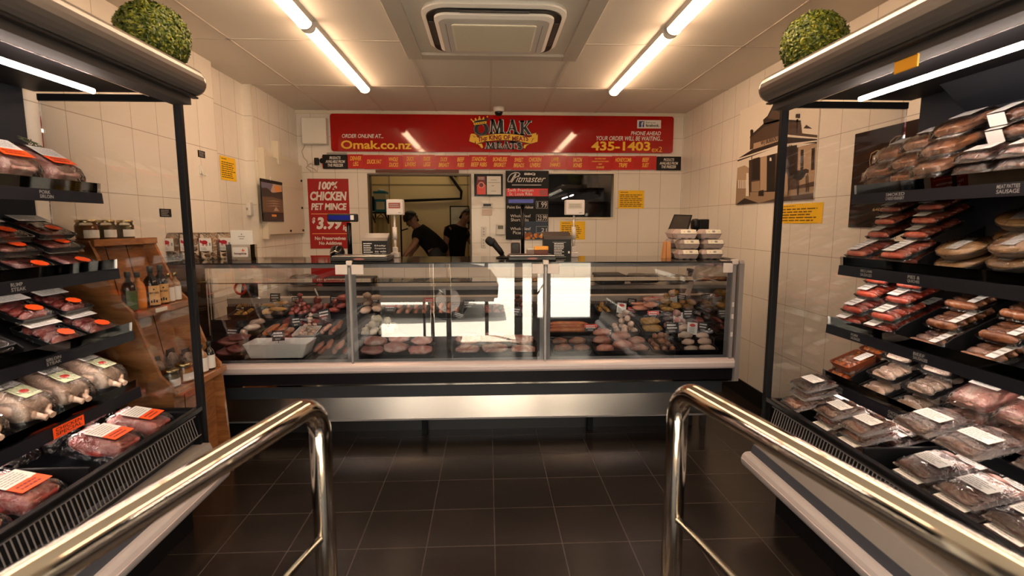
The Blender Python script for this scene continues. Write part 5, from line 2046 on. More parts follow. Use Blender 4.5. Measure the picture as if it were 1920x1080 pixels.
def ticket(px, py, w_px, h_px, row, kind='black', rot=0.0, label='', seed=0, dy=0.0):
    """Card whose top-left pixel corner and pixel size were surveyed, standing at deck `row`."""
    y = CY + (DECK[row][0] + DECK[row][1]) / 2 - 0.01 + dy
    if at_y(px + w_px, py, y).x > 1.62:
        return
    a, b = at_y(px, py, y), at_y(px + w_px, py + h_px, y)
    w, h = b.x - a.x, a.z - b.z
    t = thing('price_ticket', label, 'price ticket', ((a.x + b.x) / 2, y, b.z), rot=(R(-12), rot, 0), group='price tickets in the counter')
    bm = bm_new()
    add_box(bm, -w / 2, w / 2, 0, 0.0015, 0, h, 0.0)
    add_box(bm, -0.002, 0.002, 0.0005, 0.0015, -0.015, 0)
    obj('card', bm, TICK if kind != 'white' else PAPER, t)
    f = Face((-w / 2, 0, 0), (1, 0, 0), (0, 0, 1))
    f.n = Vector((0, -1, 0))
    bm = bm_new()
    if kind == 'white':
        add_flat(bm, f, [((0.5 + 0.3 * math.cos(k * PI / 5)) * w, 0.76 * h + 0.14 * h * math.sin(k * PI / 5)) for k in range(10)], 0.0006, 1)
        add_scribble(bm, f, 0.16 * w, 0.84 * w, 0.10 * h, 0.58 * h, 5, 0.0006, 0, 0.5, 0.3, seed)
        obj('print', bm, [INKG, mat('ticket_red', lin((210, 70, 60)), 0.5)], t, recalc=False)
    else:
        if kind == 'redtop':
            add_rect(bm, f, 0, w, 0.5 * h, h, 0.0005, 1)
        add_scribble(bm, f, 0.12 * w, 0.88 * w, 0.34 * h, 0.88 * h, 2, 0.0008, 0, 0.5, 0.15, seed)
        add_scribble(bm, f, 0.25 * w, 0.75 * w, 0.08 * h, 0.28 * h, 2, 0.0008, 0, 0.35, 0.2, seed + 5)
        obj('print', bm, [INKW, mat('ticket_red', lin((210, 70, 60)), 0.5)], t, recalc=False)


TK = [(505, 550, 20, 16, 2, 'black', 0, 'above the stacked yellow schnitzels'), (546, 557, 20, 10, 2, 'black', 0, 'above the bright red diced beef'), (618, 555, 22, 13, 2, 'black', 0, 'above the large red braising pieces'),
      (438, 573, 20, 15, 2, 'black', 0.15, 'by the small yellow bites, further of two leaning cards'), (448, 583, 20, 16, 2, 'black', 0.15, 'by the small yellow bites, nearer of two leaning cards'),
      (546, 594, 20, 18, 1, 'black', -0.1, 'stuck in the creamy white chunks'), (597, 580, 24, 20, 1, 'black', -0.2, 'stuck behind the plain pink sausages'), (422, 615, 24, 18, 0, 'black', 0.05, 'above the dark beef cuts'), (509, 620, 25, 19, 0, 'black', -0.05, 'standing in the white dish'),
      (688, 557, 23, 14, 2, 'black', 0, 'on the pale kebab meat'), (719, 568, 26, 16, 2, 'redtop', 0, 'with a red top by the orange sausages'), (795, 559, 20, 14, 2, 'redtop', 0, 'with a red top mid counter behind the orange sausages'),
      (868, 563, 22, 14, 2, 'black', 0, 'left of the deep red cubes'), (848, 586, 22, 10, 1, 'black', 0.3, 'lying tilted in the middle of the counter'), (720, 632, 26, 10, 1, 'black', 0, 'behind the raw pink cutlets'),
      (955, 576, 22, 16, 1, 'black', 0.1, 'in the middle bay above the thick steaks'), (1096, 608, 24, 13, 0, 'redtop', 0, 'with a red top by the brown rolled joints'), (1125, 615, 24, 17, 0, 'black', 0.1, 'at the pink-brown chicken fillets'),
      (1177, 560, 16, 12, 2, 'black', 0.1, 'above the yellow chips'), (1175, 577, 18, 15, 2, 'redtop', 0.2, 'with a red top left of the pink escalopes'), (1156, 568, 17, 19, 2, 'white', 0.15, 'white with a red blob above the yellow chips'), (1208, 560, 16, 19, 2, 'white', 0, 'white with a red blob on the pink escalopes'), (1222, 556, 18, 16, 2, 'redtop', 0.1, 'with a red top beside the pink escalopes'),
      (1254, 551, 16, 18, 2, 'white', 0, 'white with a red blob on the sandy crumbed pieces'), (1270, 552, 16, 13, 2, 'black', 0.1, 'right of the sandy crumbed pieces'), (1317, 551, 14, 17, 2, 'white', 0, 'white with a red blob on the brown crumbed pieces'), (1332, 558, 14, 11, 2, 'black', -0.1, 'above the golden nuggets'),
      (1215, 583, 21, 14, 1, 'redtop', 0, 'with a red top above the golden schnitzels'), (1264, 586, 17, 21, 1, 'white', 0, 'white with a red blob in the pink mince'), (1282, 580, 18, 16, 1, 'black', 0, 'behind the pink mince'), (1316, 580, 14, 15, 1, 'black', 0, 'behind the dark red strips'), (1249, 605, 24, 19, 0, 'black', 0, 'above the sticky glazed wings'), (1289, 605, 18, 22, 0, 'white', 0.1, 'white with a red blob in the white thigh pieces'), (1309, 604, 18, 18, 0, 'black', 0.15, 'behind the white thigh pieces'), (1337, 606, 18, 15, 0, 'black', 0, 'at the counter end, front row')]
for i, (px, py, w_, h_, row, kind, rot, lab) in enumerate(TK):
    ticket(px, py, w_, h_, row, kind, rot, ('white price card ' if kind == 'white' else 'black price ticket ') + lab.replace('white with a red blob', 'with a red blob'), i * 3, 0.05 if kind != 'white' else 0.02)
# white scoop handle in the red mince
y = CY + 0.68
a, b = at_y(590, 541, y), at_y(601, 566, y)
bm = bm_new()
add_tube(bm, [a, (a + b) / 2, b, b + (b - a) * 0.5], [0.006, 0.006, 0.005, 0.005], 8)
tag(obj('serving_spoon', bm, WHITEPL), 'white spoon handle sticking up from the red mince', 'spoon')
# yellow sign-like bag hanging behind: yellow jug in the middle bay
# ------------------------------------------------------------------ stores seen through the counter (behind it, on the service bench)
CLG = clear('bag_film', 1.5, (0.75, 0.73, 0.72), 0.1, bump=0.8, bscale=18, gain=1.5)


def bench_bag(px0, px1, py0, py1, y, m, seed, label, name='plastic_bag', cat='bag'):
    a, b = at_y(px0, py0, y), at_y(px1, py1, y)
    bm = bm_new()
    h = a.z - 0.902
    add_lump(bm, (0, 0, h / 2), (b.x - a.x, 0.26, h), seed, 0.18, 1.8, 0, 0.12, 18, 11, 0.75)
    o = tag(obj(name, bm, m), label, cat)
    o.location = ((a.x + b.x) / 2, y, 0.902)


BAGB = mottled('bin_liner', [(0.3, (0.012, 0.012, 0.014)), (0.6, (0.03, 0.03, 0.035)), (0.8, (0.16, 0.15, 0.15))], 7, 0.25, 0.5, 0.9, 22)
BAGW = mottled('clear_bag_grey', [(0.3, (0.06, 0.055, 0.055)), (0.6, (0.18, 0.165, 0.16)), (0.8, (0.4, 0.37, 0.35))], 9, 0.2, 0.8, 0.9, 22)
bench_bag(545, 600, 515, 556, 5.55, BAGW, 2, 'crumpled grey plastic bag on the service bench behind the red meats')
bench_bag(1172, 1234, 512, 556, 5.52, BAGB, 4, 'crumpled dark plastic bags on the service bench, widest pile')
bench_bag(1250, 1290, 515, 556, 5.5, BAGW, 6, 'crumpled grey plastic bag on the service bench near the wall')
for px0, px1, py0, lab in ((612, 700, 520, 'low black storage crate on the service bench left of the hatch'), (1118, 1165, 513, 'tall black storage crate on the service bench right of the hatch'), (1300, 1330, 505, 'black storage crate on the service bench next to the side wall')):
    y = 5.62
    a = at_y(px0, py0, y)
    b = at_y(px1, py0, y)
    t = thing('storage_crate', lab, 'crate', ((a.x + b.x) / 2, y, 0.902))
    w = (b.x - a.x) / 2
    hh_ = min(a.z - 0.902, 0.33)
    bm = bm_new()
    add_box(bm, -w, w, -0.16, 0.16, 0, hh_ - 0.03, 0.01)
    obj('body', bm, BLACK, t)
    bm = bm_new()
    add_box(bm, -w - 0.012, w + 0.012, -0.17, 0.17, hh_ - 0.03, hh_, 0.008)
    obj('rim', bm, CHARCOAL, t)
# dark roll dispenser with a red tape ring, on the rear sill of the counter
p = at_y(466, 556, CY + 0.84)
t = thing('tape_dispenser', 'black tape dispenser with a red ring on the rear ledge of the counter', 'tape dispenser', (p.x, CY + 0.845, 0.967))
bm = bm_new()
add_poly_prism(bm, [(-0.05, 0), (0.06, 0), (0.06, 0.13), (0.02, 0.145), (-0.03, 0.11)], -0.035, 0.035, 'y')
obj('body', bm, BLACKGLOSS, t)
bm = bm_new()
add_tube(bm, [(-0.045 + 0.04 * math.cos(a), -0.037, 0.075 + 0.045 * math.sin(a)) for a in [i * 2 * PI / 20 for i in range(21)]], 0.009, 8, False)
obj('red_ring', bm, mat('ring_red', lin((210, 50, 30)), 0.4), t)

# ------------------------------------------------------------------ things on top of the counter
TOP = CT + 0.0005


def on_top(px, py, y):
    p = at_y(px, py, y)
    return p.x


# two pole displays, two scale readouts
def pole_display(px, y, hw, z_head, label, head_rot=0.0):
    x = at_y(px, 440, y).x
    t = thing('pole_display', label, 'customer display', (x, y, TOP))
    bm = bm_new()
    add_box(bm, -0.05, 0.05, -0.045, 0.045, 0, 0.012, 0.004)
    obj('base', bm, BLACK, t)
    bm = bm_new()
    add_tube(bm, [(0, 0, 0.01), (0, 0, z_head - TOP)], 0.017, 12)
    obj('pole', bm, BLACKGLOSS, t)
    return t


y = 3.76
t = pole_display(655, y, 0.1, 1.55, 'black pole display with a blue screen in front of the chicken mince poster')
a, b = at_y(615, 401, y), at_y(671, 416, y)
x0 = t.location.x
bm = bm_new()
add_box(bm, a.x - x0, b.x - x0, -0.03, 0.025, b.z - TOP, a.z - TOP, 0.008)
hd = obj('head', bm, BLACK, t)
bm = bm_new()
add_box(bm, a.x - x0 + 0.012, b.x - x0 - 0.045, -0.032, -0.029, b.z - TOP + 0.014, a.z - TOP - 0.012)
obj('screen', bm, mat('blue_screen', lin((16, 22, 90)), 0.2, emit=0.25, ecol=lin((20, 30, 150))), hd)
bm = bm_new()
add_box(bm, b.x - x0 - 0.043, b.x - x0 - 0.02, -0.0322, -0.029, b.z - TOP + 0.014, a.z - TOP - 0.010)
obj('sticker', bm, PAPER, hd)

y = 3.78
x = at_y(980, 440, y).x
t = thing('pole_display', 'black pole display with a blue screen standing before the barbecue menu board', 'customer display', (x, y, TOP))
bm = bm_new()
add_box(bm, -0.05, 0.05, -0.045, 0.045, 0, 0.012, 0.004)
obj('base', bm, BLACK, t)
bm = bm_new()
zt = at_y(980, 383, y).z - TOP
add_tube(bm, [(0, 0, 0.01), (0, 0, zt)], 0.014, 12)
obj('pole', bm, BLACKGLOSS, t)
a, b = at_y(950, 371, y), at_y(1003, 384, y)
bm = bm_new()
add_box(bm, a.x - x, b.x - x, -0.03, 0.025, b.z - TOP, a.z - TOP, 0.008)
hd = obj('head', bm, BLACK, t)
bm = bm_new()
add_box(bm, a.x - x + 0.012, b.x - x - 0.014, -0.032, -0.029, b.z - TOP + 0.012, a.z - TOP - 0.012)
obj('screen', bm, mat('blue_screen', lin((16, 22, 90)), 0.2), hd)


def scale_readout(px0, py0, px1, py1, pxp, pyb, y, label, screen, cat='scale display'):
    a, b = at_y(px0, py0, y), at_y(px1, py1, y)
    x = at_y(pxp, 440, y).x
    t = thing('scale_display', label, cat, (x, y, TOP))
    h0, h1 = b.z - TOP, a.z - TOP
    bm = bm_new()
    add_box(bm, a.x - x, b.x - x, -0.025, 0.05, h0, h1, 0.006)
    hd = obj('head', bm, mat('scale_white', (0.66, 0.60, 0.57), 0.4), t)
    w, h = b.x - a.x, h1 - h0
    f = Face((a.x - x, -0.025, h0), (1, 0, 0), (0, 0, 1))
    bm = bm_new()
    add_rect(bm, f, 0.14 * w, 0.84 * w, 0.42 * h, 0.78 * h, 0.0012)
    obj('screen', bm, screen, hd)
    bm = bm_new()
    add_scribble(bm, f, 0.2 * w, 0.78 * w, 0.48 * h, 0.72 * h, 2, 0.002, 0, 0.5, 0.1, 5)
    add_rect(bm, f, 0.7 * w, 0.86 * w, 0.12 * h, 0.17 * h, 0.0012)
    obj('digits', bm, INKG, hd)
    bm = bm_new()
    add_tube(bm, [(0, 0.01, 0.05), (0, 0.01, h0 * 0.55)], 0.011, 12)
    add_tube(bm, [(0, 0.01, h0 * 0.5), (0, 0.01, h0 + 0.01)], 0.008, 12)
    obj('pole', bm, mat('pole_white', (0.7, 0.64, 0.6), 0.25, 0.3), t)
    bm = bm_new()
    add_tube(bm, [(0, 0.01, h0 * 0.42), (0, 0.01, h0 * 0.72)], 0.0165, 14)
    obj('clamp', bm, mat('scale_white', (0.66, 0.60, 0.57), 0.4), t)
    bm = bm_new()
    add_box(bm, -0.03, 0.03, -0.03, 0.05, 0, 0.035, 0.004)
    add_box(bm, -0.017, 0.017, -0.01, 0.03, 0.035, 0.075, 0.003)
    obj('foot', bm, mat('scale_white', (0.66, 0.60, 0.57), 0.4), t)
    return t


scale_readout(725, 374, 757, 403, 740, 484, 3.80, 'white scale readout with a red screen on a pole, in front of the hatch', mat('screen_red', lin((150, 60, 50)), 0.3))
scale_readout(1060, 375, 1095, 403, 1076, 484, 3.80, 'white scale readout with a pale screen on a pole, before the small viewing window', mat('screen_pale', lin((190, 180, 160)), 0.3))


def black_box(px0, px1, pyt, pyb, y, d, label, txt, seed):
    a, b = at_y(px0, pyt, y), at_y(px1, pyb, y)
    w, h = b.x - a.x, a.z - TOP
    t = thing('collection_box', label, 'box', ((a.x + b.x) / 2, y, TOP))
    bm = bm_new()
    add_poly_prism(bm, [(0, 0), (d, 0), (d, h * 0.86 + 0.03), (0, h * 0.86)], -w / 2, w / 2, 'x')
    obj('body', bm, BLACK, t)
    bm = bm_new()
    add_poly_prism(bm, [(-0.002, h * 0.86), (0.02, h), (d * 0.85, h + 0.03), (d, h * 0.86 + 0.03)], -w / 2, w / 2, 'x')
    ld = obj('lid', bm, mat('box_lid', (0.06, 0.052, 0.05), 0.35), t)
    f = Face((-w / 2, 0, 0), (1, 0, 0), (0, 0, 1))
    f.n = Vector((0, -1, 0))
    bm = bm_new()
    if txt:
        add_scribble(bm, f, 0.06 * w, 0.42 * w, 0.08 * h, 0.78 * h, 7, 0.001, 0, 0.45, 0.3, seed)
        for k, s in enumerate(txt):
            add_text(bm, f, s, 0.5 * w, 0.94 * w, (0.58 - k * 0.13) * h, (0.67 - k * 0.13) * h, 0.001, 0.01)
    else:
        for q in ((0.30, 0.80, 0.06, 0.07), (0.30, 0.80, 0.72, 0.73)):
            add_rect(bm, f, q[0] * w, q[1] * w, q[2] * h, q[3] * h, 0.001)
        add_scribble(bm, f, 0.36 * w, 0.74 * w, 0.10 * h, 0.70 * h, 8, 0.001, 0, 0.5, 0.3, seed)
        add_rect(bm, f, 0.88 * w, 0.94 * w, 0.22 * h, 0.32 * h, 0.001)
    obj('lettering', bm, INKW, t)


black_box(678, 727, 446, 483, 3.64, 0.11, 'black box with white lettering left of the hatch scale readout', ('Daily', 'Competition', 'to win', 'Win this'), 3)
black_box(1021, 1071, 443, 483, 3.66, 0.14, 'black box with a white text panel right of the menu board', None, 8)

# dark scale heads / small machines on the counter
x = at_y(634, 470, 3.66).x
t = thing('label_printer', 'small black label printer beside the pole display at the mince poster', 'printer', (x, 3.64, TOP))
bm = bm_new()
add_lathe(bm, [(0.05, 0), (0.052, 0.05), (0.04, 0.085), (0.02, 0.095)], (0, 0, 0), 18, 0.95, 1.1)
obj('body', bm, BLACKGLOSS, t)
bm = bm_new()
add_tube(bm, [(-0.03, -0.05, 0.02), (-0.025, -0.06, 0.045), (0.0, -0.06, 0.06), (0.02, -0.055, 0.05)], 0.006, 8)
obj('chrome_lip', bm, CHROME, t)


def platter(px0, px1, y, label):
    a, b = at_y(px0, 482, y), at_y(px1, 482, y)
    t = thing('weighing_scale', label, 'scale', ((a.x + b.x) / 2, y, TOP))
    w = (b.x - a.x) / 2
    bm = bm_new()
    add_box(bm, -w, w, -0.09, 0.14, 0.0, 0.028, 0.006)
    obj('body', bm, mat('scale_black', (0.025, 0.024, 0.025), 0.3), t)
    bm = bm_new()
    add_box(bm, -w + 0.01, w - 0.01, -0.085, 0.135, 0.030, 0.036, 0.002)
    obj('pan', bm, STEEL, t)
    bm = bm_new()
    add_flat(bm, Face((-0.03, -0.0905, 0.010), (1, 0, 0), (0, 0, 1)), [(0.03 + 0.035 * math.cos(i * PI / 8), 0.005 + 0.006 * math.sin(i * PI / 8)) for i in range(16)], 0.001)
    obj('badge', bm, mat('badge_rose', lin((170, 110, 105)), 0.4), t)


platter(626, 732, 3.50, 'low black weighing scale with steel pan beside the black lettered box')
platter(952, 1040, 3.50, 'low black weighing scale with steel pan near the barcode scanner')

# barcode scanner on its stand
x = at_y(930, 465, 3.7).x
t = thing('barcode_scanner', 'black handheld barcode scanner leaning on its stand beside the scale', 'barcode scanner', (x, 3.7, TOP))
bm = bm_new()
add_lathe(bm, [(0.045, 0), (0.045, 0.008), (0.02, 0.016), (0.012, 0.03)], (0.045, 0, 0), 16)
obj('stand', bm, BLACK, t)
bm = bm_new()
add_tube(bm, [(0.045, 0, 0.025), (0.025, 0, 0.055), (0.0, 0, 0.085), (-0.02, 0, 0.11), (-0.035, 0, 0.125)], [0.018, 0.021, 0.022, 0.025, 0.026], 10)
obj('grip', bm, BLACK, t)
bm = bm_new()
add_lump(bm, (-0.04, 0, 0.118), (0.075, 0.06, 0.06), 3, 0.03, 1.2, 0, 0, 14, 8, 0.7, (0, R(40)))
obj('head', bm, BLACK, t)
# card reader and the amber box
a, b = at_y(958, 453, 3.86), at_y(975, 470, 3.86)
t = thing('card_terminal', 'small dark rounded card terminal behind the pole of the second display', 'card terminal', ((a.x + b.x) / 2, 3.86, TOP))
bm = bm_new()
add_box(bm, -0.035, 0.035, -0.02, 0.02, 0.01, 0.105, 0.012)
obj('body', bm, mat('terminal_brown', (0.05, 0.035, 0.035), 0.4), t)
bm = bm_new()
add_box(bm, -0.045, 0.045, -0.035, 0.035, 0, 0.012, 0.003)
obj('foot', bm, BLACK, t)
bm = bm_new()
add_box(bm, -0.025, 0.025, -0.0215, -0.0195, 0.065, 0.095)
obj('screen', bm, BLACKGLOSS, t)
a, b = at_y(1002, 465, 3.52), at_y(1027, 480, 3.52)
t = thing('sample_box', 'small yellow-topped carton on the pan of the second scale', 'box', ((a.x + b.x) / 2, 3.52, TOP + 0.0365))
w = (b.x - a.x) / 2
bm = bm_new()
add_box(bm, -w, w, -0.02, 0.02, 0, 0.03, 0.002)
obj('carton', bm, BROWN, t)
bm = bm_new()
add_box(bm, -w - 0.002, w + 0.002, -0.022, 0.022, 0.030, 0.055, 0.003)
obj('lid', bm, mat('amber_card', lin((246, 170, 60)), 0.5), t)
# grey document tray behind
a, b = at_y(981, 455, 3.9), at_y(1021, 470, 3.9)
t = thing('document_tray', 'grey letter tray with white paper between the second display and the black box', 'tray', ((a.x + b.x) / 2 + 0.012, 3.855, TOP))
w = (b.x - a.x) / 2 - 0.012
bm = bm_new()
add_box(bm, -w, w, -0.06, 0.05, 0, 0.05, 0.004)
obj('tray_body', bm, mat('tray_rose', (0.40, 0.31, 0.29), 0.5), t)
bm = bm_new()
add_box(bm, -w + 0.004, w - 0.004, -0.055, 0.045, 0.052, 0.058, 0.001)
obj('paper', bm, PAPER, t)

# ------------------------------------------------------------------ egg cartons
PULP = mottled('egg_pulp', [(0.3, (0.40, 0.31, 0.29)), (0.7, (0.52, 0.42, 0.39))], 40, 0.9, 0, 0.4, 160)


def egg_carton_parts(t):
    L_, D_ = 0.145, 0.10
    bm = bm_new()
    dish(bm, [(L_ / 2 - 0.008, D_ / 2 - 0.008, 0.012, 0.008), (L_ / 2, D_ / 2, 0.014, 0.034), (L_ / 2 + 0.004, D_ / 2 + 0.004, 0.014, 0.036)])
    for i in range(3):
        for j in range(2):
            add_lathe(bm, [(0.012, 0), (0.017, 0.006), (0.022, 0.03)], (-0.046 + 0.046 * i, -0.023 + 0.046 * j, 0), 10)
    obj('base_cups', bm, PULP, t)
    bm = bm_new()
    dish(bm, [(L_ / 2 + 0.004, D_ / 2 + 0.004, 0.014, 0.0365), (L_ / 2 + 0.002, D_ / 2 + 0.002, 0.014, 0.042), (L_ / 2 - 0.012, D_ / 2 - 0.012, 0.014, 0.064), (L_ / 2 - 0.018, D_ / 2 - 0.018, 0.012, 0.067)])
    obj('lid', bm, PULP, t)
    # label: slopes over lid front and top
    f = Face((-0.042, -D_ / 2 - 0.0045, 0.038), (1, 0, 0), Vector((0, 0.0135, 0.028)))
    bm = bm_new()
    add_rect(bm, f, 0, 0.105, 0.0, 0.029, 0.0008)
    lb = obj('label', bm, mat('egg_label', (0.76, 0.70, 0.58), 0.6), t)
    bm = bm_new()
    add_flat(bm, f, [(0.055 + 0.012 * math.cos(i * PI / 6), 0.015 + 0.008 * math.sin(i * PI / 6)) for i in range(12)], 0.0012)
    add_rect(bm, f, 0.02, 0.026, 0.011, 0.018, 0.0012)
    add_rect(bm, f, 0.086, 0.10, 0.010, 0.012, 0.0012)
    obj('mark', bm, INKG, lb)


first = None
eg = [(1317, 0, 0, 'bottom layer, toward the menu board'), (1322, 1, 0, 'bottom layer, by the side wall'), (0, 0, 1, 'middle layer, toward the menu board'), (0, 1, 1, 'middle layer, by the side wall'), (0, 0, 2, 'top layer, toward the menu board'), (0, 1, 2, 'top layer, by the side wall')]
xe0, xe1 = at_y(1288, 470, 3.52).x, at_y(1333, 470, 3.52).x
for i, (_, c, l, lab) in enumerate(eg):
    loc = ((xe0, xe1)[c] + (-0.006, 0.004, -0.012)[l], 3.52 + 0.012 * l, TOP + l * 0.0685)
    lab = 'grey pulp egg carton on the counter, ' + lab
    rz = (0.06, -0.03, 0.04, 0.0, -0.05, 0.03)[i]
    if first is None:
        first = thing('egg_carton', lab, 'egg carton', loc, rz, 'egg cartons stacked on the counter')
        egg_carton_parts(first)
    else:
        dup(first, loc, (0, 0, rz), lab)
# second row of cartons behind, just visible at the side
for i, l in enumerate((0, 1, 2)):
    dup(first, (xe0 - 0.03 + 0.01 * l, 3.68, TOP + l * 0.0685), (0, 0, 0.1), 'grey egg carton of the hidden rear stack, ' + ('bottom', 'middle', 'top')[l] + ' one')

# tilted screen and black till behind the eggs
x = at_y(1272, 430, 3.80).x
t = thing('till_screen', 'black tilted till screen standing behind the egg cartons', 'screen', (x, 3.80, TOP))
bm = bm_new()
add_box(bm, -0.06, 0.02, -0.03, 0.09, 0, 0.012, 0.004)
obj('base', bm, BLACK, t)
bm = bm_new()
add_box(bm, -0.02, 0.02, 0.045, 0.06, 0.01, 0.22, 0.004)
obj('neck', bm, BLACK, t)
bm = bm_new()
pts = [at_y(1251, 434, 3.80), at_y(1288, 438, 3.80), at_y(1298, 403, 3.84), at_y(1264, 402, 3.84)]
vs = [bm.verts.new(p - Vector(t.location)) for p in pts]
ex = [bm.verts.new(p - Vector(t.location) + Vector((0.01, 0.022, -0.004))) for p in pts]
bm.faces.new(vs)
bm.faces.new(ex[::-1])
for i in range(4):
    bm.faces.new((vs[i], ex[i], ex[(i + 1) % 4], vs[(i + 1) % 4]))
hd = obj('bezel', bm, BLACK, t)
bm = bm_new()
cc = sum((v for v in pts), Vector()) / 4
bm.faces.new([bm.verts.new(cc + (p - cc) * 0.86 - Vector(t.location) + Vector((0, -0.0012, 0.0))) for p in pts])
obj('display', bm, mat('screen_dull', (0.05, 0.043, 0.038), 0.25), hd)
x = at_y(1310, 425, 3.84).x
t = thing('receipt_printer', 'black receipt printer behind the egg cartons by the side wall', 'printer', (x + 0.01, 3.86, TOP))
bm = bm_new()
add_box(bm, -0.055, 0.06, -0.05, 0.06, 0.0, 0.20, 0.01)
obj('body', bm, BLACK, t)
bm = bm_new()
add_lump(bm, (-0.025, 0.01, 0.235), (0.06, 0.09, 0.09), 5, 0.03, 1.0, 0, 0, 14, 8, 0.7)
obj('roll_cover', bm, BLACK, t)
bm = bm_new()
add_box(bm, 0.02, 0.028, -0.056, -0.05, 0.215, 0.235)
add_box(bm, -0.01, 0.06, -0.045, 0.04, 0.2, 0.275, 0.006)
obj('paper_guide', bm, BLACK, t)
# brown paper bag
x = at_y(1251, 470, 3.6).x
t = thing('paper_bag', 'upright folded brown paper bag left of the egg cartons', 'paper bag', (x, 3.62, TOP))
bm = bm_new()
h = at_y(1251, 453, 3.62).z - TOP
add_poly_prism(bm, [(-0.03, 0), (0.03, 0), (0.022, h), (-0.018, h)], -0.02, 0.02, 'y')
obj('bag_body', bm, mat('kraft', lin((206, 146, 92)), 0.7, bump=0.2, bscale=40), t)
bm = bm_new()
add_poly_prism(bm, [(-0.01, 0), (-0.002, 0), (-0.006, h), (-0.010, h)], -0.0215, -0.0195, 'y')
obj('fold', bm, mat('kraft_dark', lin((150, 100, 62)), 0.7), t)
# black mat on the counter by the wall
box_ = box('rubber_mat', at_y(1358, 480, 3.6).x, CX1 - 0.02, 3.40, 3.80, TOP, TOP + 0.006, BLACK)
tag(box_, 'thin black rubber mat on the counter end beside the eggs', 'mat')

# ------------------------------------------------------------------ crackle bags and hospice box
CRK = mottled('pork_crackle', [(0.3, (0.34, 0.17, 0.08)), (0.5, (0.56, 0.34, 0.2)), (0.7, (0.74, 0.56, 0.4))], 35, 0.6, 0.2, 0.9, 60)
PIGRED = mat('pig_red', lin((176, 28, 50)), 0.5)
first = None
for i, (px, lab) in enumerate(((320, 'first from the jar stand'), (357, 'second from the jar stand'), (393, 'third from the jar stand'), (415, 'slim fourth one beside the hospice box'))):
    y = 3.62
    x = at_y(px, 460, y).x
    loc = (x - 0.004 * (i > 0), y + (0.085 if i == 3 else 0), TOP)
    lab = 'pork crackle bag with red pig label, ' + lab
    if first is None:
        first = thing('crackle_bag', lab, 'snack bag', loc, 0, 'crackle bags on the counter')
        bm = bm_new()
        for k in range(26):
            q = random.Random(k)
            add_lump(bm, (q.uniform(-.042, .042), q.uniform(-.018, .018), q.uniform(0.012, 0.15)), (0.042, 0.03, 0.024), k, 0.3, 2.4, q.uniform(0, 6), 0, 8, 6)
        obj('crackle', bm, CRK, first)
        bm = bm_new()
        prof = [(0.056, 0.028, 0.02, 0.0), (0.066, 0.036, 0.03, 0.02), (0.064, 0.034, 0.03, 0.12), (0.062, 0.02, 0.018, 0.165), (0.064, 0.003, 0.003, 0.185)]
        dish(bm, prof)
        for f_ in bm.faces:
            f_.smooth = True
        obj('bag_film', bm, clear('crackle_film', 1.5, (0.95, 0.92, 0.88), 0.12, bump=0.7, bscale=40, gain=1.3), first)
        f = Face((-0.042, -0.0375, 0.062), (1, 0, 0), (0, 0, 1))
        bm = bm_new()
        add_rect(bm, f, 0, 0.084, 0, 0.086, 0.0005)
        lb = obj('label', bm, PAPER, first)
        bm = bm_new()
        add_flat(bm, f, [(0.036 + 0.022 * math.cos(a), 0.058 + 0.014 * math.sin(a)) for a in [i_ * PI / 8 for i_ in range(16)]], 0.001)
        add_flat(bm, f, [(0.012 + 0.009 * math.cos(a), 0.062 + 0.009 * math.sin(a)) for a in [i_ * PI / 5 for i_ in range(10)]], 0.0012)
        add_flat(bm, f, [(0.008, 0.068), (0.004, 0.078), (0.016, 0.072)], 0.0011)
        for u in (0.02, 0.027, 0.044, 0.051):
            add_rect(bm, f, u, u + 0.0045, 0.034, 0.05, 0.0011)
        obj('pig_mark', bm, PIGRED, lb, recalc=False)
        bm = bm_new()
        add_rect(bm, f, 0.066, 0.078, 0.036, 0.056, 0.001)
        add_scribble(bm, f, 0.008, 0.055, 0.006, 0.026, 3, 0.001, 0, 0.4, 0.3, 2)
        obj('small_print', bm, INKG, lb)
    else:
        dup(first, loc, (0, 0, (0, 0.05, -0.08, 0.1)[i]), lab)
x0_, x1_ = at_y(428, 470, 3.60).x, at_y(474, 470, 3.60).x
t = thing('donation_box', 'clear hospice donation box with a white card standing in it, on the counter', 'donation box', ((x0_ + x1_) / 2, 3.62, TOP))
w = (x1_ - x0_) / 2
bm = bm_new()
for a in ((-w, w, -0.05, -0.047, 0, 0.105), (-w, w, 0.047, 0.05, 0, 0.105), (-w, -w + 0.003, -0.047, 0.047, 0, 0.105), (w - 0.003, w, -0.047, 0.047, 0, 0.105), (-w, w, -0.047, 0.047, 0, 0.003)):
    add_box(bm, *a)
obj('case', bm, clear('box_acrylic', 1.5, (0.92, 0.9, 0.88), 0.02), t)
f = Face((-0.038, -0.0515, 0.022), (1, 0, 0), (0, 0, 1))
bm = bm_new()
add_flat(bm, f, [(u, v) for u, v in rounded(0.10, 0.066, 0.008)], 0.0005)
lb = obj('label', bm, PAPER, t)
bm = bm_new()
add_text(bm, f, 'hospice', 0.010, 0.090, 0.012, 0.032, 0.001, 0.035)
obj('lettering', bm, mat('hospice_plum', lin((96, 30, 48)), 0.5), lb)
bm = bm_new()
add_flat(bm, f, [(0.060, 0.044), (0.068, 0.058), (0.072, 0.048), (0.082, 0.046), (0.070, 0.036)], 0.001)
obj('logo', bm, mat('hospice_orange', lin((220, 90, 50)), 0.5), lb)
bm = bm_new()
add_box(bm, -0.075, 0.07, 0.012, 0.016, 0.10, 0.20, 0.0)
add_box(bm, -0.075, 0.07, 0.012, 0.016, 0.004, 0.10)
cd = obj('card', bm, PAPER, t)
f = Face((-0.075, 0.012, 0.10), (1, 0, 0), (0, 0, 1))
f.n = Vector((0, -1, 0))
bm = bm_new()
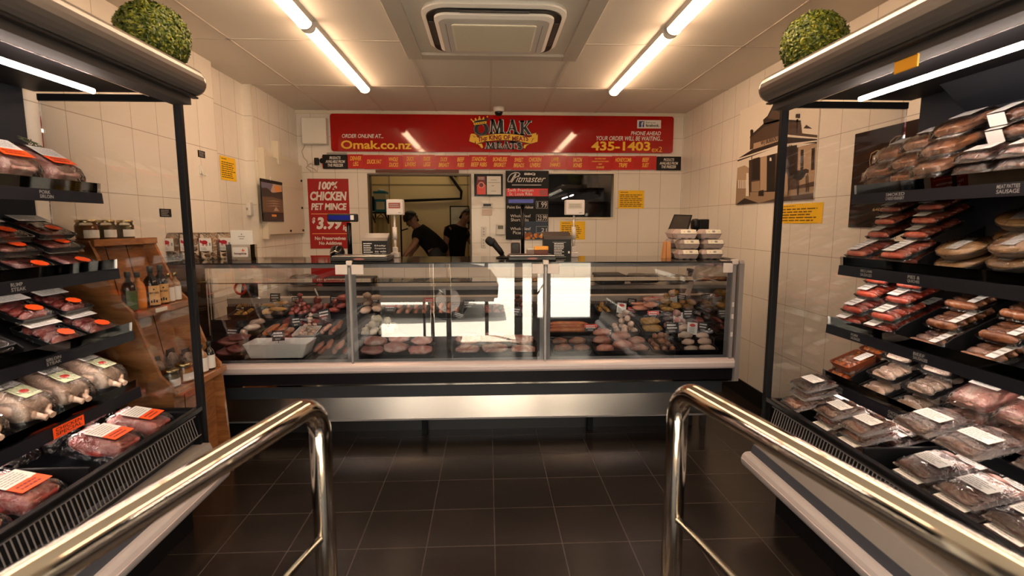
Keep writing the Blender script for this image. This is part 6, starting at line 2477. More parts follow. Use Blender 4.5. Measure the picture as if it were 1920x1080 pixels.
for v, u0, u1 in ((0.055, 0.05, 0.095), (0.040, 0.058, 0.088)):
    add_rect(bm, f, u0, u1, v, v + 0.005, 0.001)
add_flat(bm, f, [(0.068, 0.072), (0.074, 0.08), (0.08, 0.072), (0.074, 0.068)], 0.001)
obj('card_print', bm, INKG, cd)

# ------------------------------------------------------------------ clipped box topiaries on the coolers
LEAF = mottled('box_leaf', [(0.32, (0.016, 0.038, 0.003)), (0.48, (0.065, 0.115, 0.006)), (0.62, (0.24, 0.27, 0.014))], 45, 0.5, 0.1, 0.0, 10)


def bush(s, x, y, r, label, seed):
    t = thing('topiary_ball', label, 'plant', (x, y, 2.20 + 0.078))
    q = random.Random(seed)
    bm = bm_new()
    n = 4600
    for i in range(n):
        z = 1 - 2 * (i + 0.5) / n
        a = i * 2.39996
        d = Vector((math.sqrt(1 - z * z) * math.cos(a), math.sqrt(1 - z * z) * math.sin(a), z))
        rr = r * (0.90 + 0.10 * q.random() + 0.05 * noise.noise(d * 3 + Vector((seed, 0, 0))))
        p = d * rr + Vector((0, 0, r * 0.97))
        u = d.orthogonal().normalized()
        u = (u * math.cos(q.uniform(0, 6.28)) + d.cross(u) * math.sin(q.uniform(0, 6.28)) + d * q.uniform(-0.3, 0.9)).normalized()
        v = u.cross(d + Vector((q.uniform(-.5, .5), q.uniform(-.5, .5), q.uniform(-.5, .5)))).normalized()
        l, w = r * q.uniform(0.055, 0.09), r * q.uniform(0.03, 0.046)
        k = u.cross(v) * l * 0.15
        bm.faces.new([bm.verts.new(p - u * l), bm.verts.new(p + v * w + k), bm.verts.new(p + u * l), bm.verts.new(p - v * w + k)])
    obj('foliage', bm, LEAF, t, recalc=False)
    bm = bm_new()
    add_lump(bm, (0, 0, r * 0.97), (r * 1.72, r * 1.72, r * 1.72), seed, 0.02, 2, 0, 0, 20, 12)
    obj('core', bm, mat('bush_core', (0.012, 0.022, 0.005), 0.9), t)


bush(-1, -1.60, 2.70, 0.160, 'round green box topiary on the cooler nearest the jar stand', 3)
bush(1, 1.61, 2.62, 0.150, 'round green box topiary on the cooler beside the historic photograph', 8)

# ------------------------------------------------------------------ wrapped goods in the wall coolers
def film_over(bm, L_, W_, H_, seed=0, z=0.0, n=10):
    """Wrinkled film pulled over a pack: a loose skin a little proud of its contents."""
    rows = []
    q = Vector((seed * 3.7, seed * 1.3, 0))
    for i in range(n + 1):
        r = []
        for j in range(n + 1):
            u, v = i / n * 2 - 1, j / n * 2 - 1
            e = max(abs(u), abs(v))
            hgt = H_ * (1 - e ** 6) + 0.005 * noise.noise(Vector((u * 3, v * 3, 0)) + q) * (1 - e ** 4)
            r.append(Vector((u * L_ / 2, v * W_ / 2, z + max(0.001, hgt))))
        rows.append(r)
    add_grid_sheet(bm, rows)


def lab_rect(bm, x0, x1, y0, y1, z, slope=0.0, mi=0):
    """A paper label lying on top of a pack."""
    f = bm.faces.new([bm.verts.new((x0, y0, z)), bm.verts.new((x1, y0, z + slope)), bm.verts.new((x1, y1, z + slope)), bm.verts.new((x0, y1, z))])
    f.material_index = mi


def label_part(t, x0, x1, y0, y1, z, m=None, prt=True, slope=0.0, seed=0, name='label'):
    bm = bm_new()
    add_box(bm, x0, x1, y0, y1, z, z + 0.0008)
    o = obj(name, bm, m or PAPER, t)
    if prt:
        f = Face((x0, y1, z + 0.0008), (0, -1, 0), (1, 0, 0))
        f.n = Vector((0, 0, 1))
        bm = bm_new()
        add_scribble(bm, f, 0.08 * (y1 - y0), 0.92 * (y1 - y0), 0.1 * (x1 - x0), 0.9 * (x1 - x0), 5, 0.0004, 0, 0.35, 0.4, seed)
        obj('print', bm, INKG, o, recalc=False)
    return o


def P_sausages(name, m, n=6, L_=0.19, W_=0.155, r=0.0155, lab=(0.02, 0.085)):
    t = thing(name, '', 'meat pack')
    bm = bm_new()
    dish(bm, [(L_ / 2 - 0.008, W_ / 2 - 0.008, 0.012, 0.0), (L_ / 2, W_ / 2, 0.012, 0.016), (L_ / 2 - 0.003, W_ / 2 - 0.003, 0.012, 0.016), (L_ / 2 - 0.010, W_ / 2 - 0.010, 0.01, 0.003)])
    obj('tray', bm, clear('pack_tray', 1.5, (0.8, 0.78, 0.76), 0.1), t)
    bm = bm_new()
    for i in range(n):
        add_sausage(bm, (-L_ / 2 + 0.02 + (L_ - 0.04) * i / (n - 1), 0, 0.004 + r), W_ - 0.02, r, PI / 2, 0.05, i, 9)
    obj('sausages', bm, m, t)
    bm = bm_new()
    film_over(bm, L_, W_, 0.041, 3)
    obj('film', bm, FILM, t)
    label_part(t, -L_ / 2 + 0.02, L_ / 2 - 0.02, W_ / 2 - lab[1], W_ / 2 - lab[0], 0.0425, seed=4)
    return t


def P_steaks(name, m, kind=0, L_=0.21, W_=0.16, orange=True):
    t = thing(name, '', 'meat pack')
    bm = bm_new()
    dish(bm, [(L_ / 2 - 0.012, W_ / 2 - 0.012, 0.014, 0.0), (L_ / 2, W_ / 2, 0.016, 0.026), (L_ / 2 - 0.004, W_ / 2 - 0.004, 0.014, 0.026), (L_ / 2 - 0.014, W_ / 2 - 0.014, 0.012, 0.004)])
    obj('tray', bm, TRAYB, t)
    bm = bm_new()
    if kind == 0:
        add_lump(bm, (0.0, 0.008, 0.018), (L_ - 0.05, W_ - 0.055, 0.028), 7, 0.14, 1.5, 0.1, 0.3, 18, 8, 0.8)
    else:
        for i in range(4):
            add_lump(bm, (-0.062 + 0.041 * i, 0, 0.020), (0.05, W_ - 0.045, 0.03), 12 + i, 0.12, 1.4, 0.08, 0.2, 14, 8, 0.8, (0, R(-25)))
    obj('meat', bm, m, t)
    bm = bm_new()
    film_over(bm, L_ - 0.004, W_ - 0.004, 0.038 if kind == 0 else 0.046, 5)
    obj('film', bm, FILM, t)
    z = 0.040 if kind == 0 else 0.048
    label_part(t, L_ / 2 - 0.075, L_ / 2 - 0.012, -W_ / 2 + 0.015, W_ / 2 - 0.02, z, seed=6)
    if orange:
        bm = bm_new()
        add_flat(bm, Face((-0.07, -0.03, z), (1, 0, 0), (0, 1, 0)), [(0.02 + 0.026 * math.cos(i * PI / 9) * (1 + 0.12 * (i % 2)), 0.02 + 0.032 * math.sin(i * PI / 9) * (1 + 0.12 * (i % 2))) for i in range(18)], 0.0005)
        obj('orange_sticker', bm, ORANGE, t, recalc=False)
    return t


def P_roast(name, m, L_=0.27, W_=0.15, H_=0.085, sprig=False):
    t = thing(name, '', 'meat pack')
    bm = bm_new()
    add_lump(bm, (0, 0, H_ / 2), (L_, W_, H_), 17, 0.13, 1.7, 0, 0.3, 22, 12, 0.75)
    obj('meat', bm, m, t)
    bm = bm_new()
    film_over(bm, L_ + 0.03, W_ + 0.02, H_ + 0.010, 9, 0.0, 12)
    obj('film', bm, FILM, t)
    z = H_ + 0.012
    label_part(t, -0.02, 0.055, -W_ * 0.36, W_ * 0.36, z, seed=8)
    bm = bm_new()
    add_box(bm, -0.075, -0.022, -W_ * 0.36, W_ * 0.36, z, z + 0.0008)
    o = obj('orange_sticker', bm, ORANGE, t)
    f = Face((-0.075, W_ * 0.36, z + 0.0008), (0, -1, 0), (1, 0, 0))
    f.n = Vector((0, 0, 1))
    bm = bm_new()
    add_scribble(bm, f, W_ * 0.1, W_ * 0.6, 0.01, 0.045, 2, 0.0004, 0, 0.5, 0.2, 3)
    obj('print', bm, mat('sticker_ink', lin((120, 30, 10)), 0.5), o, recalc=False)
    if sprig:
        bm = bm_new()
        q = random.Random(3)
        for k in range(26):
            a = Vector((0.065 + 0.06 * k / 26, 0.0 + 0.02 * math.sin(k), z - 0.002))
            d = Vector((q.uniform(-.02, .03), q.uniform(-.03, .03), 0.003))
            add_tube(bm, [a, a + d * 0.5 + Vector((0, 0, .002)), a + d], [0.002, 0.0025, 0.0008], 5)
        obj('herb_sprig', bm, mat('rosemary', (0.06, 0.07, 0.03), 0.6), t)
    return t


def P_pie(name, r=0.092, H_=0.040):
    t = thing(name, '', 'pie')
    bm = bm_new()
    add_lathe(bm, [(r * 0.82, 0), (r * 0.96, H_ * 0.55), (r, H_ * 0.62), (r * 1.01, H_ * 0.58), (r * 0.99, H_ * 0.66), (r * 0.9, H_ * 0.64)], (0, 0, 0), 36)
    obj('foil_dish', bm, mat('pie_foil', (0.62, 0.56, 0.5), 0.3, 0.9), t)
    bm = bm_new()
    prof = [(r * 0.955, H_ * 0.60), (r * 0.975, H_ * 0.76), (r * 0.93, H_ * 0.86), (r * 0.86, H_ * 0.80), (r * 0.8, H_ * 0.90), (r * 0.5, H_ * 1.05), (r * 0.2, H_ * 1.1), (0.002, H_ * 1.1)]
    add_lathe(bm, prof, (0, 0, 0), 44)
    for v in bm.verts:
        a = math.atan2(v.co.y, v.co.x)
        rr = math.hypot(v.co.x, v.co.y)
        if rr > r * 0.84:
            v.co.z += 0.0022 * math.sin(a * 22)
        else:
            v.co.z += 0.003 * noise.noise(v.co * 30)
    obj('crust', bm, mottled('pie_crust', [(0.3, (0.30, 0.14, 0.045)), (0.5, (0.50, 0.27, 0.10)), (0.7, (0.66, 0.43, 0.2))], 14, 0.5, 0.5, 0.25, 60), t)
    bm = bm_new()
    add_box(bm, -0.06, 0.05, -0.022, 0.026, H_ * 1.12, H_ * 1.12 + 0.0008)
    obj('label', bm, PAPER, t)
    bm = bm_new()
    add_lathe(bm, [(r * 1.012, H_ * 0.55), (r * 1.0, H_ * 0.9), (r * 0.8, H_ * 1.14), (0.002, H_ * 1.2)], (0, 0, 0), 24)
    obj('film', bm, FILM, t)
    return t


def P_chicken(name):
    t = thing(name, '', 'whole chicken')
    bm = bm_new()
    add_lump(bm, (0.0, 0, 0.058), (0.24, 0.155, 0.115), 3, 0.07, 1.5, 0, 0.15, 22, 13, 0.9)
    for s in (-1, 1):
        add_lump(bm, (-0.075, s * 0.052, 0.062), (0.135, 0.062, 0.075), 5 + s, 0.08, 1.6, s * 0.35, 0, 14, 9)
        add_tube(bm, [(-0.12, s * 0.03, 0.06), (-0.15, s * 0.018, 0.062), (-0.165, s * 0.014, 0.062)], [0.017, 0.011, 0.013], 8)
        add_lump(bm, (0.06, s * 0.072, 0.055), (0.09, 0.042, 0.045), 9 + s, 0.08, 1.6, -s * 0.5, 0, 12, 8)
    obj('bird', bm, F_PALE, t)
    bm = bm_new()
    dish(bm, [(0.12, 0.075, 0.02, 0.0), (0.145, 0.095, 0.025, 0.024), (0.141, 0.091, 0.022, 0.024), (0.12, 0.075, 0.02, 0.003)])
    obj('tray', bm, TRAYB, t)
    bm = bm_new()
    film_over(bm, 0.30, 0.185, 0.124, 4, 0.004, 12)
    obj('film', bm, FILM, t)
    label_part(t, 0.0, 0.095, -0.045, 0.045, 0.1255, seed=12)
    bm = bm_new()
    add_box(bm, -0.085, -0.005, -0.042, 0.042, 0.1250, 0.1258)
    o = obj('green_label', bm, GREENL, t)
    f = Face((-0.085, 0.042, 0.1258), (0, -1, 0), (1, 0, 0))
    f.n = Vector((0, 0, 1))
    bm = bm_new()
    add_flat(bm, f, [(0.042 + 0.02 * math.cos(i * PI / 5), 0.04 + 0.013 * math.sin(i * PI / 5)) for i in range(10)], 0.0004)
    obj('red_badge', bm, mat('badge_red', lin((214, 50, 40)), 0.5), o, recalc=False)
    return t


def P_bacon(name, m, L_=0.17, W_=0.16, lab=True):
    t = thing(name, '', 'meat pack')
    bm = bm_new()
    for i in range(6):
        rows = []
        for a in range(7):
            r_ = []
            for b in range(4):
                u, v = a / 6 - 0.5, b / 3 - 0.5
                r_.append((v * 0.045 + (-L_ / 2 + 0.028 + (L_ - 0.056) * i / 5), u * (W_ - 0.02) + 0.006 * math.sin(i), 0.012 + 0.010 * (v + 0.5) + 0.006 * math.sin(u * 7 + i * 1.3)))
            rows.append(r_)
        add_grid_sheet(bm, rows)
    bmesh.ops.solidify(bm, geom=bm.faces[:], thickness=0.006)
    for f_ in bm.faces:
        f_.smooth = True
    obj('rashers', bm, m, t)
    bm = bm_new()
    dish(bm, [(L_ / 2 - 0.004, W_ / 2 - 0.004, 0.008, 0.0), (L_ / 2, W_ / 2, 0.008, 0.006), (L_ / 2 - 0.004, W_ / 2 - 0.004, 0.008, 0.004)])
    obj('backing', bm, mat('pack_backing', (0.35, 0.3, 0.29), 0.4), t)
    bm = bm_new()
    film_over(bm, L_ + 0.01, W_ + 0.01, 0.036, 6)
    obj('film', bm, FILM, t)
    if lab:
        label_part(t, -0.03, 0.03, -W_ / 2 + 0.02, W_ / 2 - 0.03, 0.038, seed=15)
    return t


def P_saucy(name):
    t = thing(name, '', 'meat pack')
    L_, W_ = 0.16, 0.15
    bm = bm_new()
    dish(bm, [(L_ / 2 - 0.01, W_ / 2 - 0.01, 0.014, 0.0), (L_ / 2, W_ / 2, 0.016, 0.042), (L_ / 2 - 0.004, W_ / 2 - 0.004, 0.014, 0.042), (L_ / 2 - 0.012, W_ / 2 - 0.012, 0.012, 0.004)])
    obj('tray', bm, mat('saucy_tray', (0.20, 0.05, 0.02), 0.3), t)
    bm = bm_new()
    for i in range(5):
        for j in range(3):
            add_lump(bm, (-0.055 + 0.027 * i, -0.04 + 0.04 * j, 0.028), (0.04, 0.05, 0.03), i * 3 + j, 0.2, 2, 0.4 * i, 0.2, 9, 6)
    obj('meat', bm, mottled('saucy_orange', [(0.3, (0.38, 0.06, 0.01)), (0.5, (0.55, 0.12, 0.02)), (0.7, (0.68, 0.25, 0.06))], 20, 0.2, 1.0, 0.4, 50), t)
    bm = bm_new()
    film_over(bm, L_, W_, 0.047, 8)
    obj('film', bm, FILM, t)
    label_part(t, -0.005, 0.07, -0.065, -0.015, 0.0485, seed=21)
    return t


def P_jerky(name):
    t = thing(name, '', 'meat pack')
    bm = bm_new()
    for i in range(5):
        add_lump(bm, (-0.046 + 0.023 * i, 0, 0.028), (0.03, 0.15, 0.042), 50 + i, 0.16, 2.0, 0.04, 0.1, 14, 8)
    obj('meat', bm, F_BROWN, t)
    bm = bm_new()
    film_over(bm, 0.148, 0.18, 0.056, 11, 0.0, 12)
    obj('film', bm, FILM, t)
    bm = bm_new()
    add_box(bm, -0.078, -0.0765, -0.01, 0.06, 0.004, 0.052)
    add_box(bm, -0.0775, 0.03, -0.01, 0.06, 0.0575, 0.0585)
    obj('label', bm, PAPER, t)
    return t


cool_obst = {1: [bvh_of(cool_r)], -1: [bvh_of(cool_l)]}
ORD = ('front', 'second', 'third', 'fourth', 'fifth', 'sixth')


def shelf_pose(s, shelf, y, d, h=0.004, extra=0.0):
    u, z0, z1, dep = SHELF[shelf]
    x = cx(s, u + 0.02 + d * math.cos(TILT))
    z = z1 - 0.014 + d * math.sin(TILT) + h
    return (x, y, z), (0, -TILT - extra, 0 if s > 0 else PI)


def well_pose(s, y, d, h=0.004, tilt=R(13)):
    x = cx(s, 1.50 + d)
    return (x, y, 0.520 + d * 0.21 + h), (0, -tilt, 0 if s > 0 else PI)


def stock(proto, first, s, poses, label, group, jitter=0.03, lean=0.0):
    """Copies of one pack, each settled on what is under it. poses: (shelf or 'well', y, depth, words)."""
    q = random.Random(len(label) + int(s))
    for sh, y, d, wds in poses:
        loc, rot = well_pose(s, y, d) if sh == 'well' else shelf_pose(s, sh, y, d, extra=lean)
        rot = (rot[0], rot[1], rot[2] + q.uniform(-jitter, jitter))
        lab = label + ', ' + wds if wds else label
        if first[0]:
            proto.location, proto.rotation_euler = loc, rot
            proto['label'], proto['group'] = lab, group
            o = proto
            first[0] = False
        else:
            o = dup(proto, loc, rot, lab, group)
        settle(o, cool_obst[s], 0.005, 0.24, [Vector((-s * k, 0, 0)) for k in (0, 0.025, 0.05, 0.075, 0.1)])


def divider(s, y, shelf, label, h=0.075, d0=0.0, d1=None):
    t = None
    if shelf == 'well':
        a, b = 1.49, 2.07
        bm = bm_new()
        xs = sorted((cx(s, a), cx(s, b)))
        add_box(bm, xs[0], xs[1], y - 0.006, y + 0.006, 0.512, 0.635, 0.004)
    else:
        u, z0, z1, dep = SHELF[shelf]
        c, sn = math.cos(TILT), math.sin(TILT)
        D = d1 or dep
        p = [(u + 0.022, z1 - 0.010), (u + 0.022, z1 + h * 0.75), (u + 0.045, z1 + h), (u + D * c, z1 + h + D * sn), (u + D * c, z1 - 0.012 + D * sn)]
        bm = bm_new()
        add_poly_prism(bm, [(cx(s, a), z) for a, z in p], y - 0.0035, y + 0.0035, 'y')
    o = tag(obj('shelf_divider', bm, MATBLACK), label, 'shelf divider')
    cool_obst[s].append(bvh_of(o))


# --- dividers first
divider(1, 2.135, 1, 'black divider between the red sausage packs and the pies')
divider(1, 2.165, 2, 'black divider right beside the red label-banded sausage packs, third shelf down')
divider(1, 1.915, 2, 'black divider between two runs of brown sausage trays, third shelf down')
divider(1, 2.405, 3, 'black divider beside the orange saucy trays')
divider(1, 1.945, 3, 'black divider between chicken drum packs and pink rolled packs')
divider(1, 1.955, 'well', 'low black divider across the bottom well of bacon packs')
divider(-1, 1.93, 'well', 'low black divider across the bottom well beside the orange-stickered roasts')
divider(-1, 2.02, 2, 'black divider in the steak shelf of the cooler nearest the jar stand')

# --- right cooler
pk = P_roast('sausage_bag', mottled('kransky_brown', [(0.3, (0.30, 0.10, 0.04)), (0.5, (0.46, 0.2, 0.09)), (0.62, (0.58, 0.30, 0.2)), (0.75, (0.72, 0.55, 0.48))], 12), 0.21, 0.15, 0.05)
for c in list(pk.children):
    if c.name.startswith('orange_sticker'):
        for g in list(c.children):
            bpy.data.objects.remove(g)
        bpy.data.objects.remove(c)
stock(pk, [True], 1, [(0, y, d, '%s, %s column from far end' % (w_, n_)) for y, n_ in ((2.505, 'first'), (2.34, 'second'), (2.175, 'third')) for d, w_ in ((0.115, 'lower front'), (0.118, 'upper front'), (0.17, 'topmost'))], 'film-wrapped kransky bag, top shelf', 'kransky bags on the top shelf')
pk = P_bacon('meat_patty_pack', F_MARB, 0.13, 0.16)
stock(pk, [True], 1, [(0, y, d, '%s, %s in its run' % (w_, n_)) for y, n_ in ((2.00, 'far one'), (1.82, 'middle one'), (1.64, 'near one')) for d, w_ in ((0.075, 'lower layer'), (0.078, 'second layer'), (0.08, 'upper layer'))], 'pink meat pack, top shelf past the kransky bags', 'pink packs on the top shelf')
pk = P_jerky('jerky_pack')
stock(pk, [True], 1, [(0, y, 0.205, '%s of the %s column' % (w_, n_)) for y, n_ in ((1.975, 'far'), (1.785, 'middle'), (1.595, 'near')) for w_ in ('lower', 'upper')], 'brown cured meat pack, tall rear pile on top shelf', 'cured meat packs stacked at the back')
pk = P_sausages('sausage_pack', F_SAUR)
stock(pk, [True], 1, [(1, y, d, 'column %s, %s from front' % (n_, ORD[i])) for y, n_ in ((2.50, 'nearest the glass'), (2.27, 'beside the divider')) for i, d in enumerate((0.08, 0.12, 0.19, 0.225, 0.25))], 'red lamb sausage pack, pie shelf', 'red sausage packs beside the pies')
pk = P_pie('round_pie')
px_, pl = [True], 'round golden pie with white label'
for (yy, dd, n_, wds) in ((2.025, 0.115, 2, 'front pile by the divider'), (1.885, 0.225, 3, 'tall rear pile'), (1.765, 0.105, 2, 'second front pile'), (1.63, 0.215, 3, 'pile nearest the entrance')):
    stock(pk, px_, 1, [(1, yy, dd, (('bottom', 'top') if n_ == 2 else ('bottom', 'middle', 'top'))[k] + ' of the ' + wds) for k in range(n_)], pl, 'pies on the second shelf', 0.5)
pk = P_sausages('sausage_pack', mottled('sausage_bright', [(0.3, (0.36, 0.03, 0.012)), (0.5, (0.52, 0.065, 0.03)), (0.7, (0.62, 0.15, 0.09))], 20), 6, 0.19, 0.16)
stock(pk, [True], 1, [(2, y, d, 'column %s, %s from front' % (n_, ORD[i])) for y, n_ in ((2.50, 'nearest the glass'), (2.30, 'beside the divider')) for i, d in enumerate((0.09, 0.13, 0.20, 0.25, 0.29))], 'bright red sausage pack, third shelf', 'bright red sausage packs on the third shelf')
pk = P_sausages('sausage_tray', F_BROWN, 5, 0.2, 0.17, 0.018, (0.12, 0.155))
stock(pk, [True], 1, [(2, y, d, '%s run, %s from the front' % (n_, ORD[i])) for y, n_ in ((2.04, 'middle'), (1.80, 'nearer')) for i, d in enumerate((0.11, 0.19, 0.27))], 'brown sausage tray between dividers, third shelf', 'brown sausage trays on the third shelf')
pk = P_saucy('saucy_tray')
stock(pk, [True], 1, [(3, y, d, w_) for y, d, w_ in ((2.51, 0.09, 'lower front'), (2.505, 0.095, 'upper front'), (2.50, 0.26, 'lower rear'), (2.51, 0.265, 'upper rear'))], 'small tray of orange saucy meat beside the cooler glass', 'orange saucy trays on the fourth shelf')
pk = P_steaks('chicken_drum_pack', F_PALE, 1, 0.19, 0.17, False)
stock(pk, [True], 1, [(3, y, d, '%s column, %s from the front' % (n_, ORD[i])) for y, n_ in ((2.29, 'farther'), (2.08, 'nearer')) for i, d in enumerate((0.10, 0.15, 0.22, 0.27))], 'pale chicken pack on the fourth shelf', 'pale chicken packs on the fourth shelf')
pk = P_roast('rolled_meat_pack', F_PINK, 0.25, 0.16, 0.06)
for c in list(pk.children):
    if c.name.startswith('orange_sticker'):
        for g in list(c.children):
            bpy.data.objects.remove(g)
        bpy.data.objects.remove(c)
stock(pk, [True], 1, [(3, y, d, '%s, %s' % (n_, w_)) for y, n_ in ((1.84, 'farther column'), (1.65, 'nearer column')) for d, w_ in ((0.14, 'lower'), (0.16, 'upper'))], 'pink rolled meat pack on the fourth shelf past the divider', 'pink rolled packs on the fourth shelf')
pk = P_bacon('bacon_pack', mottled('bacon_stripes', [(0.34, (0.42, 0.13, 0.09)), (0.45, (0.58, 0.28, 0.2)), (0.53, (0.82, 0.64, 0.54)), (0.64, (0.54, 0.22, 0.15))], 11, distort=2.2, stretch=(2.2, 0.5, 1)))
stock(pk, [True], 1, [('well', y, d, '%s row, %s from the front' % (n_, ORD[i])) for y, n_ in ((2.515, 'far'), (2.335, 'middle'), (2.15, 'near')) for i, d in enumerate((0.09, 0.16, 0.23, 0.30, 0.37, 0.44))], 'striped bacon pack, bottom well beyond divider', 'bacon packs beyond the well divider')
pk = P_bacon('bacon_pack', mottled('bacon_smoky', [(0.34, (0.40, 0.17, 0.13)), (0.45, (0.56, 0.32, 0.27)), (0.53, (0.78, 0.62, 0.58)), (0.64, (0.5, 0.27, 0.26))], 9, distort=2.2, stretch=(2.2, 0.5, 1)), 0.2, 0.17)
stock(pk, [True], 1, [('well', y, d, '%s row, %s from the front' % (n_, ORD[i])) for y, n_ in ((1.83, 'far'), (1.64, 'middle'), (1.45, 'near')) for i, d in enumerate((0.10, 0.18, 0.26, 0.34, 0.42))], 'large smoked rasher pack, bottom well by handrail', 'large rasher packs near the handrail')

# --- left cooler
pk = P_roast('pork_roast_pack', F_PINK, 0.25, 0.185, 0.095, True)
stock(pk, [True], -1, [(0, 2.44, 0.14, 'farthest from the entrance'), (0, 2.22, 0.14, 'second from the far end'), (0, 2.00, 0.14, 'third from the far end'), (0, 1.79, 0.14, 'last, nearest the shop door')], 'wrapped pork roast with rosemary sprig, top shelf', 'rosemary pork roasts on the top shelf', 0.06, R(10))
pk = P_steaks('steak_tray', F_DARK, 0, 0.20, 0.20)
stock(pk, [True], -1, [(1, y, d, '%s column, %s' % (n_, w_)) for y, n_ in ((2.45, 'far'), (2.22, 'middle'), (1.99, 'near')) for d, w_ in ((0.11, 'front'), (0.20, 'leaning behind the front'), (0.26, 'rearmost'))], 'black tray of rump steak, second shelf', 'rump steak trays on the second shelf')
pk = P_steaks('steak_tray', F_RED, 1, 0.20, 0.19)
stock(pk, [True], -1, [(2, y, d, '%s column, %s' % (n_, w_)) for y, n_ in ((2.48, 'far'), (2.27, 'middle')) for d, w_ in ((0.12, 'front'), (0.25, 'rear'))] + [(2, 2.14 - 0.23, 0.25, 'near column, rear')], 'black tray of sliced sirloin, third shelf', 'sliced sirloin trays on the third shelf')
pk = P_steaks('steak_tray', F_PINK if False else mottled('veal_rose', [(0.3, (0.2, 0.04, 0.035)), (0.55, (0.34, 0.09, 0.08)), (0.75, (0.5, 0.24, 0.2))], 12), 0, 0.20, 0.20, False)
stock(pk, [True], -1, [(2, 1.90, 0.11, 'front one by the divider'), (2, 1.68, 0.11, 'front one nearer the entrance')], 'black tray with one flat rose-coloured steak, third shelf', 'single steak trays on the third shelf')
pk = P_chicken('whole_chicken')
stock(pk, [True], -1, [(3, 2.47, 0.16, 'farthest along'), (3, 2.26, 0.16, 'second from the far end'), (3, 2.05, 0.16, 'third from the far end'), (3, 1.84, 0.16, 'fourth from the far end')], 'wrapped whole chicken with green and white labels', 'whole chickens on the fourth shelf', 0.12)
pk = P_roast('beef_roast_pack', F_RED, 0.25, 0.17, 0.085)
stock(pk, [True], -1, [('well', 2.46, 0.165, 'far front'), ('well', 2.47, 0.455, 'far rear'), ('well', 2.24, 0.165, 'middle front'), ('well', 2.245, 0.46, 'middle rear'), ('well', 2.04, 0.455, 'rear by the divider'), ('well', 1.80, 0.165, 'past the divider, front'), ('well', 1.81, 0.455, 'past the divider, rear'), ('well', 1.57, 0.165, 'nearest the handrail, front')], 'red beef roast with orange sticker, bottom well', 'beef roasts in the bottom well', 0.12)

# ------------------------------------------------------------------ wooden produce stand against the left wall
WOOD = mottled('rimu_wood', [(0.3, (0.20, 0.07, 0.02)), (0.5, (0.33, 0.13, 0.04)), (0.7, (0.44, 0.2, 0.07))], 5, 0.35, 0.3, 0.05, 40, 1.0, (1, 1, 6), rand=0.15)
t = stand = thing('produce_stand', 'stepped wooden display stand of jars and bottles between cooler and counter', 'display stand', (XL + 0.02, 2.96, 0))
SY0, SY1 = 2.70, 3.19
XB = XL + 0.02


def st(name, bm, par=None):
    bmesh.ops.translate(bm, verts=bm.verts, vec=(-XB, -2.96, 0))
    return obj(name, bm, WOOD, par or t)


side = [(XB, 0.0), (-1.615, 0.0), (-1.645, 0.70), (-1.70, 0.76), (-1.815, 1.10), (-1.87, 1.16), (-1.99, 1.46), (XB, 1.46)]
for y in (SY0, SY1):
    bm = bm_new()
    add_poly_prism(bm, side, y - 0.01, y + 0.01, 'y')
    st('side_panel', bm)
SHS = [(0.655, -1.635), (1.07, -1.805), (1.44, -1.985)]
for z, xf in SHS:
    bm = bm_new()
    add_box(bm, XB, xf + 0.012, SY0 + 0.012, SY1 - 0.012, z, z + 0.02, 0.002)
    sh = st('shelf', bm)
    bm = bm_new()
    add_box(bm, xf - 0.002, xf + 0.016, SY0 + 0.0, SY1 + 0.012, z - 0.01, z + 0.025, 0.002)
    st('shelf_edge', bm, None)
# sloping boards between the shelves
for (z0, x0), (z1, x1) in (((0.68, -1.86), (1.06, -1.93)), ((1.095, -1.98), (1.43, -2.04)), ((0.02, -1.69), (0.64, -1.69))):
    bm = bm_new()
    add_poly_prism(bm, [(x0, z0), (x0 - 0.012, z0), (x1 - 0.012, z1), (x1, z1)], SY0 + 0.012, SY1 - 0.012, 'y')
    bk = st('backboard', bm)
    bm = bm_new()
    for yy in (SY0 + 0.17, SY0 + 0.33):
        add_poly_prism(bm, [(x0 + 0.0012, z0), (x0 - 0.001, z0), (x1 - 0.001, z1), (x1 + 0.0012, z1)], yy - 0.003, yy + 0.003, 'y')
    bmesh.ops.translate(bm, verts=bm.verts, vec=(-XB, -2.96, 0))
    obj('board_joint', bm, MATBLACK, bk)
bm = bm_new()
add_box(bm, -1.806 + 0.018, -1.806 + 0.021, SY0 + 0.14, SY0 + 0.24, 1.07, 1.092)
bmesh.ops.translate(bm, verts=bm.verts, vec=(-XB, -2.96, 0))
obj('shelf_ticket', bm, PAPER, t)


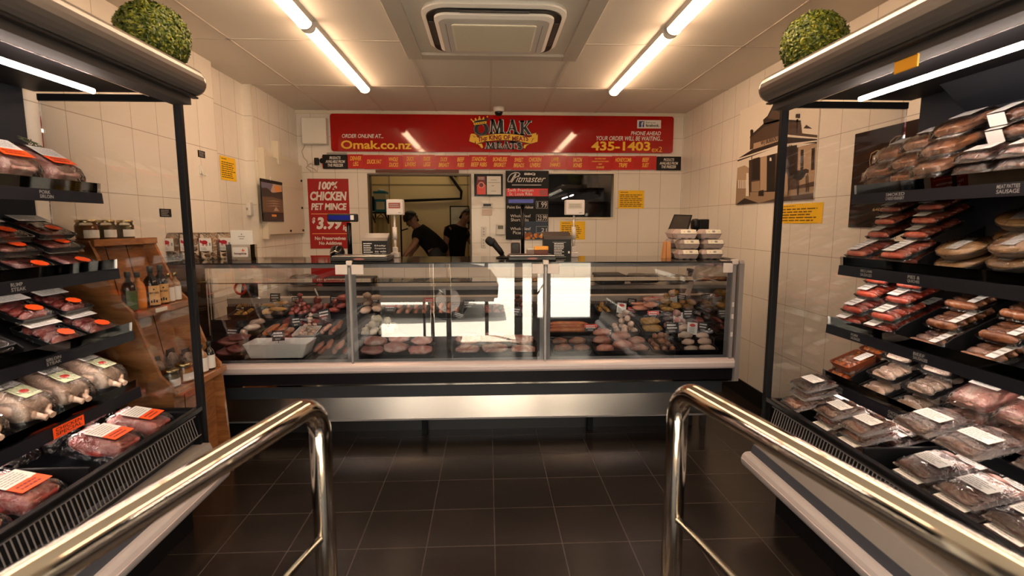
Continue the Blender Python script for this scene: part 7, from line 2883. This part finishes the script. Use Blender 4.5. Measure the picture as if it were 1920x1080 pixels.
def jar(x, y, z, r, h, fill, lidm, label, name='jar', cat='jar', neck=0.85):
    t = thing(name, label, cat, (x, y, z))
    bm = bm_new()
    add_lathe(bm, [(r * 0.9, 0.001), (r * 0.96, 0.006), (r * 0.96, h * 0.62), (r * neck * 0.9, h * 0.74)], (0, 0, 0), 18)
    obj('contents', bm, fill, t)
    bm = bm_new()
    add_lathe(bm, [(r * 0.93, 0), (r, 0.005), (r, h * 0.7), (r * neck, h * 0.82), (r * neck, h * 0.88)], (0, 0, 0), 20)
    obj('glass', bm, JARGLASS, t)
    bm = bm_new()
    add_lathe(bm, [(r * neck * 1.06, h * 0.86), (r * neck * 1.08, h * 0.88), (r * neck * 1.08, h * 0.98), (r * neck, h)], (0, 0, 0), 20)
    obj('lid', bm, lidm, t)
    bm = bm_new()
    for k in range(10):
        a0, a1 = -1.2 + 0.24 * k, -1.2 + 0.24 * (k + 1)
        R_ = r + 0.0012
        bm.faces.new([bm.verts.new((R_ * math.cos(a0), R_ * math.sin(a0), h * 0.12)), bm.verts.new((R_ * math.cos(a1), R_ * math.sin(a1), h * 0.12)), bm.verts.new((R_ * math.cos(a1), R_ * math.sin(a1), h * 0.5)), bm.verts.new((R_ * math.cos(a0), R_ * math.sin(a0), h * 0.5))])
    o = obj('label', bm, PAPER, t)
    return t


GOLDL = mat('gold_lid', (0.45, 0.36, 0.18), 0.25, 1.0)
BLKL = mat('dark_lid', (0.04, 0.04, 0.035), 0.3)
HON = mat('relish_amber', (0.32, 0.12, 0.03), 0.3, coat=0.5)
PCK = mat('pickle_olive', (0.16, 0.13, 0.05), 0.3, coat=0.5)
for i, (y, lab, m_) in enumerate(((2.775, 'gold-lidded jar on top of the wooden stand, closest to the coolers', HON), (2.915, 'gold-lidded jar on top of the wooden stand, middle of three', PCK), (3.06, 'gold-lidded jar on top of the wooden stand, closest to the counter', PCK))):
    jar(-2.055, y, 1.4605, 0.05 if i == 0 else 0.043, 0.105, m_, GOLDL, lab)
jar(-1.70, 2.78, 0.6755, 0.042, 0.10, mat('mustard_brown', (0.2, 0.14, 0.07), 0.4), GOLDL, 'small brown relish jar on the lowest shelf of the wooden stand')
jar(-1.69, 2.885, 0.6755, 0.046, 0.105, mat('relish_orange', (0.5, 0.2, 0.04), 0.4), GOLDL, 'orange relish jar on the lowest shelf of the wooden stand')


def bottle(x, y, z, r, h, m, capm, label, labm, words=None, square=False):
    t = thing('sauce_bottle', label, 'bottle', (x, y, z))
    bm = bm_new()
    prof = [(r * 0.92, 0), (r, 0.006), (r, h * 0.58), (r * 0.85, h * 0.68), (r * 0.36, h * 0.78), (r * 0.34, h * 0.9)]
    add_lathe(bm, prof, (0, 0, 0), 18)
    obj('body', bm, m, t)
    bm = bm_new()
    add_lathe(bm, [(r * 0.42, h * 0.86), (r * 0.44, h * 0.98), (r * 0.38, h)], (0, 0, 0), 14)
    obj('cap', bm, capm, t)
    bm = bm_new()
    R_ = r + 0.0012
    n = 10
    for k in range(n):
        a0, a1 = -1.35 + 2.7 / n * k, -1.35 + 2.7 / n * (k + 1)
        bm.faces.new([bm.verts.new((R_ * math.cos(a0), R_ * math.sin(a0), h * 0.06)), bm.verts.new((R_ * math.cos(a1), R_ * math.sin(a1), h * 0.06)), bm.verts.new((R_ * math.cos(a1), R_ * math.sin(a1), h * 0.53)), bm.verts.new((R_ * math.cos(a0), R_ * math.sin(a0), h * 0.53))])
    lb = obj('label', bm, labm, t)
    if words:
        # the print faces the lens, between aisle and entrance
        a = -0.75
        f = Face((R_ * math.cos(a - 0.62), R_ * math.sin(a - 0.62), h * 0.08), (-math.sin(a), math.cos(a), 0), (0, 0, 1))
        f.n = Vector((math.cos(a), math.sin(a), 0))
        w = 2 * R_ * math.sin(0.62)
        f.o = Vector((math.cos(a) * (R_ + 0.0008), math.sin(a) * (R_ + 0.0008), h * 0.08)) - f.du * w / 2
        bm = bm_new()
        add_text(bm, f, words, 0.0, w, h * 0.24, h * 0.30, 0.0, 0.03)
        add_flat(bm, f, [(w * 0.5 + 0.005 * math.cos(i * PI / 3), h * 0.36 + 0.005 * math.sin(i * PI / 3)) for i in range(6)], 0.0)
        for k in range(3):
            add_rect(bm, f, w * (0.1 + 0.28 * k), w * (0.28 + 0.28 * k), h * 0.04, h * (0.10 + 0.02 * (k % 2)), 0.0)
        obj('lettering', bm, INK, lb, recalc=False)
    return t


DKB = mat('bottle_dark', (0.015, 0.010, 0.008), 0.1, coat=0.6)
KRL = mat('kraft_label', lin((222, 178, 120)), 0.5)
SAU = mat('sauce_clear', (0.30, 0.17, 0.09), 0.15, coat=0.6)
z = 1.0905
for y, lab in ((2.755, 'dark sauce bottle at the cooler end of the middle stand shelf'),):
    bottle(-1.86, y, z, 0.034, 0.21, DKB, BLKL, lab, mat('green_label', lin((70, 90, 40)), 0.5))
bottle(-1.865, 2.835, z, 0.033, 0.2, mat('orange_pouch', (0.55, 0.22, 0.05), 0.3), BLKL, 'orange sauce bottle beside the kraft labelled ones', mat('orange_label', lin((230, 140, 50)), 0.5))
bottle(-1.85, 2.92, z, 0.037, 0.225, DKB, BLKL, 'black bottle with a kraft label on the middle stand shelf, first of two', KRL, 'MEAT JUICE')
bottle(-1.85, 3.005, z, 0.035, 0.225, DKB, BLKL, 'black bottle with a kraft label, second of two, by the pale sauces', KRL, 'MEAT JUICE')
bottle(-1.855, 3.08, z, 0.029, 0.17, SAU, GOLDL, 'brown sauce bottle with a white label, next to the kraft labels', PAPER)
bottle(-1.855, 3.145, z, 0.029, 0.17, SAU, GOLDL, 'brown sauce bottle with a white label at the counter end', PAPER)
z = 0.6755
for i, (x, y, lab) in enumerate(((-1.69, 3.06, 'dark wine-like bottle with a white label, first on the lowest stand shelf'), (-1.68, 3.13, 'dark bottle with a white label, second on the lowest stand shelf'), (-1.675, 3.165, ''))):
    if lab:
        bottle(x, y, z, 0.034 if i == 0 else 0.03, 0.17, DKB if i else SAU, BLKL, lab, PAPER)
bottle(-1.76, 3.15, z, 0.028, 0.19, DKB, BLKL, 'dark bottle with a white label behind the front pair, lowest shelf', PAPER)
NET = mottled('dried_mix', [(0.3, (0.04, 0.03, 0.025)), (0.5, (0.16, 0.11, 0.09)), (0.7, (0.42, 0.32, 0.27))], 26, 0.4, 0.6, 0.8, 60)
for i, (x, y, hh_, lab) in enumerate(((-1.785, 2.80, 0.16, 'dark bag of dried mix at the back, nearest the coolers'), (-1.775, 2.915, 0.18, 'dark bag of dried mix at the back, middle of three'), (-1.735, 2.99, 0.16, 'dark bag of dried mix at the back beside the bottles'))):
    t = thing('seasoning_bag', lab, 'bag', (x, y, z))
    bm = bm_new()
    add_lump(bm, (0, 0, hh_ * 0.45), (0.075, 0.085, hh_ * 0.85), 31 + i, 0.12, 2, 0, 0.12, 16, 10, 0.8)
    obj('contents', bm, NET, t)
    bm = bm_new()
    add_poly_prism(bm, [(-0.04, hh_ * 0.8), (0.04, hh_ * 0.8), (0.03, hh_), (-0.03, hh_)], -0.004, 0.004, 'x')
    obj('bag_top', bm, BLACK, t)
    bm = bm_new()
    add_box(bm, 0.036, 0.039, -0.03, 0.03, 0.01, 0.045)
    obj('label', bm, PAPER, t)

# ------------------------------------------------------------------ people in the preparation room
SKIN = mat('skin', (0.22, 0.11, 0.07), 0.5)
SHIRT = mat('black_shirt', (0.006, 0.006, 0.0065), 0.9, spec=0.1)
TROUS = mat('dark_trousers', (0.015, 0.015, 0.018), 0.8)
HAIRM = mat('dark_hair', (0.012, 0.009, 0.008), 0.6)


def skin_body(name, joints, bones, root, m, parent, sub=2):
    """One continuous surface grown over a posed skeleton: joints {name: (point, radius)}."""
    me = bpy.data.meshes.new(name)
    keys = list(joints)
    idx = {k: i for i, k in enumerate(keys)}
    me.from_pydata([joints[k][0] for k in keys], [(idx[a], idx[b]) for a, b in bones], [])
    o = bpy.data.objects.new(name, me)
    COL.objects.link(o)
    md = o.modifiers.new('skin', 'SKIN')
    md.use_smooth_shade = True
    for k in keys:
        sv = me.skin_vertices[0].data[idx[k]]
        r = joints[k][1]
        sv.radius = r if isinstance(r, tuple) else (r, r)
        sv.use_root = (k == root)
    s = o.modifiers.new('sub', 'SUBSURF')
    s.levels = s.render_levels = sub
    me.materials.append(m)
    if parent:
        o.parent = parent
    return o


def hand(j, b, wrist, d, side, curl=0.3):
    """Palm and five bent fingers from the wrist along d; side = direction of the thumb."""
    d, side = d.normalized(), side.normalized()
    up = d.cross(side)
    j['palm' + str(len(j))] = (wrist + d * 0.045, (0.036, 0.017))
    pk_ = list(j)[-1]
    b.append((list(j)[-2] if False else None, pk_))
    return pk_, up


def person(label, J, hat=None, group=None):
    """J: posed joints in world space."""
    base = Vector((J['pelvis'].x, J['pelvis'].y, 0))
    t = thing('person', label, 'person', base, group=group)
    P = {k: v - base for k, v in J.items()}
    j, b = {}, []

    def add(k, p, r, par=None):
        j[k] = (p, r)
        if par:
            b.append((par, k))
    add('pelvis', P['pelvis'], 0.125)
    add('waist', P['pelvis'].lerp(P['chest'], 0.45), 0.12, 'pelvis')
    add('chest', P['chest'], (0.15, 0.13), 'waist')
    add('neck0', P['chest'].lerp(P['neck'], 0.75), 0.075, 'chest')
    add('neck', P['neck'], 0.055, 'neck0')
    hd = (P['head'] - P['neck']).normalized()
    face = P['face'].normalized()
    add('jaw', P['neck'] + hd * 0.07 + face * 0.035, 0.062, 'neck')
    add('brow', P['head'] + face * 0.012, (0.082, 0.09), 'jaw')
    add('crown', P['head'] + hd * 0.075 - face * 0.01, 0.062, 'brow')
    for s in 'LR':
        add('sh' + s, P['sh' + s], 0.06, 'chest')
        add('el' + s, P['el' + s], 0.042, 'sh' + s)
        m_ = P['el' + s].lerp(P['wr' + s], 0.35)
        add('fa' + s, m_, 0.040, 'el' + s)
        add('wr' + s, P['wr' + s], 0.027, 'fa' + s)
        d = (P['wr' + s] - P['el' + s]).normalized()
        d = (d + Vector((0, 0, -0.35))).normalized()
        lat = d.cross(Vector((0, 0, 1))).normalized() * (1 if s == 'L' else -1)
        add('palm' + s, P['wr' + s] + d * 0.05, (0.034, 0.018), 'wr' + s)
        for f_ in range(4):
            off = lat * (0.027 - 0.018 * f_)
            ln = (0.066, 0.076, 0.07, 0.054)[f_]
            p0 = P['wr' + s] + d * 0.085 + off
            p1 = p0 + d * ln * 0.55 + Vector((0, 0, -0.008))
            p2 = p1 + d * ln * 0.4 + Vector((0, 0, -0.016))
            add('f%d%sa' % (f_, s), p0, 0.0095, 'palm' + s)
            add('f%d%sb' % (f_, s), p1, 0.0085, 'f%d%sa' % (f_, s))
            add('f%d%sc' % (f_, s), p2, 0.007, 'f%d%sb' % (f_, s))
        q0 = P['wr' + s] + d * 0.035 + lat * 0.034
        add('th%sa' % s, q0, 0.011, 'palm' + s)
        add('th%sb' % s, q0 + d * 0.035 + lat * 0.02 + Vector((0, 0, -0.01)), 0.009, 'th%sa' % s)
        hip = P['pelvis'] + (P['hip' + s] - P['pelvis'])
        add('hip' + s, hip, 0.088, 'pelvis')
        add('kn' + s, P['kn' + s], 0.06, 'hip' + s)
        add('ca' + s, P['kn' + s].lerp(P['an' + s], 0.3), 0.058, 'kn' + s)
        add('an' + s, P['an' + s], 0.04, 'ca' + s)
        fd = (P['toe' + s] - P['an' + s])
        add('toe' + s, P['toe' + s], (0.042, 0.03), 'an' + s)
    body = skin_body('body', j, b, 'pelvis', SKIN, t)
    # face
    c = P['head']
    lat = hd.cross(face).normalized()
    bm = bm_new()
    tip = c - hd * 0.015 + face * 0.118
    add_tube(bm, [c + hd * 0.02 + face * 0.088, c - hd * 0.002 + face * 0.108, tip, c - hd * 0.024 + face * 0.095], [0.008, 0.011, 0.014, 0.010], 8)
    for s in (-1, 1):
        add_lump(bm, c + lat * s * 0.083 - hd * 0.005 - face * 0.005, (0.02, 0.04, 0.055), 2, 0.05, 1, 0, 0, 8, 6)
    obj('nose_and_ears', bm, SKIN, t)
    bm = bm_new()
    for s in (-1, 1):
        add_lump(bm, c + lat * s * 0.032 + hd * 0.015 + face * 0.088, (0.02, 0.02, 0.014), 1, 0, 1, 0, 0, 8, 6)
    obj('eyes', bm, INK, t)
    bm = bm_new()
    add_tube(bm, [c + lat * -0.024 - hd * 0.052 + face * 0.086, c - hd * 0.053 + face * 0.096, c + lat * 0.024 - hd * 0.052 + face * 0.086], [0.003, 0.006, 0.003], 6)
    obj('mouth', bm, mat('lip', (0.2, 0.07, 0.06), 0.5), t)
    # hair and cap
    bm = bm_new()
    n = 14
    for i in range(9):
        pass
    rings = []
    for i in range(7):
        ph = PI / 2 * (i / 6)
        ring = []
        for k in range(18):
            a = k * 2 * PI / 18
            low = 0.35 if math.cos(a) > 0.3 else -0.75
            v = low + (1 - low) * math.sin(ph)
            rr = math.sqrt(max(0.0, 1 - min(1, abs(v)) ** 2)) if v > 0 else 1.0 - 0.10 * abs(v)
            ring.append(bm.verts.new(c + hd * 0.015 + hd * v * (0.10 if hat else 0.118) + face * (math.cos(a) * rr * (0.094 if hat else 0.102) - 0.004) + lat * (math.sin(a) * rr * (0.086 if hat else 0.094))))
        rings.append(ring)
    for i in range(6):
        for k in range(18):
            bm.faces.new((rings[i][k], rings[i][(k + 1) % 18], rings[i + 1][(k + 1) % 18], rings[i + 1][k])).smooth = True
    obj('hair', bm, HAIRM, t)
    if hat:
        bm = bm_new()
        rings = []
        for i in range(7):
            ph = PI / 2 * i / 6
            rings.append([bm.verts.new(c + hd * (0.03 + 0.105 * math.sin(ph)) + face * (math.cos(a) * math.cos(ph) * 0.112) + lat * (math.sin(a) * math.cos(ph) * 0.102)) for a in [k * 2 * PI / 20 for k in range(20)]])
        for i in range(6):
            for k in range(20):
                bm.faces.new((rings[i][k], rings[i][(k + 1) % 20], rings[i + 1][(k + 1) % 20], rings[i + 1][k])).smooth = True
        cp = obj('cap', bm, BLACK, t)
        bm = bm_new()
        pts = []
        for k in range(9):
            a = -0.9 + 1.8 * k / 8
            pts.append((c + hd * 0.032 + face * math.cos(a) * 0.108 + lat * math.sin(a) * 0.098, c + hd * 0.012 + face * (math.cos(a) * 0.108 + 0.075 * math.cos(a * 1.3)) + lat * math.sin(a) * 0.09))
        for k in range(8):
            bm.faces.new([bm.verts.new(p) for p in (pts[k][0], pts[k][1], pts[k + 1][1], pts[k + 1][0])])
        bmesh.ops.solidify(bm, geom=bm.faces[:], thickness=0.004)
        obj('peak', bm, BLACK, cp)
    # shirt and trousers: looser skins over the same pose
    j2, b2 = {}, []

    def add2(k, p, r, par=None):
        j2[k] = (p, r)
        if par:
            b2.append((par, k))
    add2('pelvis', P['pelvis'] + (P['pelvis'] - P['chest']).normalized() * 0.10, 0.16)
    add2('hem', P['pelvis'], 0.172, 'pelvis')
    add2('waist', j['waist'][0], 0.15, 'hem')
    add2('chest', P['chest'], (0.178, 0.155), 'waist')
    add2('neck0', P['chest'].lerp(P['neck'], 0.72), 0.092, 'chest')
    for s in 'LR':
        add2('sh' + s, P['sh' + s], 0.082, 'chest')
        add2('sl' + s, P['sh' + s].lerp(P['el' + s], 0.75), 0.068, 'sh' + s)
    skin_body('shirt', j2, b2, 'pelvis', SHIRT, t)
    j2, b2 = {}, []
    add2('pelvis', P['pelvis'], 0.14)
    add2('belt', P['pelvis'].lerp(P['chest'], 0.35), 0.137, 'pelvis')
    for s in 'LR':
        add2('hip' + s, P['hip' + s], 0.105, 'pelvis')
        add2('kn' + s, P['kn' + s], 0.078, 'hip' + s)
        add2('an' + s, P['an' + s] + Vector((0, 0, 0.02)), 0.065, 'kn' + s)
    skin_body('trousers', j2, b2, 'pelvis', TROUS, t)
    for s in 'LR':
        bm = bm_new()
        a, e = P['an' + s], P['toe' + s]
        dd = (e - a)
        dd.z = 0
        cc = (a + e) / 2
        add_lump(bm, (cc.x, cc.y, 0.045), (0.29, 0.105, 0.088), 3, 0.03, 1, math.atan2(dd.y, dd.x), 0.1, 16, 9, 0.8)
        obj('shoe', bm, BLACK, t)
    return t


def py(px, p_y, y):
    return at_y(px, p_y, y)


Y1 = 7.15
J = dict(pelvis=py(821, 470, Y1), chest=py(796, 437, Y1), neck=py(781, 426, Y1 - 0.02), head=py(772, 412.5, Y1 - 0.02))
J['face'] = Vector((-0.8, -0.25, -0.5))
dn = Vector((0, 0.2, 0))
J['shL'] = py(783, 440, Y1 - 0.17)
J['elL'] = py(777, 458, Y1 - 0.30)
J['wrL'] = py(762, 475, Y1 - 0.33)
J['shR'] = py(788, 437, Y1 + 0.17)
J['elR'] = py(782, 460, Y1 + 0.26)
J['wrR'] = py(772, 474, Y1 + 0.24)
pv = J['pelvis']
for s, o in (('L', -0.1), ('R', 0.1)):
    J['hip' + s] = Vector((pv.x + 0.01, pv.y + o, pv.z - 0.10))
    J['kn' + s] = Vector((pv.x + 0.02, pv.y + o * 1.2, 0.52))
    J['an' + s] = Vector((pv.x + 0.06, pv.y + o * 1.3, 0.085))
    J['toe' + s] = Vector((pv.x - 0.10, pv.y + o * 1.4, 0.035))
person('person in a black cap and shirt bending over the bench with both arms down', J, True)

Y2 = 7.62
J = dict(pelvis=Vector((py(851, 470, Y2).x, Y2, 0.97)), chest=py(856, 440, Y2), neck=py(867, 418, Y2), head=py(875, 406.5, Y2))
J['face'] = Vector((0.75, 0.35, -0.25))
J['shL'] = py(843, 432, Y2 - 0.03) + Vector((0.0, -0.12, 0))
J['elL'] = py(835, 455, Y2 - 0.16)
J['wrL'] = py(840, 478, Y2 - 0.20)
J['shR'] = py(872, 432, Y2 + 0.12)
J['elR'] = py(880, 452, Y2 + 0.16)
J['wrR'] = py(897, 463, Y2 + 0.2)
pv = J['pelvis']
for s, o in (('L', -0.09), ('R', 0.09)):
    J['hip' + s] = Vector((pv.x + o * 0.3, pv.y + o, pv.z - 0.08))
    J['kn' + s] = Vector((pv.x + o * 0.3, pv.y + o * 1.2, 0.52))
    J['an' + s] = Vector((pv.x + o * 0.3 - 0.02, pv.y + o * 1.3, 0.085))
    J['toe' + s] = Vector((pv.x + 0.13, pv.y + o * 1.4, 0.035))
person('person with short dark hair and a black shirt standing at the hatch edge', J)

# ------------------------------------------------------------------ preparation room fittings
t = thing('prep_table', 'steel preparation table in the room behind the hatch', 'table', (-0.75, 6.72, 0))
box('top', -1.1, 0.9, -0.24, 0.16, 0.86, 0.90, STEEL, t)
for x in (-1.05, 0.85):
    for y in (-0.20, 0.12):
        bm = bm_new()
        add_tube(bm, [(x, y, 0.0), (x, y, 0.86)], 0.02, 8)
        obj('leg', bm, STEEL, t)
# black conduit on the far wall
bm = bm_new()
pp = [at_y(757, 376.5, 8.36), at_y(864, 372.5, 8.36), at_y(865, 359, 8.36), at_y(850, 338, 8.36), at_y(842, 327, 8.36), at_y(838, 316, 8.36)]
add_tube(bm, pp, 0.022, 8)
tag(obj('black_conduit', bm, BLACK), 'black conduit running along the far preparation room wall and up', 'pipe')
bm = bm_new()
add_tube(bm, [at_y(854, 322, 8.37), at_y(854, 332, 8.37)], 0.022, 8)
tag(obj('conduit_stub', bm, BLACK), 'short black conduit stub above the bend on the far wall', 'pipe')
# framed white sheet behind the second worker
a, b = at_y(843, 386, 8.37), at_y(880, 430, 8.37)
t = thing('white_board', 'white board with a dark frame on the far wall behind the standing person', 'board', ((a.x + b.x) / 2, 8.385, b.z))
bm = bm_new()
w, h = (b.x - a.x) / 2, a.z - b.z
add_box(bm, -w, w, -0.012, 0.012, 0, h)
obj('frame', bm, BLACK, t)
bm = bm_new()
add_box(bm, -w + 0.02, w - 0.02, -0.016, -0.011, 0.02, h - 0.02)
obj('sheet', bm, mottled('sheet_white', [(0.3, (0.4, 0.38, 0.33)), (0.6, (0.7, 0.67, 0.6))], 4, 0.5, 0, 0), t)
# shelving with cartons and dark machine on the left of the hatch
y = 7.6
a, b = at_y(694, 395, y), at_y(724, 397, y)
t = thing('wall_shelf', 'dark wall shelf at the left end of the preparation room', 'shelf', (a.x + 0.02, y, a.z - 0.02))
w = b.x - a.x
bm = bm_new()
add_box(bm, -0.08, w + 0.05, -0.18, 0.18, -0.02, 0.0)
obj('board', bm, BLACK, t)
for x in (0.02, w - 0.02):
    bm = bm_new()
    add_tube(bm, [(x, 0.15, -0.02), (x, 0.15, -0.16), (x, -0.1, -0.02)], 0.012, 6)
    obj('bracket', bm, BLACK, t)
zsh = a.z - 0.02 + 0.0005
for (px0, px1, pyt, m_, nm, lab, dy, z0) in ((705, 727, 375, mat('teal_carton', lin((20, 120, 140)), 0.5), 'carton', 'teal carton on the preparation room shelf, lower one', 0.02, None), ):
    a0, b0 = at_y(px0, 385, y + dy), at_y(px1, 385, y + dy)
    t = thing('carton', lab, 'box', ((a0.x + b0.x) / 2, y + dy, zsh))
    w = (b0.x - a0.x) / 2
    h = at_y(px0, 374, y).z - zsh
    bm = bm_new()
    add_box(bm, -w, w, -0.1, 0.1, 0, h, 0.003)
    obj('carton_body', bm, m_, t)
    bm = bm_new()
    add_box(bm, -w * 0.7, w * 0.7, -0.102, -0.099, h * 0.2, h * 0.8)
    obj('carton_panel', bm, mat('carton_cream', lin((200, 190, 150)), 0.5), t)
    z2 = zsh + h + 0.0005
    t = thing('carton', 'teal and cream carton on the preparation room shelf, upper one', 'box', ((a0.x + b0.x) / 2 - 0.01, y + dy, z2))
    h2 = at_y(px0, 359, y).z - z2
    bm = bm_new()
    add_box(bm, -w, w, -0.1, 0.1, 0, h2 * 0.7, 0.003)
    obj('carton_body', bm, mat('carton_cream', lin((200, 190, 150)), 0.5), t)
    bm = bm_new()
    add_box(bm, -w - 0.004, w + 0.004, -0.104, 0.104, h2 * 0.7, h2, 0.003)
    obj('carton_lid', bm, m_, t)
    bm = bm_new()
    add_lump(bm, (0, 0, h2 + 0.02), (w, 0.1, 0.04), 3, 0.2, 2, 0, 0.1, 10, 6)
    obj('tissue', bm, PAPER, t)
a0, b0 = at_y(693, 380, y - 0.05), at_y(703.5, 380, y - 0.05)
t = thing('shelf_machine', 'black rounded machine on the preparation room shelf beside the cartons', 'machine', ((a0.x + b0.x) / 2, y - 0.05, zsh))
bm = bm_new()
h = at_y(694, 367, y).z - zsh
add_lump(bm, (0, 0, h / 2), (b0.x - a0.x, 0.18, h), 4, 0.06, 1.5, 0, 0.1, 16, 10, 0.7)
obj('body', bm, BLACK, t)
bm = bm_new()
add_tube(bm, [(0.0, -0.09, h * 0.3), (0.0, -0.12, h * 0.5), (0.0, -0.09, h * 0.7)], 0.012, 8)
obj('handle', bm, CHARCOAL, t)
# stand pole with tap arm in front of the far wall
x = at_y(752, 430, 7.7).x
t = thing('rinse_stand', 'tall dark rinse pipe with a curved spout arm beside the bending person', 'tap', (x, 7.7, 0.0))
bm = bm_new()
z1 = at_y(752, 404, 7.7).z
add_tube(bm, [(0, 0, 0), (0, 0, z1), (0.02, 0, z1 + 0.02), (0.09, 0, z1 + 0.015), (0.15, 0, z1 - 0.03), (0.17, 0, z1 - 0.08)], 0.013, 8)
obj('pipe', bm, BLACK, t)
bm = bm_new()
add_tube(bm, [(0, 0, z1 - 0.22), (0.1, 0, z1 - 0.19)], 0.01, 8)
obj('side_arm', bm, BLACK, t)
bm = bm_new()
add_lathe(bm, [(0.06, 0), (0.06, 0.02), (0.02, 0.03)], (0, 0, 0), 14)
obj('foot', bm, BLACK, t)
# white apron hanging on the left
x = at_y(716, 440, 7.9)
t = thing('hanging_apron', 'pale apron hanging below the preparation room shelf', 'apron', (x.x + 0.03, 7.72, zsh - 0.075))
bm = bm_new()
rows = []
for i in range(9):
    v = i / 8
    rows.append([Vector(((u - 0.5) * (0.16 + 0.1 * v), 0.03 * math.sin(u * 14 + v) * (0.4 + v), -v * 0.55)) for u in [k / 12 for k in range(13)]])
add_grid_sheet(bm, rows)
bmesh.ops.solidify(bm, geom=bm.faces[:], thickness=0.004)
obj('cloth', bm, mat('apron_cream', lin((210, 195, 150)), 0.8), t)
bm = bm_new()
add_tube(bm, [(-0.05, 0, 0), (0, 0, 0.05), (0.05, 0, 0)], 0.006, 6)
obj('strap', bm, BLACK, t)
# dark extractor over the cook room, seen through the viewing window
t = thing('extractor_hood', 'dark metal extractor hood in the room behind the small viewing window', 'extractor hood', (1.3, 7.2, 1.83))
bm = bm_new()
add_poly_prism(bm, [(-0.55, 0), (0.6, 0), (0.6, 0.09), (-0.45, 0.09)], -0.35, 0.35, 'y')
obj('hood', bm, CHARCOAL, t)
bm = bm_new()
add_tube(bm, [(0.1, 0, 0.09), (0.1, 0, 0.9)], 0.12, 16)
obj('duct', bm, CHARCOAL, t)

bpy.data.objects.remove(_to, do_unlink=True)
